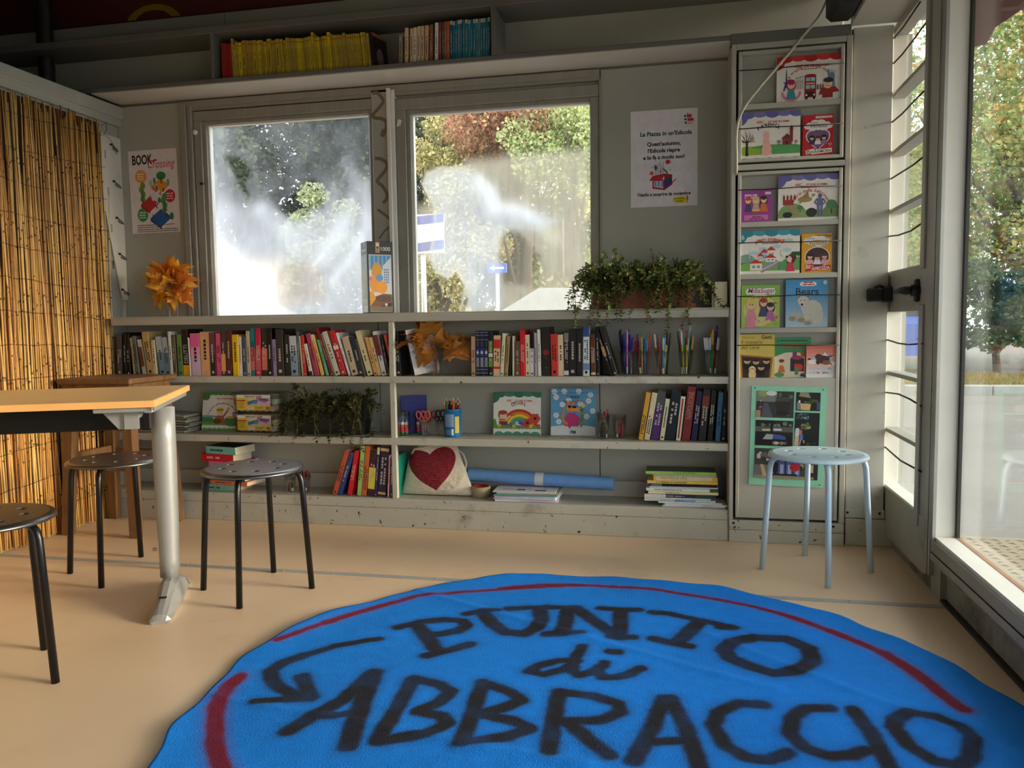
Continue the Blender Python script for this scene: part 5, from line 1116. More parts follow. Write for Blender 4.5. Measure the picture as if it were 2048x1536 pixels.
def c_colori(A):
    abc(A, (62, 140, 112), (48, 122, 96)); [A.ell(12 + 19 * i, -1, 11, 8, (84, 152, 126)) for i in range(5)]
    for k, (ch, c) in enumerate(zip('COLORI', [(200, 50, 50), (60, 110, 180), (220, 190, 50), (60, 150, 80), (220, 120, 50), (150, 60, 150)])): A.text(ch, 41 + 5 * k, 59 + 3.4 * sin(pi * k / 5), 7.5, c, bold=.02)
    A.rect(0, 13, 100, 15, (60, 120, 60))
    for k, c in enumerate([(206, 60, 50), (232, 130, 50), (240, 205, 70), (100, 170, 90), (70, 140, 200), (90, 80, 160)]): A.band(55, 15, 38 - 5.2 * (k + 1), 38 - 5.2 * k, c, 0, 180, 24, ky=1.0)
    A.ell(20, 40, 10, 9, (170, 70, 45)); A.ell(21, 38, 8, 7.5, SKIN); A.ell(20, 46, 9.5, 4.5, (170, 70, 45)); A.rect(12, 22, 30, 32, (150, 45, 70)); A.rect(12, 28, 30, 30, (235, 190, 70)); A.line([(26, 30), (36, 40)], 3.4, SKIN); A.line([(34, 40), (46, 41)], 1, BLK); A.rect(16, 13, 32, 22, (70, 80, 150))
    A.poly([(0, 13), (10, 13), (4, 34), (0, 30)], (90, 150, 70)); [A.ell(6 + 8 * i, 16, 5, 4, (96, 160, 80)) for i in range(12)]
    flower(A, 72, 25, 9, (206, 70, 50)); flower(A, 88, 34, 10, (210, 80, 60)); [flower(A, x, y, 3.6, c, (200, 150, 50)) for x, y, c in ((36, 21, (110, 80, 150)), (44, 18, (225, 190, 70)), (13, 19, (230, 190, 80)), (79, 18, (236, 200, 80)), (60, 17, (190, 90, 150)), (95, 19, (200, 70, 60)), (50, 24, (230, 225, 220)))]
def c_luigina(A):
    A.rect(0, 0, 100, A.H, (104, 168, 208)); A.rect(0, 0, 100, 12, (226, 232, 236)); A.ell(50, 12, 62, 11, (226, 232, 236))
    for x, y in ((8, 96), (30, 97), (62, 97), (88, 90), (12, 84), (84, 76), (26, 68), (93, 54), (12, 44), (80, 42), (18, 30), (66, 70), (40, 78)): flower(A, x, y, 6, (226, 234, 240), (200, 214, 222))
    A.rect(0, A.H - 10, 100, A.H - 9.4, (60, 110, 150)); A.text('Luigina', 50, A.H - 22, 7, (60, 100, 140), bold=.02); A.text('va a colori', 50, A.H - 32, 7.5, (186, 90, 130), bold=.02)
    for k in range(1): A.poly([(31, 20), (62, 20), (62, 40), (54, 50), (40, 50), (33, 42)], (206, 66, 130))
    A.line([(42, 16), (44, 30)], 5, (200, 60, 124)); A.ell(44, 60, 10, 8, (230, 150, 70)); A.poly([(44, 54), (66, 53), (68, 57), (50, 65)], (236, 160, 80)); A.ell(67, 56, 2, 1.6, BLK); A.poly([(36, 64), (39, 76), (43, 67)], (230, 150, 70)); A.poly([(46, 67), (52, 77), (53, 66)], (230, 150, 70)); A.poly([(38, 66), (46, 64), (45, 60), (39, 61)], BLK); A.poly([(48, 64), (58, 64), (56, 60), (49, 60)], BLK); A.line([(38, 66), (58, 64)], 1.2, BLK)
    A.line([(38, 24), (28, 32), (26, 44), (30, 58)], 5, (226, 146, 70)); A.line([(58, 42), (66, 34), (70, 34)], 4.5, (206, 66, 130)); A.line([(68, 18), (70, 40), (72, 62)], 4, (120, 140, 60)); A.line([(69, 24), (69.4, 28)], 4.4, (206, 160, 50)); A.line([(71, 46), (71.3, 50)], 4.4, (206, 160, 50)); A.poly([(72, 60), (64, 70), (70, 68), (74, 72), (76, 67), (82, 70)], (220, 216, 120)); A.text('PM', 50, 4, 7, (60, 84, 120), bold=.03)
def c_magnolia(A):
    A.rect(0, 0, 100, A.H, WH); A.rect(0, A.H - 4, 100, A.H, (70, 120, 62)); [A.ell(8 + 14 * i, A.H - 3, 9, 6, (92, 140, 76)) for i in range(8)]; A.ell(8, A.H - 12, 12, 10, (84, 134, 74)); [A.ell(8 + 14 * i, 0, 9, 7, (120, 160, 76)) for i in range(8)]
    A.text('ABC... STORIE IN RIMA', 62, A.H - 19, 3.6, RED, maxw=46, bold=.02); A.text('Il viaggio di Ferdinando Magnolia', 0, 0, 5.0, (196, 60, 50), bold=.02, arc=(58, 26, 42))
    A.poly([(0, 14), (0, 38), (14, 40), (34, 30), (40, 14)], (84, 140, 74)); A.rect(0, 14, 100, 22, (110, 160, 80)); A.ell(84, 24, 22, 13, (70, 140, 84)); A.ell(80, 34, 12, 3, (226, 170, 60)); A.ell(20, 36, 24, 3, (130, 160, 180)); A.poly([(34, 18), (66, 18), (62, 38), (44, 40), (36, 32)], (176, 104, 66)); A.ell(50, 46, 9, 8, SKIN); A.ell(50, 53, 11, 6, (226, 190, 60)); A.line([(42, 52), (58, 54)], 2, (60, 50, 40)); A.line([(60, 36), (72, 52)], 5, (176, 104, 66)); A.ell(73, 56, 3.4, 4.4, (226, 190, 60)); A.ell(44, 24, 12, 7, (120, 70, 44))
COVERS = [('citta', c_citta, 'wide picture book with red scallops and a double decker bus, top right of the cabinet', (236, 232, 222), .012, 3.640), ('pasqua', c_pasqua, 'wide picture book PASQUA with bare tree and church on the cabinet', (236, 232, 222), .012, 3.640), ('innamora', c_innamora, 'red book with a heart photo lettered INNAMORA on the cabinet', (196, 32, 40), .012, 3.640),
    ('purple', c_purple, 'small square purple book with three girls on the cabinet', (158, 70, 150), .012, 3.640), ('giorni', c_giorni, 'wide picture book with castle, dragon and knight on the cabinet', (120, 116, 172), .012, 3.640), ('comune', c_comune, 'wide picture book with teal scallops and red-roofed village on the cabinet', (236, 232, 222), .012, 3.640),
    ('amicizia', c_amicizia, 'orange-yellow book with round photo lettered AMICIZIA on the cabinet', (232, 168, 36), .012, 3.640), ('milla', c_milla, 'lime green book lettered MillaSugar on the cabinet', (140, 190, 80), .012, 3.640), ('bears', c_bears, 'blue book lettered Bears with a polar bear on the cabinet', (66, 150, 205), .008, 3.640),
    ('cane', c_cane, 'mustard book with framed family portrait, lowest cabinet row left', (212, 190, 92), .014, 3.645), ('green', c_green, 'green-topped picture book in the middle of the lowest cabinet row', (64, 146, 96), .008, 3.653), ('mammut', c_mammut, 'small book with a brown mammoth on snow, lowest cabinet row right', (226, 160, 150), .010, 3.640)]
def cover_book(fn, lab, x0, x1, z0, z1, y, th, spine, tilt=0.0, group=None, yaw=0.0):
    w, h = x1 - x0, z1 - z0
    m = MB(); m.box(0, w, 0, .0018, 0, h, spine).box(0, w, th - .0018, th, 0, h, spine).box(0, .0018, .0018, th - .0018, 0, h, spine)
    b = m.build('picture_book', M['cover'], None, (x0, y, z0), (tilt, 0, yaw)); tag(b, lab, 'book', group)
    MB().box(.0018, w - .003, .0019, th - .0019, .003, h - .003, (232, 226, 210)).build('page_block', M['paper'], b)
    A = Art(w, h); fn(A); A.build('cover_print', b); return b
for k, fn, lab, sp, th, y in COVERS:
    x0, x1, z0, z1 = DATA['D'][k]; base = {1.9: 1.904, 1.4: 1.407, 1.2: 1.184, 1.0: .951, .7: .733}
    zl = min((1.904, 1.668, 1.407, 1.184, .951, .733), key=lambda q: abs(q - z0)) + .0005
    cover_book(fn, lab, x0, x1, zl, z1, y, th, sp, group='picture books displayed on the cabinet')
for k, fn, lab, sp, yv in (('colori', c_colori, 'picture book COLORI with a rainbow standing on the lower shelf', (48, 122, 96), 3.806), ('luigina', c_luigina, 'sky blue picture book with a fox in sunglasses on the lower shelf', (104, 168, 208), 3.818), ('magnolia', c_magnolia, 'green-edged picture book standing left of the chalk boxes', (84, 134, 74), 3.788)):
    x0, x1, z0, z1 = DATA['D'][k]; cover_book(fn, lab, x0, x1, .4405, z1, yv, .012, sp, tilt=-.09 if k != 'magnolia' else -.16, group='picture books standing on the lower shelf')

# ---------------------------------------------------------------- posters and the photo board
def sheet(name, w, h, col, parent=None, curl=.004, nx=8, nz=10, mtl=None):
    m = MB(); vs = []; fs = []
    for j in range(nz + 1):
        for i in range(nx + 1): vs.append((w * i / nx, 0, h * j / nz))
    n = len(vs); vs += [(x, .0006, z) for x, y, z in vs]
    q = lambda i, j: j * (nx + 1) + i
    for j in range(nz):
        for i in range(nx): fs += [(q(i, j), q(i + 1, j), q(i + 1, j + 1), q(i, j + 1)), (n + q(i, j), n + q(i, j + 1), n + q(i + 1, j + 1), n + q(i + 1, j))]
    for i in range(nx): fs += [(q(i, 0), n + q(i, 0), n + q(i + 1, 0), q(i + 1, 0)), (q(i, nz), q(i + 1, nz), n + q(i + 1, nz), n + q(i, nz))]
    for j in range(nz): fs += [(q(0, j), q(0, j + 1), n + q(0, j + 1), n + q(0, j)), (q(nx, j), n + q(nx, j), n + q(nx, j + 1), q(nx, j + 1))]
    return m.add(vs, fs, col).build(name, mtl or M['paper'])
def iso_book(A, cx, cy, s, col, page=(235, 230, 220)):
    A.poly([(cx - 18 * s, cy), (cx, cy - 13 * s), (cx + 18 * s, cy), (cx, cy + 13 * s)], col); A.poly([(cx, cy - 13 * s), (cx + 18 * s, cy), (cx + 18 * s, cy - 4 * s), (cx, cy - 17 * s)], page); A.poly([(cx - 18 * s, cy), (cx, cy - 13 * s), (cx, cy - 17 * s), (cx - 18 * s, cy - 4 * s)], tuple(int(v * .8) for v in col))
def blob(A, x, y, s, c): [A.ell(x + dx * s, y + dy * s, 5 * s, 6 * s, c) for dx, dy in ((0, 0), (1, 8), (-2, 16), (1, 23))]; A.line([(x, y - 10 * s), (x, y + 16 * s)], 1.4 * s, (70, 60, 50))
x0, x1, z0, z1 = DATA['D']['poster1']
s1 = sheet('poster', .290, .437, (226, 214, 212)); s1.location = (-2.893, 3.8575, 1.493); s1.rotation_euler = (0, -.012, 0)
tag(s1, 'white poster lettered BOOK Crossing in the left corner by the window', 'poster')
A = Art(.290, .437); H = A.H
A.text('BOOK', 29, H - 25, 17, BLK, bold=.03, maxw=42); A.text('Crossing', 68, H - 33, 15, (205, 50, 65), shear=.3, maxw=56); A.ell(56, H - 19, 3.4, 2, (190, 40, 60)); A.ell(52, H - 21, 3, 2, (190, 40, 60))
A.ell(24, H - 47, 12, 12, (232, 150, 70), 24); A.ell(82, H - 85, 11, 12, (196, 45, 65), 24); A.ell(24, H - 117, 11, 12.5, (64, 140, 84), 24)
for x, y, c in ((24, H - 44, (245, 220, 190)), (82, H - 82, (240, 200, 205)), (24, H - 114, (205, 230, 205))): A.lines(x - 7, x + 7, y, 3, 4.5, 2.2, c, .1)
iso_book(A, 64, H - 66, 1.05, (226, 150, 56)); iso_book(A, 40, H - 98, 1.05, (190, 56, 52)); iso_book(A, 62, H - 124, 1.25, (44, 96, 160))
A.ell(66, H - 48, 10, 7.5, (56, 130, 80)); A.rect(65, H - 62, 67, H - 52, (80, 60, 50)); blob(A, 26, H - 88, 1.05, (104, 150, 60)); blob(A, 70, H - 110, 1.05, (84, 140, 80)); A.ell(52, H - 56, 3, 6, (90, 150, 130)); A.ell(44, H - 60, 3, 6, (170, 185, 190)); A.ell(80, H - 60, 3, 6, (120, 160, 150)); A.ell(84, H - 122, 4, 7, (70, 120, 100)); A.ell(60, H - 92, 3, 5, (50, 110, 130))
for x, y in ((42, H - 84), (54, H - 100), (56, H - 66), (70, H - 70), (46, H - 118), (74, H - 116)): A.line([(x, y - 7), (x, y)], 2.4, (190, 60, 70) if x == 42 else (50, 60, 110)); A.ell(x, y + 2, 1.5, 1.8, (230, 180, 150))
A.line([(46, H - 92), (62, H - 74)], 5, (225, 220, 216)); A.lines(12, 92, H - 137, 1, 4, 1.4, (90, 90, 95)); A.lines(12, 60, H - 141, 1, 4, 1.4, (90, 90, 95)); A.lines(12, 97, H - 145, 2, 3.5, 1.4, (80, 80, 88))
A.build('poster_print', s1)
s2 = sheet('poster', .306, .442, (226, 221, 224)); s2.location = (-.2285, 3.8575, 1.520); tag(s2, 'white notice lettered La Piazza in un\'Edicola right of the window', 'poster')
A = Art(.306, .442); H = A.H; G = (26, 66, 56)
A.text("La Piazza in un'Edicola", 53, H - 38, 6.2, G, bold=.034, maxw=82); A.text("Quest'autunno,", 50, H - 53, 5.8, BLK, bold=.036, maxw=52); A.text("l'Edicola riapre", 50, H - 63, 5.8, BLK, bold=.036, maxw=50); A.text('e lo fa a modo suo!', 50, H - 73, 5.8, BLK, bold=.036, maxw=62); A.text('Vienilo a scoprire da novembre', 50, H - 128, 5.0, BLK, bold=.034, maxw=80)
for x0, y0, x1, y1, c in ((80, H - 13, 83, H - 10, G), (84, H - 14, 91, H - 9, (190, 60, 60)), (80, H - 17.5, 84, H - 15, G), (85, H - 19, 94, H - 15, (180, 50, 55)), (81, H - 23, 84, H - 19.5, (50, 110, 80)), (85, H - 21.5, 93, H - 20.5, (150, 150, 150)), (85, H - 23.5, 91, H - 22.5, (170, 140, 140)), (84, H - 9, 85, H - 7, G)): A.rect(x0, y0, x1, y1, c)
A.poly([(33, H - 117), (51, H - 120), (51, H - 104), (33, H - 102)], (184, 36, 46)); A.poly([(35, H - 114.5), (49, H - 117), (49, H - 105), (35, H - 104)], (196, 206, 226)); [A.rect(36 + 5 * i, H - 114 - .5 * i, 39 + 5 * i, H - 105, (130, 150, 200)) for i in range(3)]
A.poly([(51, H - 120), (63, H - 112), (62, H - 98), (51, H - 103)], (52, 62, 110)); A.poly([(51, H - 120), (63, H - 112), (63, H - 110), (51, H - 118)], (184, 36, 46)); A.poly([(28, H - 105), (46, H - 106), (51, H - 98), (63, H - 98), (50, H - 95), (33, H - 98)], (190, 40, 50)); A.poly([(50, H - 95), (51, H - 104), (63, H - 100), (62, H - 97)], (160, 34, 44)); A.line([(62, H - 110), (68, H - 104)], 1.5, (190, 40, 50)); A.line([(54, H - 100), (55, H - 94), (49, H - 88)], 2, (50, 90, 75))
rr = random.Random(3)
for i in range(34): x = rr.gauss(46, 7); y = H - 95 + abs(rr.gauss(0, 8)); A.line([(x, y), (x + rr.uniform(-1, 1), y + rr.uniform(.8, 2.2))], .7, (70, 70, 70))
for i in range(4): A.line([(38 + 3.4 * i, H - 97), (37 + 4.2 * i, H - 83 + 2 * i)], .5, (90, 80, 80))
A.ell(38, H - 86, 1.8, 4, (110, 60, 90)); flower(A, 56, H - 78, 3.4, (200, 50, 55), (170, 40, 45)); flower(A, 32, H - 94, 2.8, (215, 90, 80), (190, 60, 60))
P = []
for i in range(28): t = 2 * pi * i / 28; r = 1.0 if i % 2 else .84; P.append((75 + 12 * r * cos(t) * 1.05, H - 135.5 + 5.6 * r * sin(t)))
A.poly(P, (222, 196, 30)); A.text('ne vendite', 73, H - 134.5, 2.6, BLK, bold=.02); A.text('giornali', 73, H - 138.5, 2.6, BLK, bold=.02); A.poly([(84, H - 130), (86.5, H - 129), (85.5, H - 137), (84.5, H - 137)], (176, 40, 40)); A.ell(85, H - 139, .9, .9, (176, 40, 40), 8)
A.build('poster_print', s2)
# photo board
pb = sheet('photo_board', .312, .438, (146, 212, 180), mtl=M['paper']); pb.location = (.2985, 3.6285, .262); pb.rotation_euler = (0, .022, 0)
tag(pb, 'mint green card with five outdoor photos on the lower cabinet door', 'photo board')
for x, z in ((.014, .428), (.296, .428), (.296, .012)): MB().lathe([(.003, 0), (.0022, -.0018), (0, -.0022)], 8).xf(Matrix.Translation((x, 0, z)) @ Matrix.Rotation(-pi / 2, 4, 'X')).build('pin', M['wire'], pb)
def photo(x0, z0, x1, z1, fn, lab):
    w, h = x1 - x0, z1 - z0; o = MB().box(0, w, -.0005, 0, 0, h, (40, 40, 42)).build('photograph', M['paper'], pb, (x0, -.0002, z0)); A = Art(w, h); fn(A, random.Random(len(lab))); o['label'] = lab; A.build('photo_print', o, loc=(0, -.0004, 0))
def speck(A, rr, n, x0, x1, y0, y1, s, cols):
    for i in range(n): x, y = rr.uniform(x0 + s, x1 - s), rr.uniform(y0 + s, y1 - s); A.ell(x, y, s * rr.uniform(.5, 1), s * rr.uniform(.4, .9), cols[rr.randrange(len(cols))], 7)
def f1(A, rr):
    H = A.H; A.rect(0, 0, 100, H, (56, 54, 58)); A.rect(0, H * .6, 55, H, (120, 130, 120)); A.ell(18, H * .9, 14, 8, (150, 160, 90)); A.ell(40, H * .92, 14, 7, (215, 218, 225)); A.poly([(14, 0), (46, 0), (30, H * .55), (20, H * .55)], (82, 86, 98)); speck(A, rr, 24, 45, 100, 2, H, 7, [(46, 46, 46), (70, 74, 68), (96, 104, 92), (36, 34, 34)]); A.rect(52, 8, 90, H * .62, (44, 42, 42)); A.rect(54, H * .62, 88, H * .78, (74, 72, 70)); A.ell(70, 14, 16, 8, (30, 28, 28)); A.rect(0, 0, 12, 20, (176, 136, 100)); speck(A, rr, 10, 0, 18, 20, H * .7, 4, [(150, 60, 60), (60, 50, 60), (190, 190, 190), (30, 30, 34)])
def f2(A, rr):
    H = A.H; A.rect(0, 0, 100, H, (28, 30, 26)); speck(A, rr, 20, 15, 100, H * .3, H * .7, 8, [(58, 70, 44), (40, 50, 32), (78, 88, 56)]); A.poly([(12, H * .78), (60, H * .7), (50, H), (16, H)], (150, 136, 112)); A.poly([(20, 4), (58, 2), (62, H * .38), (18, H * .4)], (206, 172, 124)); A.rect(4, 4, 18, H * .45, (130, 128, 150)); A.rect(10, H * .42, 18, H * .56, (220, 220, 225)); A.rect(86, 6, 98, H * .5, (70, 80, 120))
def f3(A, rr):
    H = A.H; A.rect(0, 0, 100, H, (30, 29, 28)); A.rect(0, H * .55, 100, H * .75, (90, 90, 86)); speck(A, rr, 20, 0, 100, H * .7, H, 7, [(40, 42, 36), (24, 24, 22), (110, 116, 110)]); A.rect(18, H * .58, 40, H * .66, (190, 190, 140)); A.rect(40, H * .45, 46, H, (22, 20, 20)); A.rect(48, H * .6, 70, H * .68, (200, 205, 214)); A.poly([(20, H * .25), (46, H * .25), (48, H * .45), (30, H * .46)], (170, 172, 176)); A.poly([(46, H * .27), (82, H * .25), (80, H * .38), (66, H * .44), (48, H * .45)], (70, 84, 150)); speck(A, rr, 12, 40, 98, 2, H * .2, 6, [(206, 190, 172), (150, 130, 112), (60, 50, 44)])
def f4(A, rr):
    H = A.H; A.rect(0, 0, 100, H, (26, 30, 26)); speck(A, rr, 26, 0, 60, H * .75, H, 8, [(60, 84, 120), (30, 40, 30), (150, 170, 210), (40, 60, 36)]); speck(A, rr, 18, 20, 70, H * .45, H * .75, 10, [(110, 130, 70), (70, 90, 44), (150, 160, 90)]); A.poly([(0, 0), (18, 0), (20, H * .5), (4, H * .5)], (206, 186, 160)); A.poly([(2, H * .3), (18, H * .3), (18, H * .54), (4, H * .52)], (210, 205, 210)); A.poly([(20, H * .16), (34, H * .18), (36, H * .32), (24, H * .34)], (90, 130, 190)); A.poly([(20, H * .32), (32, H * .34), (30, H * .48), (20, H * .48)], (190, 110, 130)); A.ell(26, H * .53, 5, 5, (90, 60, 50)); A.line([(22, 4), (26, H * .18)], 5, (206, 160, 136)); A.line([(40, 12), (38, H * .18)], 5, (206, 160, 136)); speck(A, rr, 6, 40, 100, 0, H * .16, 6, [(90, 86, 80), (50, 50, 46)])
def f5(A, rr):
    H = A.H; A.rect(0, 0, 100, H, (66, 72, 60)); speck(A, rr, 30, 0, 40, H * .45, H, 5, [(206, 200, 196), (110, 100, 90), (60, 56, 50)]); speck(A, rr, 40, 55, 100, H * .2, H, 6, [(60, 76, 44), (90, 106, 62), (40, 46, 34), (150, 150, 130)]); A.rect(0, 0, 22, H * .45, (116, 112, 116)); A.rect(0, 0, 100, H * .1, (150, 140, 104)); A.poly([(9, H * .46), (15, H * .46), (20, 4), (14, 4)], (196, 170, 130))
    for i in range(4): x = 26 + 12 * i; A.poly([(x, 5), (x + 11, 5), (x + 10, H * .55), (x + 5, H * (.84 - .05 * i)), (x, H * .55)], (74, 90, 150)); A.rect(x + 3, H * .14, x + 8.5, H * .48, (160, 170, 206)); A.line([(x - 1, H * .56), (x + 5, H * (.86 - .05 * i)), (x + 11, H * .56)], 1.5, (40, 44, 60))
    A.ell(64, H * .4, 8, 7, (180, 40, 46)); A.ell(33, H * .38, 4, 12, (30, 28, 34)); A.rect(24, H * .12, 68, H * .17, (30, 30, 40)); A.rect(89, H * .2, 93, H * .5, (206, 170, 150)); A.rect(88, H * .1, 94, H * .24, (40, 44, 70)); A.rect(94, 0, 100, H, (46, 50, 44))
photo(.021, .300, .178, .416, f1, 'photo of a path beside a dark vehicle'); photo(.186, .334, .286, .414, f2, 'photo of a wooden planter box'); photo(.021, .176, .178, .288, f3, 'photo of a park with a blue parked car'); photo(.184, .180, .286, .326, f4, 'photo of people walking under trees'); photo(.021, .032, .286, .164, f5, 'photo of blue beach huts')
# ---------------------------------------------------------------- rug with sprayed lettering
RC, RR_ = (-.224, 1.983), 1.055
def rug():
    na, nr = 420, 300
    wob = lambda a: 0.016 * np.sin(3 * a + 1.0) + 0.012 * np.sin(7 * a + .5) + 0.006 * np.sin(17 * a) + 0.004 * np.sin(31 * a + 2)
    n = 300; g = np.linspace(-1.10, 1.10, n); XX, YY = np.meshgrid(g, g)
    # square grid squashed onto the disc so the cells stay even
    R_ = np.maximum(np.abs(XX), np.abs(YY)) / 1.10; L_ = np.hypot(XX, YY) + 1e-9; a = np.arctan2(YY, XX)
    rad = R_ * (RR_ + wob(a)); X = rad * XX / L_ + RC[0]; Y = rad * YY / L_ + RC[1]
    n1 = fbm((X + 1.4) / 2.6, (Y - .8) / 2.4, 7, 31); n2 = fbm((X + 1.4) / 2.6, (Y - .8) / 2.4, 40, 32); n3 = fbm((X + 1.4) / 2.6, (Y - .8) / 2.4, 110, 33, 2)
    Z = 0.0075 + 0.007 * (n1 - .5) + 0.0022 * (n2 - .5)
    edge = np.clip((rad - .92) / .13, 0, 1); Z = Z + edge ** 2 * 0.010 * (0.5 + 0.5 * np.sin(9 * a + 2)); Z = np.maximum(Z, 0.0052)
    for p, q in (((-.95, 2.75), (.25, 2.15)), ((-.5, 1.72), (.95, 1.60)), ((-1.2, 1.85), (-.2, 1.70)), ((.1, 2.5), (.75, 1.9))):
        Z = Z + 0.0042 * np.exp(-(seg([p, q], X, Y) / .022) ** 2)
    def ink(K, soft):
        m = np.zeros(X.shape)
        for st in K:
            w = st[0] / 2; d = seg(st[1:], X, Y) + .006 * (n3 - .5); m = np.maximum(m, 1 - sm(w * .72, w * 1.0 + soft, d)); m = np.maximum(m, .25 * (1 - sm(w, w + .035, d)))
        return m
    mb, mr = ink(DATA['INK'], .012), ink(DATA['RED'], .010)
    base = np.array(lin((30, 136, 238))[:3]); col = base[None, None] * (0.90 + .22 * (n1 - .3) + .10 * (n3 - .5))[..., None]
    red = np.array(lin((118, 36, 56))[:3]); blk = np.array(lin((42, 42, 48))[:3])
    mr = np.clip(mr * (.9 + .2 * n2), 0, 1)[..., None]; mb = np.clip(mb * (.86 + .22 * n2), 0, 1)[..., None]
    col = col * (1 - mr) + red * mr; col = col * (1 - mb) + blk * mb
    N = n * n; top = np.stack([X.ravel(), Y.ravel(), Z.ravel()], 1); i = np.arange(N).reshape(n, n)
    f = np.stack([i[:-1, :-1].ravel(), i[:-1, 1:].ravel(), i[1:, 1:].ravel(), i[1:, :-1].ravel()], 1).tolist()
    ring = list(i[0, :-1]) + list(i[:-1, -1]) + list(i[-1, :0:-1]) + list(i[:0:-1, 0]); low = top[ring].copy(); low[:, 2] = 0.0008
    v = np.vstack([top, low]); m = len(ring); f += [(ring[(k + 1) % m], ring[k], N + k, N + (k + 1) % m) for k in range(m)]
    me = bpy.data.meshes.new('rug'); me.from_pydata(v.tolist(), [], [tuple(map(int, q)) for q in f])
    at = me.color_attributes.new('Col', 'FLOAT_COLOR', 'POINT'); c = np.ones((len(v), 4), np.float32); c[:N, :3] = col.reshape(-1, 3); c[N:, :3] = col.reshape(-1, 3)[ring]
    at.data.foreach_set('color', c.ravel()); me.polygons.foreach_set('use_smooth', [True] * len(f))
    me.materials.append(colmat('felt_rug', 0.85, 0.10, 240, 0.15, bump=0.35)); o = bpy.data.objects.new('rug', me); COL.objects.link(o)
    return tag(o, 'round blue felt rug sprayed with PUNTO di ABBRACCIO on the floor', 'rug')
rug()

# ---------------------------------------------------------------- reed screen on the left wall
rs = thing('reed_screen', 'golden reed screen wired along the left wall', 'screen', (-2.93, 3.1, 0))
rr = random.Random(11)
def reed_mesh(k):
    m = MB(); r0 = random.Random(k); c0 = [(208, 160, 86), (190, 136, 66), (224, 182, 108), (166, 108, 50), (214, 170, 98), (142, 90, 42), (230, 194, 124), (198, 148, 78)][k % 8]
    pts = []; rad = []; x = y = 0; H_ = 2.06
    for i in range(9): z = H_ * i / 8; pts.append((x, y, z)); rad.append(.0036 * (1.05 - .18 * i / 8)); x += r0.uniform(-.001, .001); y += r0.uniform(-.007, .007)
    m.tube(pts, rad, 6, c0)
    for q in range(6): # nodes
        z = H_ * (.08 + .155 * q + r0.uniform(-.03, .03)); i = min(7, int(z / H_ * 8)); t = z / H_ * 8 - i; px = [pts[i][a] * (1 - t) + pts[i + 1][a] * t for a in range(3)]
        m.tube([(px[0], px[1], z - .005), (px[0], px[1], z), (px[0], px[1], z + .005)], [.0036, .0046, .0036], 6, (120, 76, 36), False)
    return m.mesh('reed', M['reed'])
RM = [reed_mesh(k) for k in range(16)]
yv = 2.16; n = 0
while yv < 3.713 and n < 296:
    o = bpy.data.objects.new('reed', RM[rr.randrange(16)]); COL.objects.link(o); o.parent = rs
    lay = n % 2; s = rr.uniform(.65, 1.2)
    o.location = ((-.012 if lay else -.001) + rr.uniform(-.002, .003), yv - 3.1 + rr.uniform(-.003, .003), rr.uniform(0.002, .012)); o.rotation_euler = (rr.gauss(0, .011), rr.gauss(0, .0006), rr.choice((0, pi)) + rr.uniform(-.12, .12)); o.scale = (s, s, rr.uniform(.965, 1.0) if rr.random() < .8 else rr.uniform(.7, .95))
    yv += .00526 * rr.uniform(.75, 1.25); n += 1
box('backing_shadow', mat('reed_gap_shade', (70, 44, 22), .8, var=.3, scale=30, stretch=(1, 12, .3)), -.0238, -.0225, -.95, .612, .01, 2.05, rs)  # added dark sheet, stands in for the shade between the reeds
for k in range(13):
    z = .12 + .155 * k; pts = [(.0042 + .002 * sin(j * 1.7 + k), -.95 + j * .0521, z - .05 * sin(j * .16 + k * .4) * .5 + .004 * rr.uniform(-1, 1)) for j in range(31)]
    MB().tube(pts, .0013, 5).build('binding_wire', M['wire'], rs)
MB().tube([(.0, .600, 2.03), (.003, .635, 2.055), (.003, .640, 2.02), (.0, .62, 1.995), (.004, .66, 1.975), (.002, .70, 1.935), (-.016, .735, 1.91)], .0013, 5).build('loose_wire', M['wire'], rs)
# clip board strip in the corner
wbd = thing('clip_board', 'narrow white board with five wire clips in the left corner', 'board', (X_L, 3.79, 1.14))
MB().prism([(-.075, .45), (-.080, .86), (.072, .86), (.068, .0), (.03, .0)], 'x', .0006, .012).build('board', M['white_board'], wbd)
MB().prism([(-.088, .45), (-.092, .86), (-.081, .86), (-.076, .45)], 'x', .0006, .010).build('edge_strip', M['wire'], wbd)
for k in range(5):
    z = .80 - .19 * k; y = .02 + .008 * k; m = MB()
    m.tube([(.016, y - .022, z + .012), (.020, y + .012, z - .004), (.020, y + .02, z - .014), (.018, y - .008, z - .008), (.016, y - .018, z + .0)], .0024, 6).tube([(.012, y - .03, z + .014), (.022, y - .028, z + .014)], .0055, 8); m.build('clip', M['wire'], wbd)
for k in range(4): z = .755 - .19 * k; MB().box(.0122, .0128, -.058 + .01 * k, -.046 + .01 * k, z - .022, z + .022, (170, 160, 140)).build('tape_mark', M['paper'], wbd)
MB().tube([(.014, -.075, .46), (.014, -.05, .32), (.014, -.015, .12), (.016, .01, .01)], .0012, 5).build('thread', M['wire'], wbd)

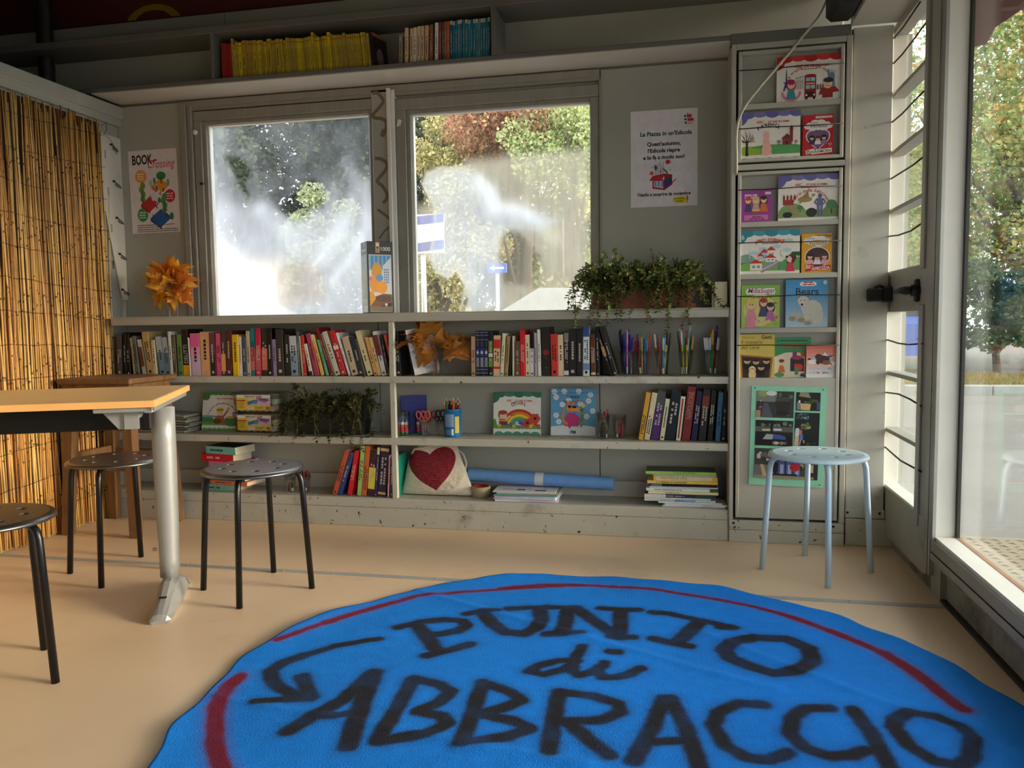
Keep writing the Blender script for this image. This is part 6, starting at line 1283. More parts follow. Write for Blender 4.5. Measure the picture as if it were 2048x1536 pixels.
# ---------------------------------------------------------------- old wooden stool in the corner
ws = thing('wooden_stool', 'tall worn wooden stool in the corner between reed screen and bookcase', 'stool', (-2.69, 3.43, 0))
MB().box(-.205, .195, -.175, .185, .725, .752, ch=.006).build('seat', M['wood_dark'], ws)
for y0, y1, x0, x1 in ((-.150, -.130, -.165, .16), (.135, .155, -.165, .16)): MB().box(x0, x1, y0, y1, .64, .7245, ch=.002).build('apron', M['wood_dark'], ws)
for x in (-.178, .158): MB().box(x, x + .02, -.13, .135, .64, .7245, ch=.002).build('apron', M['wood_dark'], ws)
for sx, sy, tx, ty in ((-1, -1, -.155, -.128), (1, -1, .145, -.128), (1, 1, .145, .13), (-1, 1, -.155, .13)):
    bx, by = tx + sx * .035, ty + sy * .035; m = MB(); w0, w1 = .021, .026
    vs = [(bx + a * w0, by + b * w0, 0.0005) for a, b in ((-1, -1), (1, -1), (1, 1), (-1, 1))] + [(tx + a * w1, ty + b * w1, .7245) for a, b in ((-1, -1), (1, -1), (1, 1), (-1, 1))]
    m.add(vs, [(3, 2, 1, 0), (4, 5, 6, 7), (0, 1, 5, 4), (1, 2, 6, 5), (2, 3, 7, 6), (3, 0, 4, 7)]); m.build('leg', M['wood_dark'], ws)
MB().box(-.165, .155, -.160, -.138, .315, .372, ch=.002).build('stretcher', M['wood_dark'], ws); MB().box(.150, .172, -.138, .14, .335, .39, ch=.002).build('stretcher', M['wood_dark'], ws); MB().box(-.165, .155, .138, .160, .315, .372, ch=.002).build('stretcher', M['wood_dark'], ws); MB().box(-.182, -.160, -.138, .14, .335, .39, ch=.002).build('stretcher', M['wood_dark'], ws)

# ---------------------------------------------------------------- table with height-adjustable steel legs
ang = math.atan2(-.420, -.908) + pi       # the table's long side
tb = thing('work_table', 'beech-topped table on grey steel T legs by the reed screen', 'table', (-1.69, 2.318, 0), ang)
TL, TD = 0.96, .70                          # local: x from -TL..0, y 0..TD
m = MB(); m.box(-TL, -.003, .003, TD, .729, .750, ch=.002); m.build('table_top', M['wood_top'], tb)
MB().box(-.0028, 0.0, 0, TD, .728, .7495).box(-TL, -.0028, 0, .0028, .728, .7495).build('edge_band', M['wood_edge'], tb)
MB().box(-TL + .03, -.035, .10, .135, .645, .7285, ch=.003).build('beam', M['black_metal'], tb); MB().box(-TL + .03, -.16, .42, .45, .645, .7285, ch=.003).build('beam', M['black_metal'], tb)
MB().box(-.19, -.008, .012, .04, .712, .7285, ch=.003).box(-.036, -.008, .012, TD - .03, .708, .7285, ch=.003).prism([(-.175, .712), (-.05, .712), (-.075, .652), (-.125, .652)], 'y', .06, .098).box(-.105, -.06, .05, .06, .652, .712).build('bracket', M['silver'], tb)
MB().box(-.078, -.060, .058, .10, .655, .71, ch=.004).build('clamp', M['black_metal'], tb)
for lx, ly in ((-.014, .205), (-TL + .05, .205)):
    m = MB().lathe([(.0, .7078), (.040, .7078), (.0395, .60), (.0375, .30), (.0355, .236), (.0355, .2345)], 28, lx, ly); m.lathe([(.0345, .235), (.034, .16), (.034, .10), (.0, .10)], 28, lx, ly); m.build('leg_column', M['silver'], tb)
    m = MB(); prof = [(-.215, .012, .030), (-.205, .030, .036), (-.15, .058, .040), (-.06, .098, .044), (.02, .102, .044), (.05, .090, .042), (.16, .052, .038), (.215, .028, .034), (.228, .012, .028)]
    vs = []
    for yy, hh, ww in prof: w = ww; vs += [(lx - w * .8, ly + yy, .0005), (lx - w, ly + yy, hh * .30 + .001), (lx - w * .62, ly + yy, hh * .86), (lx - w * .22, ly + yy, hh), (lx + w * .22, ly + yy, hh), (lx + w * .62, ly + yy, hh * .86), (lx + w, ly + yy, hh * .30 + .001), (lx + w * .8, ly + yy, .0005)]
    k = len(prof); fs = [tuple(range(7, -1, -1)), tuple(range((k - 1) * 8, k * 8))] + [(i * 8 + j, i * 8 + (j + 1) % 8, (i + 1) * 8 + (j + 1) % 8, (i + 1) * 8 + j) for i in range(k - 1) for j in range(8)]
    m.add(vs, fs); ft = m.build('foot', M['silver'], tb); MB().box(lx - .012, lx + .012, ly - .150, ly - .135, .0665, .069).build('foot_mark', M['black_metal'], ft)
MB().lathe([(0, 0), (.006, .001), (.006, .012), (0, .013)], 10).xf(Matrix.Translation((-.056, .205, .20)) @ Matrix.Rotation(-pi / 2, 4, 'Y')).build('set_screw', M['silver'], tb)

# ---------------------------------------------------------------- stools with perforated seats
def seat_mesh(name, m_):
    R0, rh, rc = .168, .0155, .108; z = .468
    bm = bmesh.new()
    def loop(cx, cy, r, n, zz): vs = [bm.verts.new((cx + r * cos(2 * pi * i / n), cy + r * sin(2 * pi * i / n), zz)) for i in range(n)]; return vs, [bm.edges.new((vs[i], vs[(i + 1) % n])) for i in range(n)]
    out, e = loop(0, 0, R0, 48, z); es = list(e); holes = []
    for k in range(8): t = 2 * pi * (k + .5) / 8; v, e = loop(rc * cos(t), rc * sin(t), rh, 14, z); es += e; holes.append(v)
    v, e = loop(0, 0, .004, 8, z); es += e; holes.append(v)
    bmesh.ops.triangle_fill(bm, use_beauty=True, use_dissolve=False, edges=es)
    top = list(bm.faces); ret = bmesh.ops.extrude_face_region(bm, geom=top); bmesh.ops.translate(bm, verts=[q for q in ret['geom'] if isinstance(q, bmesh.types.BMVert)], vec=(0, 0, -.004))
    # rolled rim
    prof = [(.168, .468), (.176, .4672), (.182, .4645), (.1855, .459), (.186, .453), (.184, .453), (.1815, .457), (.175, .462), (.168, .464)]
    rings = [[bm.verts.new((r * cos(2 * pi * i / 48), r * sin(2 * pi * i / 48), zz)) for i in range(48)] for r, zz in prof]
    for a, b in zip(rings[:-1], rings[1:]):
        for i in range(48): bm.faces.new((a[i], a[(i + 1) % 48], b[(i + 1) % 48], b[i])).smooth = True
    bmesh.ops.remove_doubles(bm, verts=bm.verts, dist=.0004); bmesh.ops.recalc_face_normals(bm, faces=bm.faces)
    me = bpy.data.meshes.new(name); bm.to_mesh(me); bm.free(); me.materials.append(m_); return me
def stool(label, loc, rz, ms, ml, proto=None):
    t = thing('stool', label, 'stool', loc, rz, 'round perforated stools')
    if proto:
        for ch in proto.children: c = ch.copy(); COL.objects.link(c); c.parent = t
        return t
    o = bpy.data.objects.new('seat', seat_mesh('seat', ms)); COL.objects.link(o); o.parent = t
    leg = MB().tube([(.03, 0, .452), (.10, 0, .452), (.140, 0, .451), (.160, 0, .445), (.172, 0, .432), (.178, 0, .412), (.181, 0, .375), (.2045, 0, .0005)], .0112, 12).mesh('leg', ml)
    for k in range(4): o = bpy.data.objects.new('leg', leg); COL.objects.link(o); o.parent = t; o.rotation_euler = (0, 0, k * pi / 2)
    MB().lathe([(.0, .4635), (.05, .4635), (.05, .442), (.0, .442)], 20).build('hub_plate', ml, t)
    for k in range(4): MB().lathe([(.0, .442), (.008, .442), (.008, .436), (0, .435)], 8, .035 * cos(k * pi / 2), .035 * sin(k * pi / 2)).build('bolt', ml, t)
    return t
st = stool('pale blue perforated metal stool in front of the display cabinet', (.526, 3.26, 0), radians(3), M['blue_seat'], M['blue_metal'])
sa = stool('black perforated stool right of the table leg with daylight on its seat', (-1.556, 2.687, 0), radians(12), M['black_seat'], M['black_metal'])
stool('black perforated stool behind the table beside the reed screen', (-2.22, 2.795, 0), radians(17), None, None, sa)
stool('black perforated stool in front of the table, cut by the left frame edge', (-1.915, 1.852, 0), radians(2.5), None, None, sa)

# ---------------------------------------------------------------- plants in troughs
def trailing(base, x0, x1, y0, y1, ztop, n_stem, zfloor, seed, cols, reach=.12, up=.07, front=.16, leafs=(.010, .020)):
    r = random.Random(seed); stems = MB(); V = []; F = []; C = []
    for k in range(n_stem):
        x = r.uniform(x0, x1); y = r.uniform(y0, y1); z = ztop; p = Vector((x, y, z)); side = (x - (x0 + x1) / 2) / (x1 - x0) * 2
        d = Vector((r.gauss(side * .5, .55), r.gauss(-.75, .45), r.uniform(.3, 1.0))).normalized(); L_ = r.uniform(.06, .17) if r.random() < .84 else r.uniform(.2, .34); pts = [p.copy()]; step = .014; ln = 0
        while ln < L_:
            d = (d + Vector((r.gauss(0, .14), r.gauss(0, .12), r.gauss(-.20, .10)))).normalized(); q = p + d * step
            if q.y > y1 + .006: q.y = y1 + .006; d.y = -abs(d.y)
            if q.y < front: q.y = front; d.y = abs(d.y) * .3
            if q.z < ztop - .01 and x0 < q.x < x1 and q.y > y0 - .018: q.y = y0 - .020; d.y = min(d.y, 0)
            if q.z < zfloor + .006 and q.y > YF - .004: q.z = zfloor + .006; d.z = abs(d.z) * .2
            p = q; pts.append(p.copy()); ln += step
        stems.tube([tuple(q - base) for q in pts[::2]], .0014, 4, (120, 84, 60) if r.random() < .5 else (110, 120, 60), False)
        for i in range(1, len(pts)):
            for s_ in range(3):
                if r.random() < .18: continue
                t = (pts[i] - pts[i - 1]).normalized(); a = Vector((r.gauss(0, 1), r.gauss(0, 1), r.gauss(.2, .8))); a = (a - t * a.dot(t)).normalized(); w = t.cross(a)
                l = r.uniform(*leafs); o = len(V); b = pts[i] - base; lift = (a + t * .5).normalized(); bw = l * .30
                V += [b, b + lift * l * .45 + w * bw, b + lift * l, b + lift * l * .45 - w * bw, b + lift * l * .5 - t * l * .08]
                F += [(o, o + 1, o + 4), (o + 1, o + 2, o + 4), (o + 2, o + 3, o + 4), (o + 3, o, o + 4)]; c = cols[r.randrange(len(cols))]; C += [c] * 4
    m = MB(); m.v = [tuple(v) for v in V]; m.f = F; m.c = C; m.sm = [False] * len(F); return stems, m
def trough(label, name, cat, x0, x1, y0, y1, z0, z1, mtl, cols, seed, n_stem, dish, **kw):
    base = Vector(((x0 + x1) / 2, (y0 + y1) / 2, z0)); t = thing(name, label, cat, base); m = MB(); e = .018; f = .004; zb = .012 if dish else .0006
    hx, hy, h = (x1 - x0) / 2, (y1 - y0) / 2, z1 - z0
    def ring(i, z, k): return [(-hx + i + k, -hy + i * .6 + k, z), (hx - i - k, -hy + i * .6 + k, z), (hx - i - k, hy - i * .6 - k, z), (-hx + i + k, hy - i * .6 - k, z)]
    R_ = [ring(e, zb, 0), ring(.004, h - .028, 0), ring(-.003, h - .026, 0), ring(-.003, h, 0), ring(-.003, h, f), ring(.006, h - .02, f), ring(.008, h - .028, f)]
    vs = [p for q in R_ for p in q]; fs = [(3, 2, 1, 0)] + [(k * 4 + i, k * 4 + (i + 1) % 4, (k + 1) * 4 + (i + 1) % 4, (k + 1) * 4 + i) for k in range(6) for i in range(4)]
    m.add(vs, fs); m.build('trough', mtl, t); MB().box(-hx + .012, hx - .012, -hy + .010, hy - .010, h - .05, h - .022).build('soil', M['soil'], t)
    if dish:
        MB().box(-hx + .005, hx - .005, -hy + .004, hy - .004, .0006, .006).box(-hx - .002, hx + .002, -hy - .001, -hy + .004, .0006, .020).box(-hx - .002, hx + .002, hy - .004, hy + .001, .0006, .020).box(-hx - .002, -hx + .005, -hy + .004, hy - .004, .0006, .020).box(hx - .005, hx + .002, -hy + .004, hy - .004, .0006, .020).build('saucer', mtl, t)
    s, l = trailing(base, x0 + .01, x1 - .01, y0 + .01, y1 - .01, z1 - .01, n_stem, z0, seed, cols, **kw); s.build('stem', M['leaf'], t)['kind'] = 'stuff'; l.build('foliage', M['leaf'], t, fix=False)['kind'] = 'stuff'; return t
GL = [(96, 122, 58), (74, 104, 50), (120, 142, 72), (60, 84, 44), (146, 156, 92), (104, 112, 56), (84, 94, 50), (134, 112, 72)]
trough('trailing green plant in a terracotta trough on the sill under the notice', 'potted_plant', 'plant', -.405, .068, 3.675, 3.80, 1.044, 1.205, M['terracotta'], GL, 4, 340, True, front=3.60, leafs=(.013, .027))
GD = [(74, 84, 46), (58, 68, 38), (90, 98, 56), (50, 56, 34), (110, 112, 64), (84, 76, 50)]
trough('dark trailing plant in a black trough on the lower shelf', 'potted_plant', 'plant', -1.925, -1.525, 3.70, 3.815, .4405, .600, M['black_pot'], GD, 9, 150, False, front=3.625, leafs=(.013, .026))

# ---------------------------------------------------------------- dry maple leaves in clear cups
def maple(s, col, r):
    P = [(0, 0), (.10, .10), (.34, .02), (.30, .16), (.55, .28), (.40, .34), (.46, .56), (.28, .50), (.20, .58), (.13, .82), (0, 1.05), (-.13, .82), (-.20, .58), (-.28, .50), (-.46, .56), (-.40, .34), (-.55, .28), (-.30, .16), (-.34, .02), (-.10, .10)]
    m = MB(); cu = r.uniform(.25, .75) * (1 if r.random() < .8 else -1); fold = r.uniform(.15, .5)
    f = lambda x, y: (x * s, y * s, (-cu * (y - .3) ** 2 + fold * abs(x) + .05 * sin(9 * x + 5 * y)) * s)
    ctr = [f(0, .18), f(0, .38), f(0, .6)]
    vs = [f(x, y) for x, y in P] + ctr; fs = []
    n = len(P); hub = lambda i: n if (i <= 3 or i >= n - 3) else (n + 1 if (i <= 7 or i >= n - 7) else n + 2)
    for i in range(n):
        j = (i + 1) % n; a, b = hub(i), hub(j); fs.append((i, j, b));
        if a != b: fs.append((i, b, a))
    m.add(vs, fs, col, True); m.tube([f(0, 0), (0, -.18 * s, -.02 * s), (.02 * s, -.45 * s, .03 * s)], .0012, 4, (190, 120, 70), False); return m
def bouquet(label, base, n, cols, center, spread, size, seed, cup_h, cup_r, cup_label, aim=None):
    r = random.Random(seed); t = thing('leaf_bouquet', label, 'leaves', base); c = Vector(center)
    for k in range(n):
        d = Vector((r.gauss(0, 1) * spread[0], r.gauss(0, 1) * spread[1] - .2 * spread[1], r.gauss(.15, 1) * spread[2])); d.normalize()
        if aim and k < len(aim): d = Vector(aim[k]).normalized()
        s = r.uniform(*size); p = c + Vector((d.x * spread[0], d.y * spread[1], d.z * spread[2])) * r.uniform(.12, .72)
        if p.y + base[1] > Y_B - .05: p.y = Y_B - .06 - base[1]
        y = d; nrm = Vector((r.gauss(0, .6), -1 + r.gauss(0, .4), r.gauss(.5, .5))); x = y.cross(nrm).normalized(); z = x.cross(y); o = maple(s, cols[r.randrange(len(cols))], r).build('leaf', M['maple'], t, fix=False)
        o.matrix_local = Matrix.Translation(p) @ Matrix((x, y, z)).transposed().to_4x4()
    m = MB()
    for k in range(9): a = r.uniform(0, 6.28); q = r.uniform(0, cup_r * .4); m.tube([(q * cos(a), q * sin(a), .008), (q * .6 * cos(a + 1), q * .6 * sin(a + 1), cup_h * .6), (c.x * .6 + .02 * cos(a), c.y * .6 + .02 * sin(a), c.z * .86)], .0013, 5, (196, 130, 90), False)
    m.build('stem', M['maple'], t)
    cup(cup_label, (base[0], base[1], base[2]), cup_h, cup_r)
def cup(label, loc, h, r, name='plastic_cup', m_=None, group='clear cups'):
    o = MB().lathe([(.0, .0008), (r * .70, .0008), (r * .72, .003), (r, h), (r + .0014, h), (r + .0012, h - .003)], 24).build(name, m_ or M['clear_plastic'], None, loc); return tag(o, label, 'cup', group)
OR = [(240, 168, 44), (232, 150, 34), (246, 184, 62), (224, 138, 40), (238, 176, 80), (214, 128, 48)]
bouquet('bright orange maple leaves in a clear cup at the left end of the sill', (-2.585, 3.735, 1.0445), 64, OR, (.0, -.01, .160), (.130, .085, .115), (.062, .105), 3, .095, .038, 'clear cup holding the orange leaves on the sill',
        aim=[(-1, -.2, -.25), (-1, 0, 0), (.2, 0, 1), (.5, -.2, .9), (-.3, 0, .9), (1, -.1, .3), (1, -.2, -.1), (.7, -.3, -.6), (1, 0, .6), (-.6, -.6, .2)])
BR = [(190, 124, 44), (176, 108, 40), (204, 142, 60), (160, 96, 40), (196, 136, 70)]
bouquet('brown and ochre maple leaves in a glass beside the shelf post', (-1.155, 3.705, .7385), 16, BR, (0, -.01, .155), (.155, .05, .075), (.085, .125), 8, .105, .03, 'clear glass holding the brown leaves on the middle shelf',
        aim=[(1, 0, .35), (1, -.2, -.05), (.9, 0, -.3), (-.05, 0, 1), (-.35, -.1, .9), (-1, -.1, .25), (-1, -.2, -.1), (-.5, -.4, -.8), (-.25, -.4, -.9), (.3, -.5, .3), (-.8, -.3, .5)])

# ---------------------------------------------------------------- pens, pencils, scissors, glue
def pen_mesh(c, cap, L_=.150, r=.0042, white_end=False, sharp=False):
    m = MB(); n = 8
    if sharp: m.tube([(0, 0, 0), (0, 0, L_ - .02)], r, 6, c); m.tube([(0, 0, L_ - .02), (0, 0, L_ - .006)], [r, .0014], 6, (214, 170, 116), False); m.tube([(0, 0, L_ - .006), (0, 0, L_)], [.0014, .0003], 6, c)
    else:
        m.tube([(0, 0, 0), (0, 0, L_ * .68)], r, n, c); m.tube([(0, 0, L_ * .66), (0, 0, L_ * .97), (0, 0, L_)], [r * 1.14, r * 1.08, r * .6], n, cap)
        if white_end: m.tube([(0, 0, -.0005), (0, 0, L_ * .16)], r * 1.02, n, (226, 224, 220))
    return m
def pens(cupname, loc, h, r, items, seed, pen='pen', group='pens in the clear glasses', cup_label=None, name='pen'):
    rp = random.Random(seed); n = len(items); used = {}
    if cup_label: cup(cup_label, loc, h, r)
    for k, it in enumerate(items):
        c, cap = it[0], it[1]; L_ = it[2] if len(it) > 2 else .15; fx = it[3] if len(it) > 3 else (k + .5) / n * 2 - 1
        sharp = name == 'pencil'; o = pen_mesh(c, cap, L_, .0042 if not sharp else .0036, rp.random() < .3, sharp).build(name, M['plastic'])
        yb = rp.uniform(-.4, .4); bx, by = fx * r * .50, yb * r * .5; tx, ty = fx * (r - .006), (yb * .8 - .1) * (r - .006); d = Vector((tx - bx, ty - by, h - .006)).normalized()
        o.rotation_euler = d.to_track_quat('Z', 'Y').to_euler(); o.location = (loc[0] + bx, loc[1] + by, loc[2] + .006)
        nm = '%s %s%s' % (cname(c), 'pencil' if sharp else 'pen', '' if sharp or cname(cap) == cname(c) else ' with %s cap' % cname(cap)); used[nm] = used.get(nm, 0) + 1
        if used[nm] > 1: nm = '%s %s' % (ordinal(used[nm]), nm)
        tag(o, '%s in %s' % (nm, cupname), 'pencil' if sharp else 'pen', group)
NV = (36, 36, 140); WHT = (224, 224, 226)
G1 = [((36, 40, 150), (36, 40, 150), .165, -.9), ((30, 30, 36), (40, 36, 40), .170, -.7), ((44, 46, 170), (40, 42, 150), .15, -.45), ((70, 130, 200), (80, 150, 214), .16, -.25), ((240, 120, 160), (244, 150, 180), .165, .05), ((90, 60, 160), (90, 60, 160), .17, .25), ((50, 44, 130), (60, 50, 140), .15, .5), ((60, 130, 90), (60, 60, 150), .14, .75), ((170, 40, 60), (150, 40, 70), .14, .95)]
G2 = [((180, 30, 50), (214, 60, 70), .125, -.95), ((140, 40, 50), (60, 40, 44), .15, -.65), ((36, 90, 50), WHT, .135, -.4), ((226, 176, 50), (220, 170, 50), .14, -.15), ((50, 110, 160), (120, 140, 160), .15, .05), ((40, 100, 160), (50, 110, 170), .135, .3), ((60, 120, 170), (70, 130, 180), .13, .5), ((150, 60, 80), WHT, .13, .7), ((214, 70, 40), (226, 90, 50), .155, 1.0)]
G3 = [((30, 140, 70), WHT, .15, -1.0), ((226, 70, 50), (230, 60, 40), .12, -.8), ((150, 60, 70), (120, 100, 100), .15, -.5), ((240, 90, 110), (240, 110, 120), .11, -.2), ((60, 170, 200), WHT, .135, .1), ((90, 180, 210), (100, 190, 220), .14, .35), ((236, 226, 60), (60, 36, 36), .165, .55), ((60, 34, 40), (70, 40, 44), .155, .95)]
G4 = [((40, 36, 34), (60, 50, 44), .16, -.95), ((200, 190, 60), WHT, .165, -.55), ((90, 160, 60), (96, 170, 70), .14, -.3), ((226, 226, 230), WHT, .17, -.75), ((40, 50, 150), (40, 50, 140), .135, 0), ((110, 180, 80), WHT, .135, .25), ((230, 190, 50), (150, 50, 60), .165, .15), ((180, 180, 182), (200, 200, 204), .18, .5), ((40, 140, 80), (36, 130, 70), .16, .65), ((150, 60, 60), (200, 170, 60), .14, .95)]
G5 = [((60, 160, 190), WHT, .135, -1.0), ((20, 140, 110), WHT, .135, -.75), ((236, 110, 90), WHT, .135, -.5), ((70, 160, 80), WHT, .135, -.25), ((200, 170, 70), WHT, .15, -.05), ((60, 130, 80), (220, 200, 60), .165, .1), ((120, 50, 50), (110, 60, 50), .16, .35), ((30, 40, 140), (30, 40, 150), .18, .6), ((150, 90, 50), WHT, .135, .8), ((214, 166, 60), WHT, .135, 1.0)]
for k, (g_, x, y) in enumerate(((G1, -.240, 3.735), (G2, -.168, 3.752), (G3, -.078, 3.735), (G4, .026, 3.745), (G5, .142, 3.748))):
    w_ = 'the %s of five pen glasses' % ordinal(k + 1); pens(w_, (x, y, .7385), .110, .034, [(q[0], q[1], q[2] * 1.22, q[3]) for q in g_], k + 1, cup_label='clear glass of felt-tip pens, %s from the left on the middle shelf' % ordinal(k + 1))
mix = [(120, 50, 40), (60, 40, 44), (150, 60, 70), (40, 60, 50), (50, 120, 170), (170, 110, 60), (60, 110, 80), (44, 40, 90), (180, 60, 50)]
pens('the glass right of the fox book', (-.352, 3.735, .4405), .112, .035, [(mix[(3 * k) % 9], mix[(k + 2) % 9], .115 + .006 * (k % 4)) for k in range(9)], 21, group='pens in the two glasses on the lower shelf', cup_label='clear glass crowded with pens right of the fox book')
pens('the fuller glass beside the dark books', (-.278, 3.748, .4405), .112, .035, [(mix[(2 * k + 1) % 9], mix[(k + 4) % 9], .085 + .004 * (k % 3)) for k in range(10)], 22, group='pens in the two glasses on the lower shelf', cup_label='clear glass of short dark pens beside the dark books')
pens('the left pen glass behind the black stool', (-1.945, 3.715, .1425), .085, .030, [(mix[(2 * k) % 9], mix[(k + 3) % 9], .10 + .006 * (k % 3)) for k in range(7)], 23, group='pens in the two glasses behind the black stool', cup_label='left clear glass of pencils on the bottom shelf behind the stool')
pens('the right pen glass behind the black stool', (-1.862, 3.715, .1425), .085, .030, [(mix[(2 * k + 5) % 9], mix[(k + 6) % 9], .10 + .006 * (k % 3)) for k in range(7)], 24, group='pens in the two glasses behind the black stool', cup_label='right clear glass of pencils on the bottom shelf behind the stool')
# blue tub of pencils
tub = MB().lathe([(0, .001), (.040, .0006), (.041, .004), (.043, .128), (.045, .129), (.045, .135), (.0425, .135), (.041, .128), (.039, .005), (0, .005)], 28, col=(30, 106, 166)).build('pencil_tub', M['plastic'], None, (-1.082, 3.727, .4405)); tag(tub, 'blue plastic tub of coloured pencils on the lower shelf', 'tub')
m = MB()
for a0, a1, z0, z1, c in ((-2.25, -1.15, .050, .112, (120, 156, 196)), (-2.2, -1.25, .012, .036, (84, 132, 182)), (-1.42, -1.22, .010, .040, (220, 224, 228)), (-1.05, -.5, .02, .10, (196, 170, 60))):
    n_ = 8; vs = [((.0425 + .0012 * (z / .128)) * cos(a0 + (a1 - a0) * i / n_), (.0425 + .0012 * (z / .128)) * sin(a0 + (a1 - a0) * i / n_), z) for z in (z0, z1) for i in range(n_ + 1)]
    m.add(vs, [(i, i + 1, n_ + 2 + i, n_ + 1 + i) for i in range(n_)], c, True)
m.build('tub_print', M['print'], tub)
pc = [(236, 96, 60), (40, 44, 60), (60, 120, 60), (36, 32, 40), (240, 110, 70), (34, 30, 36), (60, 40, 60), (226, 50, 50), (236, 70, 70), (244, 206, 70), (110, 50, 40), (46, 90, 60), (50, 40, 46), (190, 50, 46)]
pens('the blue tub', (-1.082, 3.727, .4445), .135, .043, [(c, c, .166 + .01 * (k % 3)) for k, c in enumerate(pc)], 31, group='coloured pencils in the blue tub', name='pencil')
def scissors(label, loc, rz, ch, lean=0.0, closed=.05, lying=False):
    t = thing('scissors', label, 'scissors', loc, rz, 'children\'s scissors on the lower shelf'); t.rotation_euler = (0, lean, rz)
    for s_ in (-1, 1):
        bl = MB(); bl.prism([(0, 0), (.007 * s_ + .002, .05), (.006 * s_, .062), (-.002 * s_, .062), (-.004 * s_, .05)], 'y', -.001 + .001 * s_, .001 * s_, (180, 182, 184)); bl.build('blade', M['silver'], t)
        hd = MB(); cx = .013 * s_; hd.tube([(cx + .011 * cos(a) * 1.0, 0, .098 + .018 * sin(a)) for a in [radians(q) for q in range(-90, 271, 30)]], .0036, 8, ch, False); hd.tube([(0, 0, .058), (cx * .5, 0, .070), (cx, 0, .081)], .004, 8, ch); hd.build('handle_loop', M['plastic'], t)
    MB().lathe([(0, -.002), (.003, -.002), (.003, .002), (0, .002)], 8).xf(Matrix.Translation((0, 0, .056)) @ Matrix.Rotation(pi / 2, 4, 'X')).build('rivet', M['wire'], t)
cup('clear cup holding the red and orange scissors', (-1.222, 3.728, .4405), .070, .029)
for k, (c, lb) in enumerate((((206, 80, 90), 'pink-red scissors left in the clear cup'), ((226, 120, 80), 'orange scissors in front in the clear cup'), ((170, 40, 60), 'dark red scissors right in the clear cup'))): scissors(lb, (-1.230 + .008 * k, 3.722 + .008 * k, .447), (.15, -.1, .3)[k], c, (-.10, .0, .12)[k])
cup('clear cup holding the dark scissors behind the blue tub', (-1.150, 3.76, .4405), .075, .030)
for k, (c, lb) in enumerate((((40, 36, 70), 'dark purple scissors behind the blue tub'), ((36, 34, 40), 'black scissors behind the blue tub'), ((110, 30, 46), 'dark red scissors behind the blue tub'))): scissors(lb, (-1.158 + .007 * k, 3.756 + .006 * k, .447), .2 * k, c, -.16 + .13 * k)
def glue(label, loc, cc=(30, 100, 170)):
    t = MB().lathe([(0, .0005), (.0095, .0005), (.0098, .014), (.0098, .0142)], 16, col=(36, 130, 70)).lathe([(.0096, .0142), (.0096, .050)], 16, col=(206, 46, 66)).lathe([(.0097, .050), (.0097, .064)], 16, col=(226, 224, 220)).build('glue_stick', M['plastic'], None, loc); tag(t, label, 'glue stick', 'glue sticks')
    MB().lathe([(.0099, .064), (.0096, .092), (.006, .094), (0, .094)], 16, col=cc).build('cap', M['plastic'], t); A = Art(.010, .03); A.lines(10, 90, 150, 1, 20, 22, (60, 60, 70), 0); A.ell(50, 90, 34, 40, (220, 190, 60)); A.build('label_print', t, loc=(-.005, -.0099, .034))
cup('clear cup holding three glue sticks beside the post', (-1.335, 3.722, .4405), .118, .036)
for k, x in enumerate((-.021, .0, .021)): glue('%s of the three glue sticks in the clear cup by the post' % ('left', 'middle', 'right')[k], (-1.335 + x * .9, 3.716 - .004 * (k == 1), .4455))
glue('glue stick standing left behind the scissors cup', (-1.270, 3.765, .4405), (40, 60, 130)); glue('glue stick standing just behind the scissors cup', (-1.246, 3.762, .4405), (60, 110, 170))
b = place_book(0, .028, .028, .190, 0, 0, 0, (32, 42, 120), None, 'navy blue hardback behind the post and the glue sticks', None, .13, spine=False); A = Art(.13, .19); A.rect(0, 0, 100, A.H, (30, 40, 116)); A.lines(14, 60, A.H - 40, 6, 12, 3, (44, 54, 130)); A.build('cover_print', b, loc=(.0282, 0, 0), rot=(0, 0, pi / 2)); b.matrix_world = Matrix.Translation((-1.375, 3.80, .4405)) @ Matrix.Rotation(-.0, 4, 'Y') @ Matrix.Rotation(radians(-66), 4, 'Z')

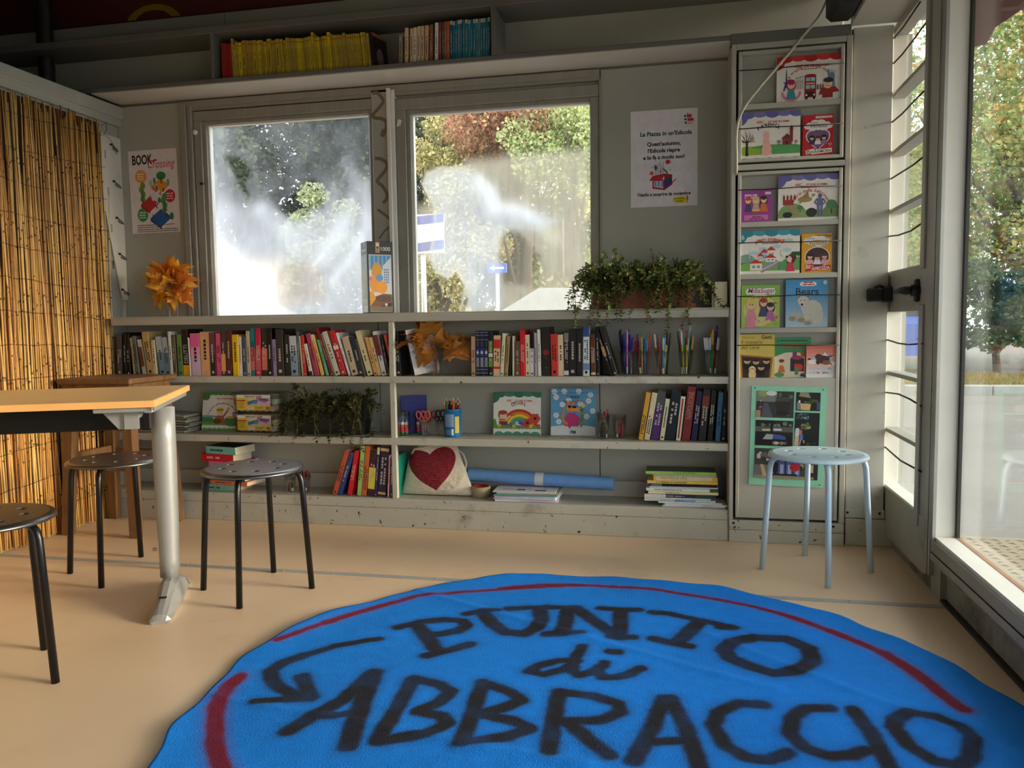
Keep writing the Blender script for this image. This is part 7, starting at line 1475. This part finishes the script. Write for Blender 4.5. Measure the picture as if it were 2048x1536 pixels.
# ---------------------------------------------------------------- chalk boxes
def chalkbox(label, z):
    X0, X1, Y0, Y1, h = -2.272, -2.0, 3.735, 3.845, .104
    t = thing('chalk_box', label, 'box', ((X0 + X1) / 2, (Y0 + Y1) / 2, z), 0, 'boxes of street chalk'); hx, hy = (X1 - X0) / 2, (Y1 - Y0) / 2; e = .012
    def rg(i, zz): return [(-hx + i, -hy + i, zz), (hx - i, -hy + i, zz), (hx - i, hy - i, zz), (-hx + i, hy - i, zz)]
    R_ = [rg(e, .0006), rg(.006, h - .02), rg(.002, h - .02), rg(.002, h - .006), rg(.006, h - .0006)]
    MB().add([p for q in R_ for p in q], [(3, 2, 1, 0), (16, 17, 18, 19)] + [(k * 4 + i, k * 4 + (i + 1) % 4, (k + 1) * 4 + (i + 1) % 4, (k + 1) * 4 + i) for k in range(4) for i in range(4)]).build('tub', M['clear_plastic'], t)
    MB().box(-hx + .001, hx - .001, -hy + .001, hy - .001, h - .0055, h - .0005, ch=.002).build('lid', M['clear_plastic'], t)
    r = random.Random(int(z * 1000)); cs = [(236, 190, 190), (230, 226, 210), (190, 214, 200), (200, 190, 220), (236, 224, 170), (222, 200, 190)]
    for k in range(12):
        row, cl = divmod(k, 6); m = MB().tube([(0, -.036, 0), (0, .036, 0)], .0155, 10, cs[r.randrange(6)]); m.build('chalk_stick', M['paper'], t, (-.090 + .0345 * cl + (.012 if row else 0), .0, .018 + .0335 * row))
    A = Art(.190, .078); H = A.H; A.rect(0, 0, 100, H, (232, 196, 60)); A.rect(0, H - 8, 100, H, (238, 236, 230)); A.text('EBERHARD FABER', 50, H - 6.6, 4.6, (40, 40, 44), bold=.03, maxw=60); A.rect(0, H - 17, 26, H - 13.5, (200, 50, 50)); A.rect(30, 12, 100, H - 8, (206, 196, 200)); A.line([(32, 18), (62, 26)], 9, (80, 110, 170)); A.line([(34, 28), (60, 33)], 8, (226, 220, 150)); A.line([(58, 32), (96, 20)], 9, (216, 120, 160)); A.line([(66, 30), (94, 27)], 7, (110, 90, 160)); A.ell(56, 20, 6, 4.5, (90, 170, 170)); A.rect(88, 18, 97, 24, (236, 200, 170)); A.lines(3, 25, H - 21, 5, 3.6, 1.4, (120, 100, 40)); A.rect(32, 2, 50, 9, (238, 238, 234)); A.lines(34, 48, 5, 1, 2, 1.6, (60, 60, 60)); A.lines(54, 80, 7, 2, 3, 1.5, (140, 110, 40)); A.rect(86, 2, 97, 9, (150, 130, 90))
    A.build('label_print', t, loc=(-.106, -hy + .0018, .012))
chalkbox('clear box of pastel street chalk, lower of two stacked', .4405); chalkbox('clear box of pastel street chalk, upper of two stacked', .5455)

# ---------------------------------------------------------------- bottom shelf: tote bag, roll, tape, papers
def tote():
    nx, nz = 300, 230; S, T = np.meshgrid(np.linspace(0, 1, nx), np.linspace(0, 1, nz))
    lo = np.interp(T, [0, .1, .5, .8, .95, 1], [-1.358, -1.355, -1.340, -1.328, -1.318, -1.306]); hi = np.interp(T, [0, .06, .18, .5, .8, .95, 1], [-1.000, -.992, -.998, -1.030, -1.062, -1.075, -1.085])
    X = lo + (hi - lo) * S; top = .392 - .035 * np.exp(-((S - .0) / .14) ** 2) + .004 * np.sin(9 * S); Z = .1445 + (top - .1445) * T
    n1 = fbm(S, T, 5, 61); n2 = fbm(S, T, 12, 62); pil = np.clip(4 * S * (1 - S), 0, 1) ** .5 * np.clip(4 * T * (1 - T), 0, 1) ** .42
    fold = .5 + .5 * np.sin(26 * (S * .75 - T * .55) + 4 * n1)
    bul = pil * (.040 + .012 * (1 - T)) + .010 * (n1 - .5) * pil + .0035 * (n2 - .5) + .007 * (fold - .5) * sm(.45, .9, S) * sm(.75, .2, T)
    yc = 3.745 + .035 * T; F_ = np.stack([X, yc - bul, Z], -1).reshape(-1, 3); B_ = np.stack([X, np.minimum(yc + bul * .8, 3.835 + 0 * X), Z], -1).reshape(-1, 3)
    col = np.ones((nz, nx, 3)) * np.array(lin((222, 208, 186))[:3])
    u = (X + 1.188) / .124; w = (Z - .262) / .099; ca, sa_ = cos(-.17), sin(-.17); u, w = u * ca - w * sa_, u * sa_ + w * ca
    hrt = (u ** 2 + (w * 1.12 - .75 * np.abs(u) ** .72 + .06) ** 2) - 1.0
    gx = np.abs(((X / .0058) % 1) - .5) * 2; gz = np.abs(((Z / .0058) % 1) - .5) * 2; dot = np.clip((np.minimum(gx, gz) < .80).astype(float) , 0, 1)
    k = (hrt < 0)[..., None] * dot[..., None]; col = col * (1 - k) + np.array(lin((128, 18, 40))[:3]) * k
    N = nx * nz; i = np.arange(N).reshape(nz, nx); q = np.stack([i[:-1, :-1].ravel(), i[:-1, 1:].ravel(), i[1:, 1:].ravel(), i[1:, :-1].ravel()], 1)
    f = q.tolist() + (q[:, ::-1] + N).tolist(); ring = list(i[0, :-1]) + list(i[:-1, -1]) + list(i[-1, :0:-1]) + list(i[:0:-1, 0]); m_ = len(ring); f += [(int(ring[(a + 1) % m_]), int(ring[a]), int(ring[a]) + N, int(ring[(a + 1) % m_]) + N) for a in range(m_)]
    me = bpy.data.meshes.new('tote_bag'); me.from_pydata(np.vstack([F_, B_]).tolist(), [], f); at = me.color_attributes.new('Col', 'FLOAT_COLOR', 'POINT'); c = np.ones((2 * N, 4), np.float32); c[:N, :3] = col.reshape(-1, 3); c[N:, :3] = lin((222, 208, 186))[:3]
    at.data.foreach_set('color', c.ravel()); me.polygons.foreach_set('use_smooth', [True] * len(f)); me.materials.append(colmat('canvas', .85, .07, 60, .1, bump=.15)); o = bpy.data.objects.new('tote_bag', me); COL.objects.link(o); tag(o, 'cream canvas bag with a dark red heart on the bottom shelf', 'bag')
    cm = mat('canvas_strap', (216, 202, 180), .85); MB().tube([(-1.085, 3.782, .375), (-1.045, 3.775, .345), (-1.028, 3.77, .30), (-1.034, 3.768, .268), (-1.046, 3.765, .275)], .0045, 8).build('strap', cm, o); MB().tube([(-1.305, 3.76, .345), (-1.285, 3.745, .372), (-1.25, 3.74, .376), (-1.20, 3.742, .386), (-1.16, 3.76, .392)], .0055, 8).build('strap', cm, o)
tote()
t = thing('paper_roll', 'long pale blue paper roll with a white band on the bottom shelf', 'paper roll', (-.665, 3.79, .228))
R1 = Matrix.Rotation(radians(2.2), 4, 'Y') @ Matrix.Rotation(pi / 2, 4, 'Y')
MB().lathe([(.012, -.358), (.0315, -.358), (.032, -.356), (.032, .356), (.0315, .358), (.012, .358), (.012, -.358)], 32, col=(112, 160, 218)).xf(R1).build('roll', M['paper'], t)
MB().lathe([(.0326, -.018), (.0326, .024)], 32, col=(214, 216, 218)).xf(R1 @ Matrix.Translation((0, 0, -.004))).build('paper_band', M['paper'], t)
tp = thing('tape_roll', 'brown packing tape roll standing beside the heart bag', 'tape', (-.952, 3.755, .1425)); MB().lathe([(.039, .0005), (.047, .0005), (.047, .050), (.039, .050), (.039, .0005)], 32, col=(176, 160, 124)).build('tape', M['plastic'], tp); MB().lathe([(.0365, .0008), (.0388, .0008), (.0388, .0505), (.0365, .0505), (.0365, .0008)], 32, col=(190, 50, 50)).build('core', M['paper'], tp)
rr = random.Random(17); zc = .1425
for k in range(7):
    th = (.009, .006, .008, .005, .009, .006, .004)[k]; c = [(222, 214, 230), (206, 198, 224), (226, 222, 232), (196, 200, 204), (90, 150, 150), (186, 176, 150), (228, 224, 232)][k]
    m = MB().box(-.150, .150, -.078, .078, 0, th - .0006, c, ch=.0008); o = m.build('paper_stack', M['paper'], None, (-.715 + rr.uniform(-.01, .012), 3.735 + rr.uniform(-.004, .004), zc + .0003), (0, 0, radians(rr.uniform(-5, 3)))); zc += th
    tag(o, ('white paper bundle, %s from the bottom under the blue roll' % ordinal(k + 1)) if k not in (4, 5, 6) else ('teal folder in the paper heap under the blue roll', 'buff magazine near the top of the paper heap', 'white printed sheet on top of the paper heap')[k - 4], 'paper', 'paper heap under the blue roll')
    if k == 6: A = Art(.3, .156); A.rect(36, 14, 50, 22, (44, 40, 60)); A.rect(66, 10, 84, 18, (40, 36, 54)); A.lines(14, 34, 24, 3, 4, 1.5, (150, 140, 160)); A.lines(54, 64, 20, 2, 4, 1.5, (150, 140, 160)); A.build('sheet_print', o, loc=(-.15, -.078, th - .0006), rot=(-pi / 2, 0, 0))
b = place_book(.085, .200, .1, .1, 0, 0, 0, (1, 1, 1), None, 'x', None) if False else None

# ---------------------------------------------------------------- on the sill: puzzle box and cards
pz = thing('puzzle_box', 'tall black puzzle box marked 1000 on the sill before the middle post', 'box', (-1.476, 3.665, 1.0445), radians(38))
PW, PD, PH = .128, .108, .345
MB().box(0, PW, 0, PD, .0004, PH, (26, 25, 26), ch=.001).build('carton', M['cover'], pz)
def puzzle(A, rr, side):
    H = A.H; A.rect(6, 4, 94, H * .815, (206, 202, 196)); A.rect(7, H * .60, 93, H * .808, (110, 160, 190))
    if not side:
        for i in range(5): A.rect(14 + 16 * i, H * .62, 24 + 16 * i, H * .80, (74, 120, 168))
        A.poly([(58, H * .40), (92, H * .36), (92, H * .78), (60, H * .66)], (186, 198, 210)); [A.rect(64 + 7 * i, H * (.42 + .035 * j), 68 + 7 * i, H * (.44 + .035 * j), (60, 80, 130)) for i in range(3) for j in range(6)]
        A.ell(36, H * .58, 20, 34, (196, 140, 46)); A.ell(30, H * .40, 22, 30, (214, 140, 40)); A.ell(46, H * .49, 14, 14, (90, 140, 190)); A.ell(54, H * .36, 22, 24, (224, 146, 44)); A.ell(12, H * .48, 6, 10, (200, 110, 130)); A.poly([(7, H * .09), (93, H * .09), (93, H * .26), (60, H * .27), (20, H * .22)], (120, 74, 44)); A.ell(60, H * .20, 34, 12, (92, 58, 38)); A.poly([(46, H * .09), (93, H * .07), (93, H * .15)], (40, 32, 30)); A.rect(7, 5, 93, H * .09, (120, 100, 82)); A.ell(70, H * .115, 5, 6, (226, 200, 170)); A.poly([(7, H * .09), (30, H * .2), (20, H * .3), (7, H * .3)], (206, 140, 40))
        A.rect(33, H * .84, 48, H * .99, (180, 150, 130)); [A.ell(40, H * (.86 + .03 * i), 5, 6, ((190, 70, 60), (90, 130, 90), (60, 60, 60), (220, 190, 150))[i]) for i in range(4)]; A.text('1000', 72, H * .87, 15, (214, 210, 202), maxw=42)
    else:
        A.poly([(7, H * .2), (60, H * .2), (40, H * .8), (7, H * .8)], (170, 176, 120)); A.poly([(40, H * .2), (93, H * .1), (93, H * .7), (60, H * .6)], (150, 166, 100)); A.rect(60, H * .62, 93, H * .8, (120, 180, 200)); A.ell(80, H * .74, 8, 14, (214, 120, 110)); A.rect(7, 5, 93, H * .2, (196, 186, 176)); A.rect(40, 5, 90, H * .1, (226, 220, 210)); A.ell(30, H * .3, 16, 20, (186, 170, 180)); A.lines(20, 84, H * .865, 1, 10, 10, (190, 186, 178), 0); A.lines(50, 64, H * .95, 1, 10, 10, (220, 216, 210), 0); A.lines(20, 70, H * .84, 1, 5, 3, (150, 146, 140), 0)
A = Art(PW, PH); puzzle(A, rr, False); A.build('box_print', pz); A = Art(PD, PH); puzzle(A, rr, True); A.build('box_print', pz, loc=(0, PD, 0), rot=(0, 0, -pi / 2))
for k, (x0, x1, y, h) in enumerate(((.150, .204, 3.672, .112), (.138, .196, 3.685, .098))):
    o = MB().box(x0, x1, y, y + .008, 1.0440, 1.044 + h, ((226, 214, 176), (206, 200, 180))[k], ch=.001).build('card_box', M['paper']); tag(o, ('cream small book standing at the right end of the sill', 'grey small book behind the cream one on the sill')[k], 'book'); MB().box(x0 + .001, x1 - .001, y + .0075, y + .03, 1.0442, 1.044 + h - .003, (220, 214, 196)).build('page_block', M['paper'], o)

# ---------------------------------------------------------------- up above: duct, banner, box, cable
dk = thing('air_duct', 'dark ribbed flexible duct behind the high shelf in the top left corner', 'duct', (-3.26, 3.73, 2.20))
prof = []
for k in range(46): z = .0 + k * .0062; prof.append((.038 + .004 * (k % 2), z))
MB().lathe([(.0, .0008)] + prof[:34] + [(0, .212)], 20).build('hose', mat('dull_duct_foil', (70, 68, 64), .35, .7, var=.2, scale=20), dk); MB().lathe([(.0, .2505)] + [(r, z + .2505) for r, z in prof] + [(0, .54)], 20).build('hose', M['alu'] if False else mat('dull_duct_foil', (70, 68, 64), .35, .7, var=.2, scale=20), dk)
bn = MB().box(-3.70, -1.55, 3.835, 3.852, 2.595, 2.855).build('banner', M['banner']); tag(bn, 'dark red banner with a yellow curve above the high shelf', 'banner')
A = Art(2.15, .26); A.band(47, -1.4, 5.4, 7.6, (140, 116, 24), 12, 165, ky=.62); A.rect(73, 2, 75, 8, (150, 110, 30)); A.build('banner_print', bn, loc=(-3.70, 3.835, 2.595))
bx = thing('wall_speaker', 'black rounded box above the cabinet in the top right corner', 'speaker', (.645, 3.47, 2.2005)); MB().box(-.062, .045, -.10, .14, 0, .26, ch=.02).build('casing', M['rubber'], bx); MB().box(-.05, .033, -.1015, -.099, .02, .24).build('grille', M['black_seat'], bx)
cpts = [(.560, 3.62, 2.235), (.50, 3.615, 2.165), (.43, 3.606, 2.08), (.345, 3.600, 1.985), (.275, 3.598, 1.90), (.244, 3.600, 1.84), (.234, 3.607, 1.78), (.2355, 3.618, 1.70), (.2365, 3.628, 1.64), (.237, 3.640, 1.60)]
cpts = [(.60, 3.628, 2.32)] + cpts
cs = []
for i in range(len(cpts) - 1):
    for t in (0, .33, .66):
        p0, p1, p2, p3 = [Vector(cpts[max(0, min(len(cpts) - 1, i + d))]) for d in (-1, 0, 1, 2)]; cs.append(.5 * ((2 * p1) + (p2 - p0) * t + (2 * p0 - 5 * p1 + 4 * p2 - p3) * t * t + (3 * p1 - p0 - 3 * p2 + p3) * t ** 3))
tag(MB().tube(cs, .0058, 8).build('cable', M['cable']), 'white cable curving down across the upper cabinet door', 'cable')
# ---------------------------------------------------------------- outside
GZ = -0.15
gnd = struct(MB().box(0.93, 60, -30, 12.62, GZ - .2, GZ).box(-60, -5.02, -30, 60, GZ - .2, GZ).box(-5.02, .93, 3.96, 12.62, GZ - .2, GZ).box(-5.02, 60, 15.2, 60, GZ - .2, GZ).build('ground', M['asphalt']))
vg = MB(); rr = random.Random(2)
n = 40; xs = np.linspace(-5.02, 60, n)
for j in range(6): pass
vs = [(x, 12.78 + 2.42 * j / 5, GZ + .10 + .05 * sin(x * 1.7 + j) * (0 < j < 5) + .03 * rr.random()) for j in range(6) for x in xs]; vg.add(vs, [(j * n + i, j * n + i + 1, (j + 1) * n + i + 1, (j + 1) * n + i) for j in range(5) for i in range(n - 1)], smooth=True); struct(vg.build('ground_verge', M['turf']))
gb = MB()
for i in range(9000):
    x = rr.uniform(1.5, 9); y = rr.uniform(12.8, 15.1); z = GZ + .12; h = rr.uniform(.03, .10); a = rr.uniform(0, 6.28); w = .012; c = [(120, 128, 60), (146, 140, 70), (96, 112, 50), (160, 120, 70), (150, 96, 50)][rr.randrange(5)]
    gb.add([(x - w * cos(a), y - w * sin(a), z), (x + w * cos(a), y + w * sin(a), z), (x + rr.uniform(-.04, .04), y + rr.uniform(-.04, .04), z + h)], [(0, 1, 2)], c)
o = gb.build('verge_grass', M['crown'], fix=False); o['kind'] = 'stuff'; tag(o, 'short grass and fallen leaves on the verge beyond the kerb', 'grass')
kb = struct(MB().box(-5.0, -1.0, 12.62, 12.78, GZ - .05, GZ + .14, ch=.01).build('ground_kerb', M['kerb']))
for k in range(22): MB().box(-.99 + k * .9, -.10 + k * .9, 12.62, 12.78, GZ - .05, GZ + .14, ch=.012).build('kerb_stone', M['kerb'], kb)
tpz = thing('tread_plate', 'worn steel tread plate on the ground outside the glass front', 'plate', (1.6, 3.2, GZ)); MB().box(-.6, 1.2, -2.2, 1.22, .0005, .016, ch=.003).build('sheet', M['plate'], tpz)
m = MB(); lug = mat('dark_lug', (104, 88, 66), .6, .3, var=.2)
for i in range(30):
    for j in range(60):
        x = -.57 + i * .058; y = -2.15 + j * .056; s_ = 1 if (i + j) % 2 else -1; a, b = .020, .006
        m.add([(x - a * .7 - b * .7 * s_, y - a * .7 * s_ + b * .7, .0165), (x + a * .7 - b * .7 * s_, y + a * .7 * s_ + b * .7, .0165), (x + a * .7 + b * .7 * s_, y + a * .7 * s_ - b * .7, .0165), (x - a * .7 + b * .7 * s_, y - a * .7 * s_ - b * .7, .0165), (x, y, .0215)], [(0, 1, 4), (1, 2, 4), (2, 3, 4), (3, 0, 4)])
lo_ = m.build('tread_lug', lug, tpz); lo_['kind'] = 'stuff'
# awning over the glass front
aw = thing('awning', 'brown cloth awning with scalloped valance outside the glass front', 'awning', (1.0, 1.0, 2.4))
m = MB(); n = 60; Yr = np.linspace(-3.0, 3.55, n); prof = [(.0, .22), (.35, .08), (.75, -.10), (1.0, -.215)]
vs = [(x, y - 1.0, z + .012 * sin(y * 9 + x * 4)) for x, z in prof for y in Yr]; m.add(vs, [(j * n + i, j * n + i + 1, (j + 1) * n + i + 1, (j + 1) * n + i) for j in range(3) for i in range(n - 1)], smooth=True); m.build('canopy', M['awning'], aw)
m = MB(); Yr = np.linspace(-3.0, 3.55, 160); vs = []
for y in Yr: s_ = abs(sin(y * 5.2 + .4)); zt = -.215 + .012 * sin(y * 9 + 4); vs += [(1.0, y - 1, zt), (1.008 + .01 * sin(y * 14), y - 1, zt - .06 - .075 * s_ ** .6)]
m.add(vs, [(2 * i, 2 * i + 1, 2 * i + 3, 2 * i + 2) for i in range(159)], smooth=True); m.build('valance', M['awning'], aw)
for y in (3.50, 0.3): MB().tube([(.0, y - 1, -.10), (.98, y - 1, -.235)], .012, 8).build('arm', M['alu'], aw)
MB().prism([(.02, .20), (.34, .07), (.99, -.215), (.99, -.30), (.62, -.27), (.42, -.19), (.30, -.225), (.20, -.29), (.17, -.35), (.05, -.37), (.03, -.20)], 'y', 2.535, 2.545).build('side_flap', M['awning'], aw)

# trees: trunk, boughs and thousands of leaf blades with depth
def tree(label, x, y, h, r, zc, n, leaf, cols, seed, trunk=.16, sq=1.0, holes=.0, boughs=9, name='tree', group='trees around the kiosk', base=GZ):
    g = np.random.default_rng(seed); t = thing(name, label, 'bush' if name == 'bush' else 'tree', (x, y, base), 0, group)
    k = 26; cl = g.normal(size=(k, 3)); cl /= np.linalg.norm(cl, axis=1)[:, None]; cl *= (g.random(k) ** .45)[:, None] * np.array([r, r * .8, r * sq]); cl[:, 2] += zc; cr = r * g.uniform(.26, .50, k)
    w = cr ** 2; which = g.choice(k, n, p=w / w.sum()); d = g.normal(size=(n, 3)); d /= np.linalg.norm(d, axis=1)[:, None]; rad = cr[which] * (g.random(n) ** .34)
    P = cl[which] + d * rad[:, None] * np.array([1, 1, .85]); P[:, 2] = np.maximum(P[:, 2], .15)
    a = g.normal(size=(n, 3)); a /= np.linalg.norm(a, axis=1)[:, None]; b = np.cross(a, g.normal(size=(n, 3))); b /= np.linalg.norm(b, axis=1)[:, None]; L_ = leaf * g.uniform(.6, 1.4, n)[:, None]
    nn = np.cross(a, b); V = np.stack([P - a * L_ * .5, P + b * L_ * .30 + nn * L_ * .12, P + a * L_ * .5, P - b * L_ * .30 + nn * L_ * .12], 1).reshape(-1, 3)
    C = np.array([lin(c) for c in cols])[(g.integers(0, len(cols), n) + (g.random(k) * len(cols)).astype(int)[which] * (g.random(n) < .6)) % len(cols)]; C[:, :3] *= g.uniform(.75, 1.25, n)[:, None]
    me = bpy.data.meshes.new('crown'); me.vertices.add(n * 4); me.vertices.foreach_set('co', V.astype(np.float32).ravel()); me.loops.add(n * 4); me.polygons.add(n); me.loops.foreach_set('vertex_index', np.arange(n * 4, dtype=np.int32)); me.polygons.foreach_set('loop_start', np.arange(0, n * 4, 4, dtype=np.int32)); me.update(calc_edges=True)
    at = me.color_attributes.new('Col', 'FLOAT_COLOR', 'POINT'); at.data.foreach_set('color', np.repeat(C, 4, 0).astype(np.float32).ravel()); me.materials.append(M['crown']); o = bpy.data.objects.new('crown', me); COL.objects.link(o); o.parent = t; o['kind'] = 'stuff'
    rr = random.Random(seed); hz = zc * .95
    MB().tube([(0, 0, 0), (rr.uniform(-.1, .1), 0, hz * .35), (rr.uniform(-.2, .2), rr.uniform(-.1, .1), hz * .7), (0, 0, hz)], [trunk * 1.25, trunk, trunk * .75, trunk * .4], 10).build('trunk', M['bark'], t)
    for q in range(boughs):
        e = cl[rr.randrange(k)]; z0 = hz * rr.uniform(.35, .8); mid = Vector((e[0] * .45, e[1] * .45, z0 + (e[2] - z0) * .3 + .15)); MB().tube([(0, 0, z0), tuple(mid), tuple(e)], [trunk * .42, trunk * .26, trunk * .06], 6).build('bough', M['bark'], t)
    return t
OAK = [(66, 80, 62), (80, 92, 66), (54, 66, 56), (96, 104, 74), (74, 84, 70)]
OLV = [(206, 196, 132), (178, 174, 114), (222, 210, 152), (140, 142, 94), (190, 176, 124)]
REDC = [(172, 112, 94), (190, 134, 108), (146, 92, 78), (206, 166, 122), (168, 156, 108)]
LIME = [(176, 192, 130), (194, 204, 144), (150, 172, 112), (204, 202, 150), (166, 170, 118)]
GRN_ = [(148, 172, 108), (176, 188, 118), (120, 148, 96), (196, 192, 124), (150, 166, 100), (204, 160, 106)]
tree('dark holm oak filling the left window from the left', -7.3, 13.0, 9, 2.1, 4.1, 30000, .10, OAK, 1, sq=.95)
tree('dark holm oak behind the left window, right of another oak', -5.2, 13.6, 9, 2.2, 4.2, 30000, .10, OAK, 2, sq=1.1)
tree('pale grey-green conifer before the dark oaks', -5.15, 11.2, 5, .62, 2.1, 9000, .07, [(166, 174, 130), (186, 188, 138), (142, 152, 112)], 3, sq=1.9, trunk=.06)
tree('olive-yellow bushy tree at the left of the right window', -3.25, 10.6, 7, .80, 2.4, 26000, .055, OLV, 4, sq=2.2, trunk=.1)
tree('dark evergreen between the olive and the red tree', -2.9, 13.4, 8, 1.5, 3.9, 20000, .09, [(70, 78, 58), (88, 94, 66), (58, 64, 50)], 5, sq=1.6)
tree('red-brown autumn tree at the top of the right window', -2.05, 10.4, 7, .85, 3.75, 22000, .05, REDC, 6, sq=.8, trunk=.07)
tree('yellow-green leafy tree at the right edge of the right window', -1.2, 10.0, 6, .85, 3.5, 17000, .05, LIME, 7, sq=.9, trunk=.06)
tree('low hedge-like shrubbery far behind the right window', -2.0, 16.0, 3, 2.6, 2.2, 20000, .11, OLV + LIME, 8, sq=.85, trunk=.1)
tree('wide low shrub far behind the left window', -8.6, 16.2, 3, 3.0, 1.7, 14000, .13, OAK + OLV, 21, sq=.62, trunk=.1)
tree('wide low shrub far behind the middle post of the windows', -4.6, 16.6, 3, 3.0, 1.8, 14000, .13, OLV + OAK, 22, sq=.62, trunk=.1)
tree('tall green autumn tree right of the door glass with dark boughs', 7.4, 18.6, 11, 3.2, 5.2, 60000, .095, GRN_, 9, sq=1.15, trunk=.2, boughs=16)
tree('green and orange tree far behind the glass front, left of the tall one', 5.6, 24.5, 10, 2.8, 4.6, 48000, .11, GRN_ + LIME, 10, sq=1.2, trunk=.18)
tree('broad green tree at the far right beyond the road', 10.6, 21, 11, 3.4, 5.0, 48000, .11, GRN_, 12, sq=1.2, trunk=.2)
tree('dark leafy bush on the verge behind the glass front', 5.62, 15.9, 2.4, .85, 1.35, 9000, .09, [(70, 96, 70), (92, 116, 78), (56, 80, 62), (110, 126, 86)], 13, sq=1.1, trunk=.06, name='bush')
# recycling bin, cars, sign
rb = thing('recycling_bin', 'dark green bell-shaped bin beyond the verge at the right edge', 'bin', (7.15, 17.0, GZ)); MB().lathe([(0, .62), (.46, .62), (.62, .75), (.66, 1.05), (.58, 1.45), (.40, 1.75), (.20, 1.88), (0, 1.9)], 28).build('bell', mat('dark_green_bin', (44, 58, 48), .55, var=.1), rb); MB().lathe([(.0, 0), (.46, .0), (.46, .62), (0, .62)], 20).build('base', mat('grey_bin_base', (118, 112, 104), .8, var=.15), rb)
def car(label, loc, rz, paint, van=False):
    t = thing('car', label, 'car', loc, rz, 'parked cars'); L_ = 2.1; m = MB()
    P = [(-2.1, .35), (-2.12, .75), (-1.95, .92), (-1.35, 1.0), (-.85, 1.42), (.75, 1.46), (1.45, 1.02), (2.0, .92), (2.12, .72), (2.1, .35)] if not van else [(-2.2, .35), (-2.22, 1.0), (-1.7, 1.15), (-1.2, 1.85), (2.1, 1.9), (2.2, 1.7), (2.2, .35)]
    n = len(P); ins = [(x * .985, z) for x, z in P]
    vs = [(x * (.97 if z > 1.05 else 1), s_ * (.80 if z < 1.05 else .62), z) for s_ in (-1, 1) for x, z in P]; m.add(vs, [tuple(range(n)), tuple(range(2 * n - 1, n - 1, -1))] + [(i, i + n, (i + 1) % n + n, (i + 1) % n) for i in range(n)]); m.build('body', paint, t)
    gl = M['car_glass']
    W_ = [(-.80, 1.36), (.68, 1.40), (1.25, 1.06), (-1.18, 1.06)] if not van else [(-1.1, 1.75), (-.3, 1.78), (-.3, 1.2), (-1.5, 1.2)]
    for s_ in (-1, 1): MB().add([(x, s_ * (.625 if z > 1.2 else .79), z) for x, z in W_], [(0, 1, 2, 3)]).build('side_window', gl, t)
    MB().add([(-.86, -.58, 1.40), (-.86, .58, 1.40), (-1.33, .70, 1.02), (-1.33, -.70, 1.02)] if not van else [(-1.22, -.56, 1.80), (-1.22, .56, 1.80), (-1.69, .74, 1.18), (-1.69, -.74, 1.18)], [(0, 1, 2, 3)]).build('windscreen', gl, t)
    for x in (-1.35, 1.3):
        for s_ in (-1, 1): MB().lathe([(0, -.1), (.28, -.1), (.31, -.07), (.31, .07), (.28, .1), (0, .1)], 20).xf(Matrix.Translation((x, s_ * .72, .31)) @ Matrix.Rotation(pi / 2, 4, 'X')).build('wheel', M['rubber'], t)
M['car_glass'] = mat('car_glass', (60, 66, 72), .08, var=.05, spec=.8)
car('silver car parked behind the left window', (-5.7, 8.7, GZ), radians(12), mat('silver_car_paint', (176, 172, 170), .25, .3))
car('white car parked low behind the right window', (-0.6, 8.1, GZ), radians(183), mat('white_car_paint', (150, 150, 150), .35))
car('blue van parked beyond the lower door glass', (4.3, 19.7, GZ), radians(100), mat('blue_van_paint', (54, 96, 190), .3), True)
def sign(label, x, y, z, w, h, fn):
    t = thing('street_sign', label, 'sign', (x, y, GZ), 0, 'blue street signs'); MB().tube([(w * .5, .02, 0), (w * .5, .02, z - GZ + h)], .022, 10).build('post', M['alu'], t); MB().box(0, w, -.004, .004, z - GZ, z - GZ + h, (226, 228, 232)).build('panel', M['cover'], t)
    A = Art(w, h); fn(A); A.build('sign_print', t, loc=(0, -.004, z - GZ))
sign('blue and white striped sign left in the right window', -2.21, 6.2, 1.55, .37, .31, lambda A: (A.rect(0, 0, 100, A.H, (228, 230, 236)), A.poly([(0, A.H * .70), (100, A.H * .78), (100, A.H), (0, A.H * .92)], (44, 74, 180)), A.poly([(0, 0), (100, A.H * .10), (100, A.H * .34), (0, A.H * .22)], (44, 74, 180))))
sign('small blue sign with white arrow seen through the dusty right window', -2.02, 8.4, 1.52, .21, .10, lambda A: (A.rect(0, 0, 100, A.H, (50, 92, 190)), A.rect(30, A.H * .4, 86, A.H * .6, (236, 238, 240)), A.poly([(12, A.H * .5), (36, A.H * .2), (36, A.H * .8)], (236, 238, 240))))
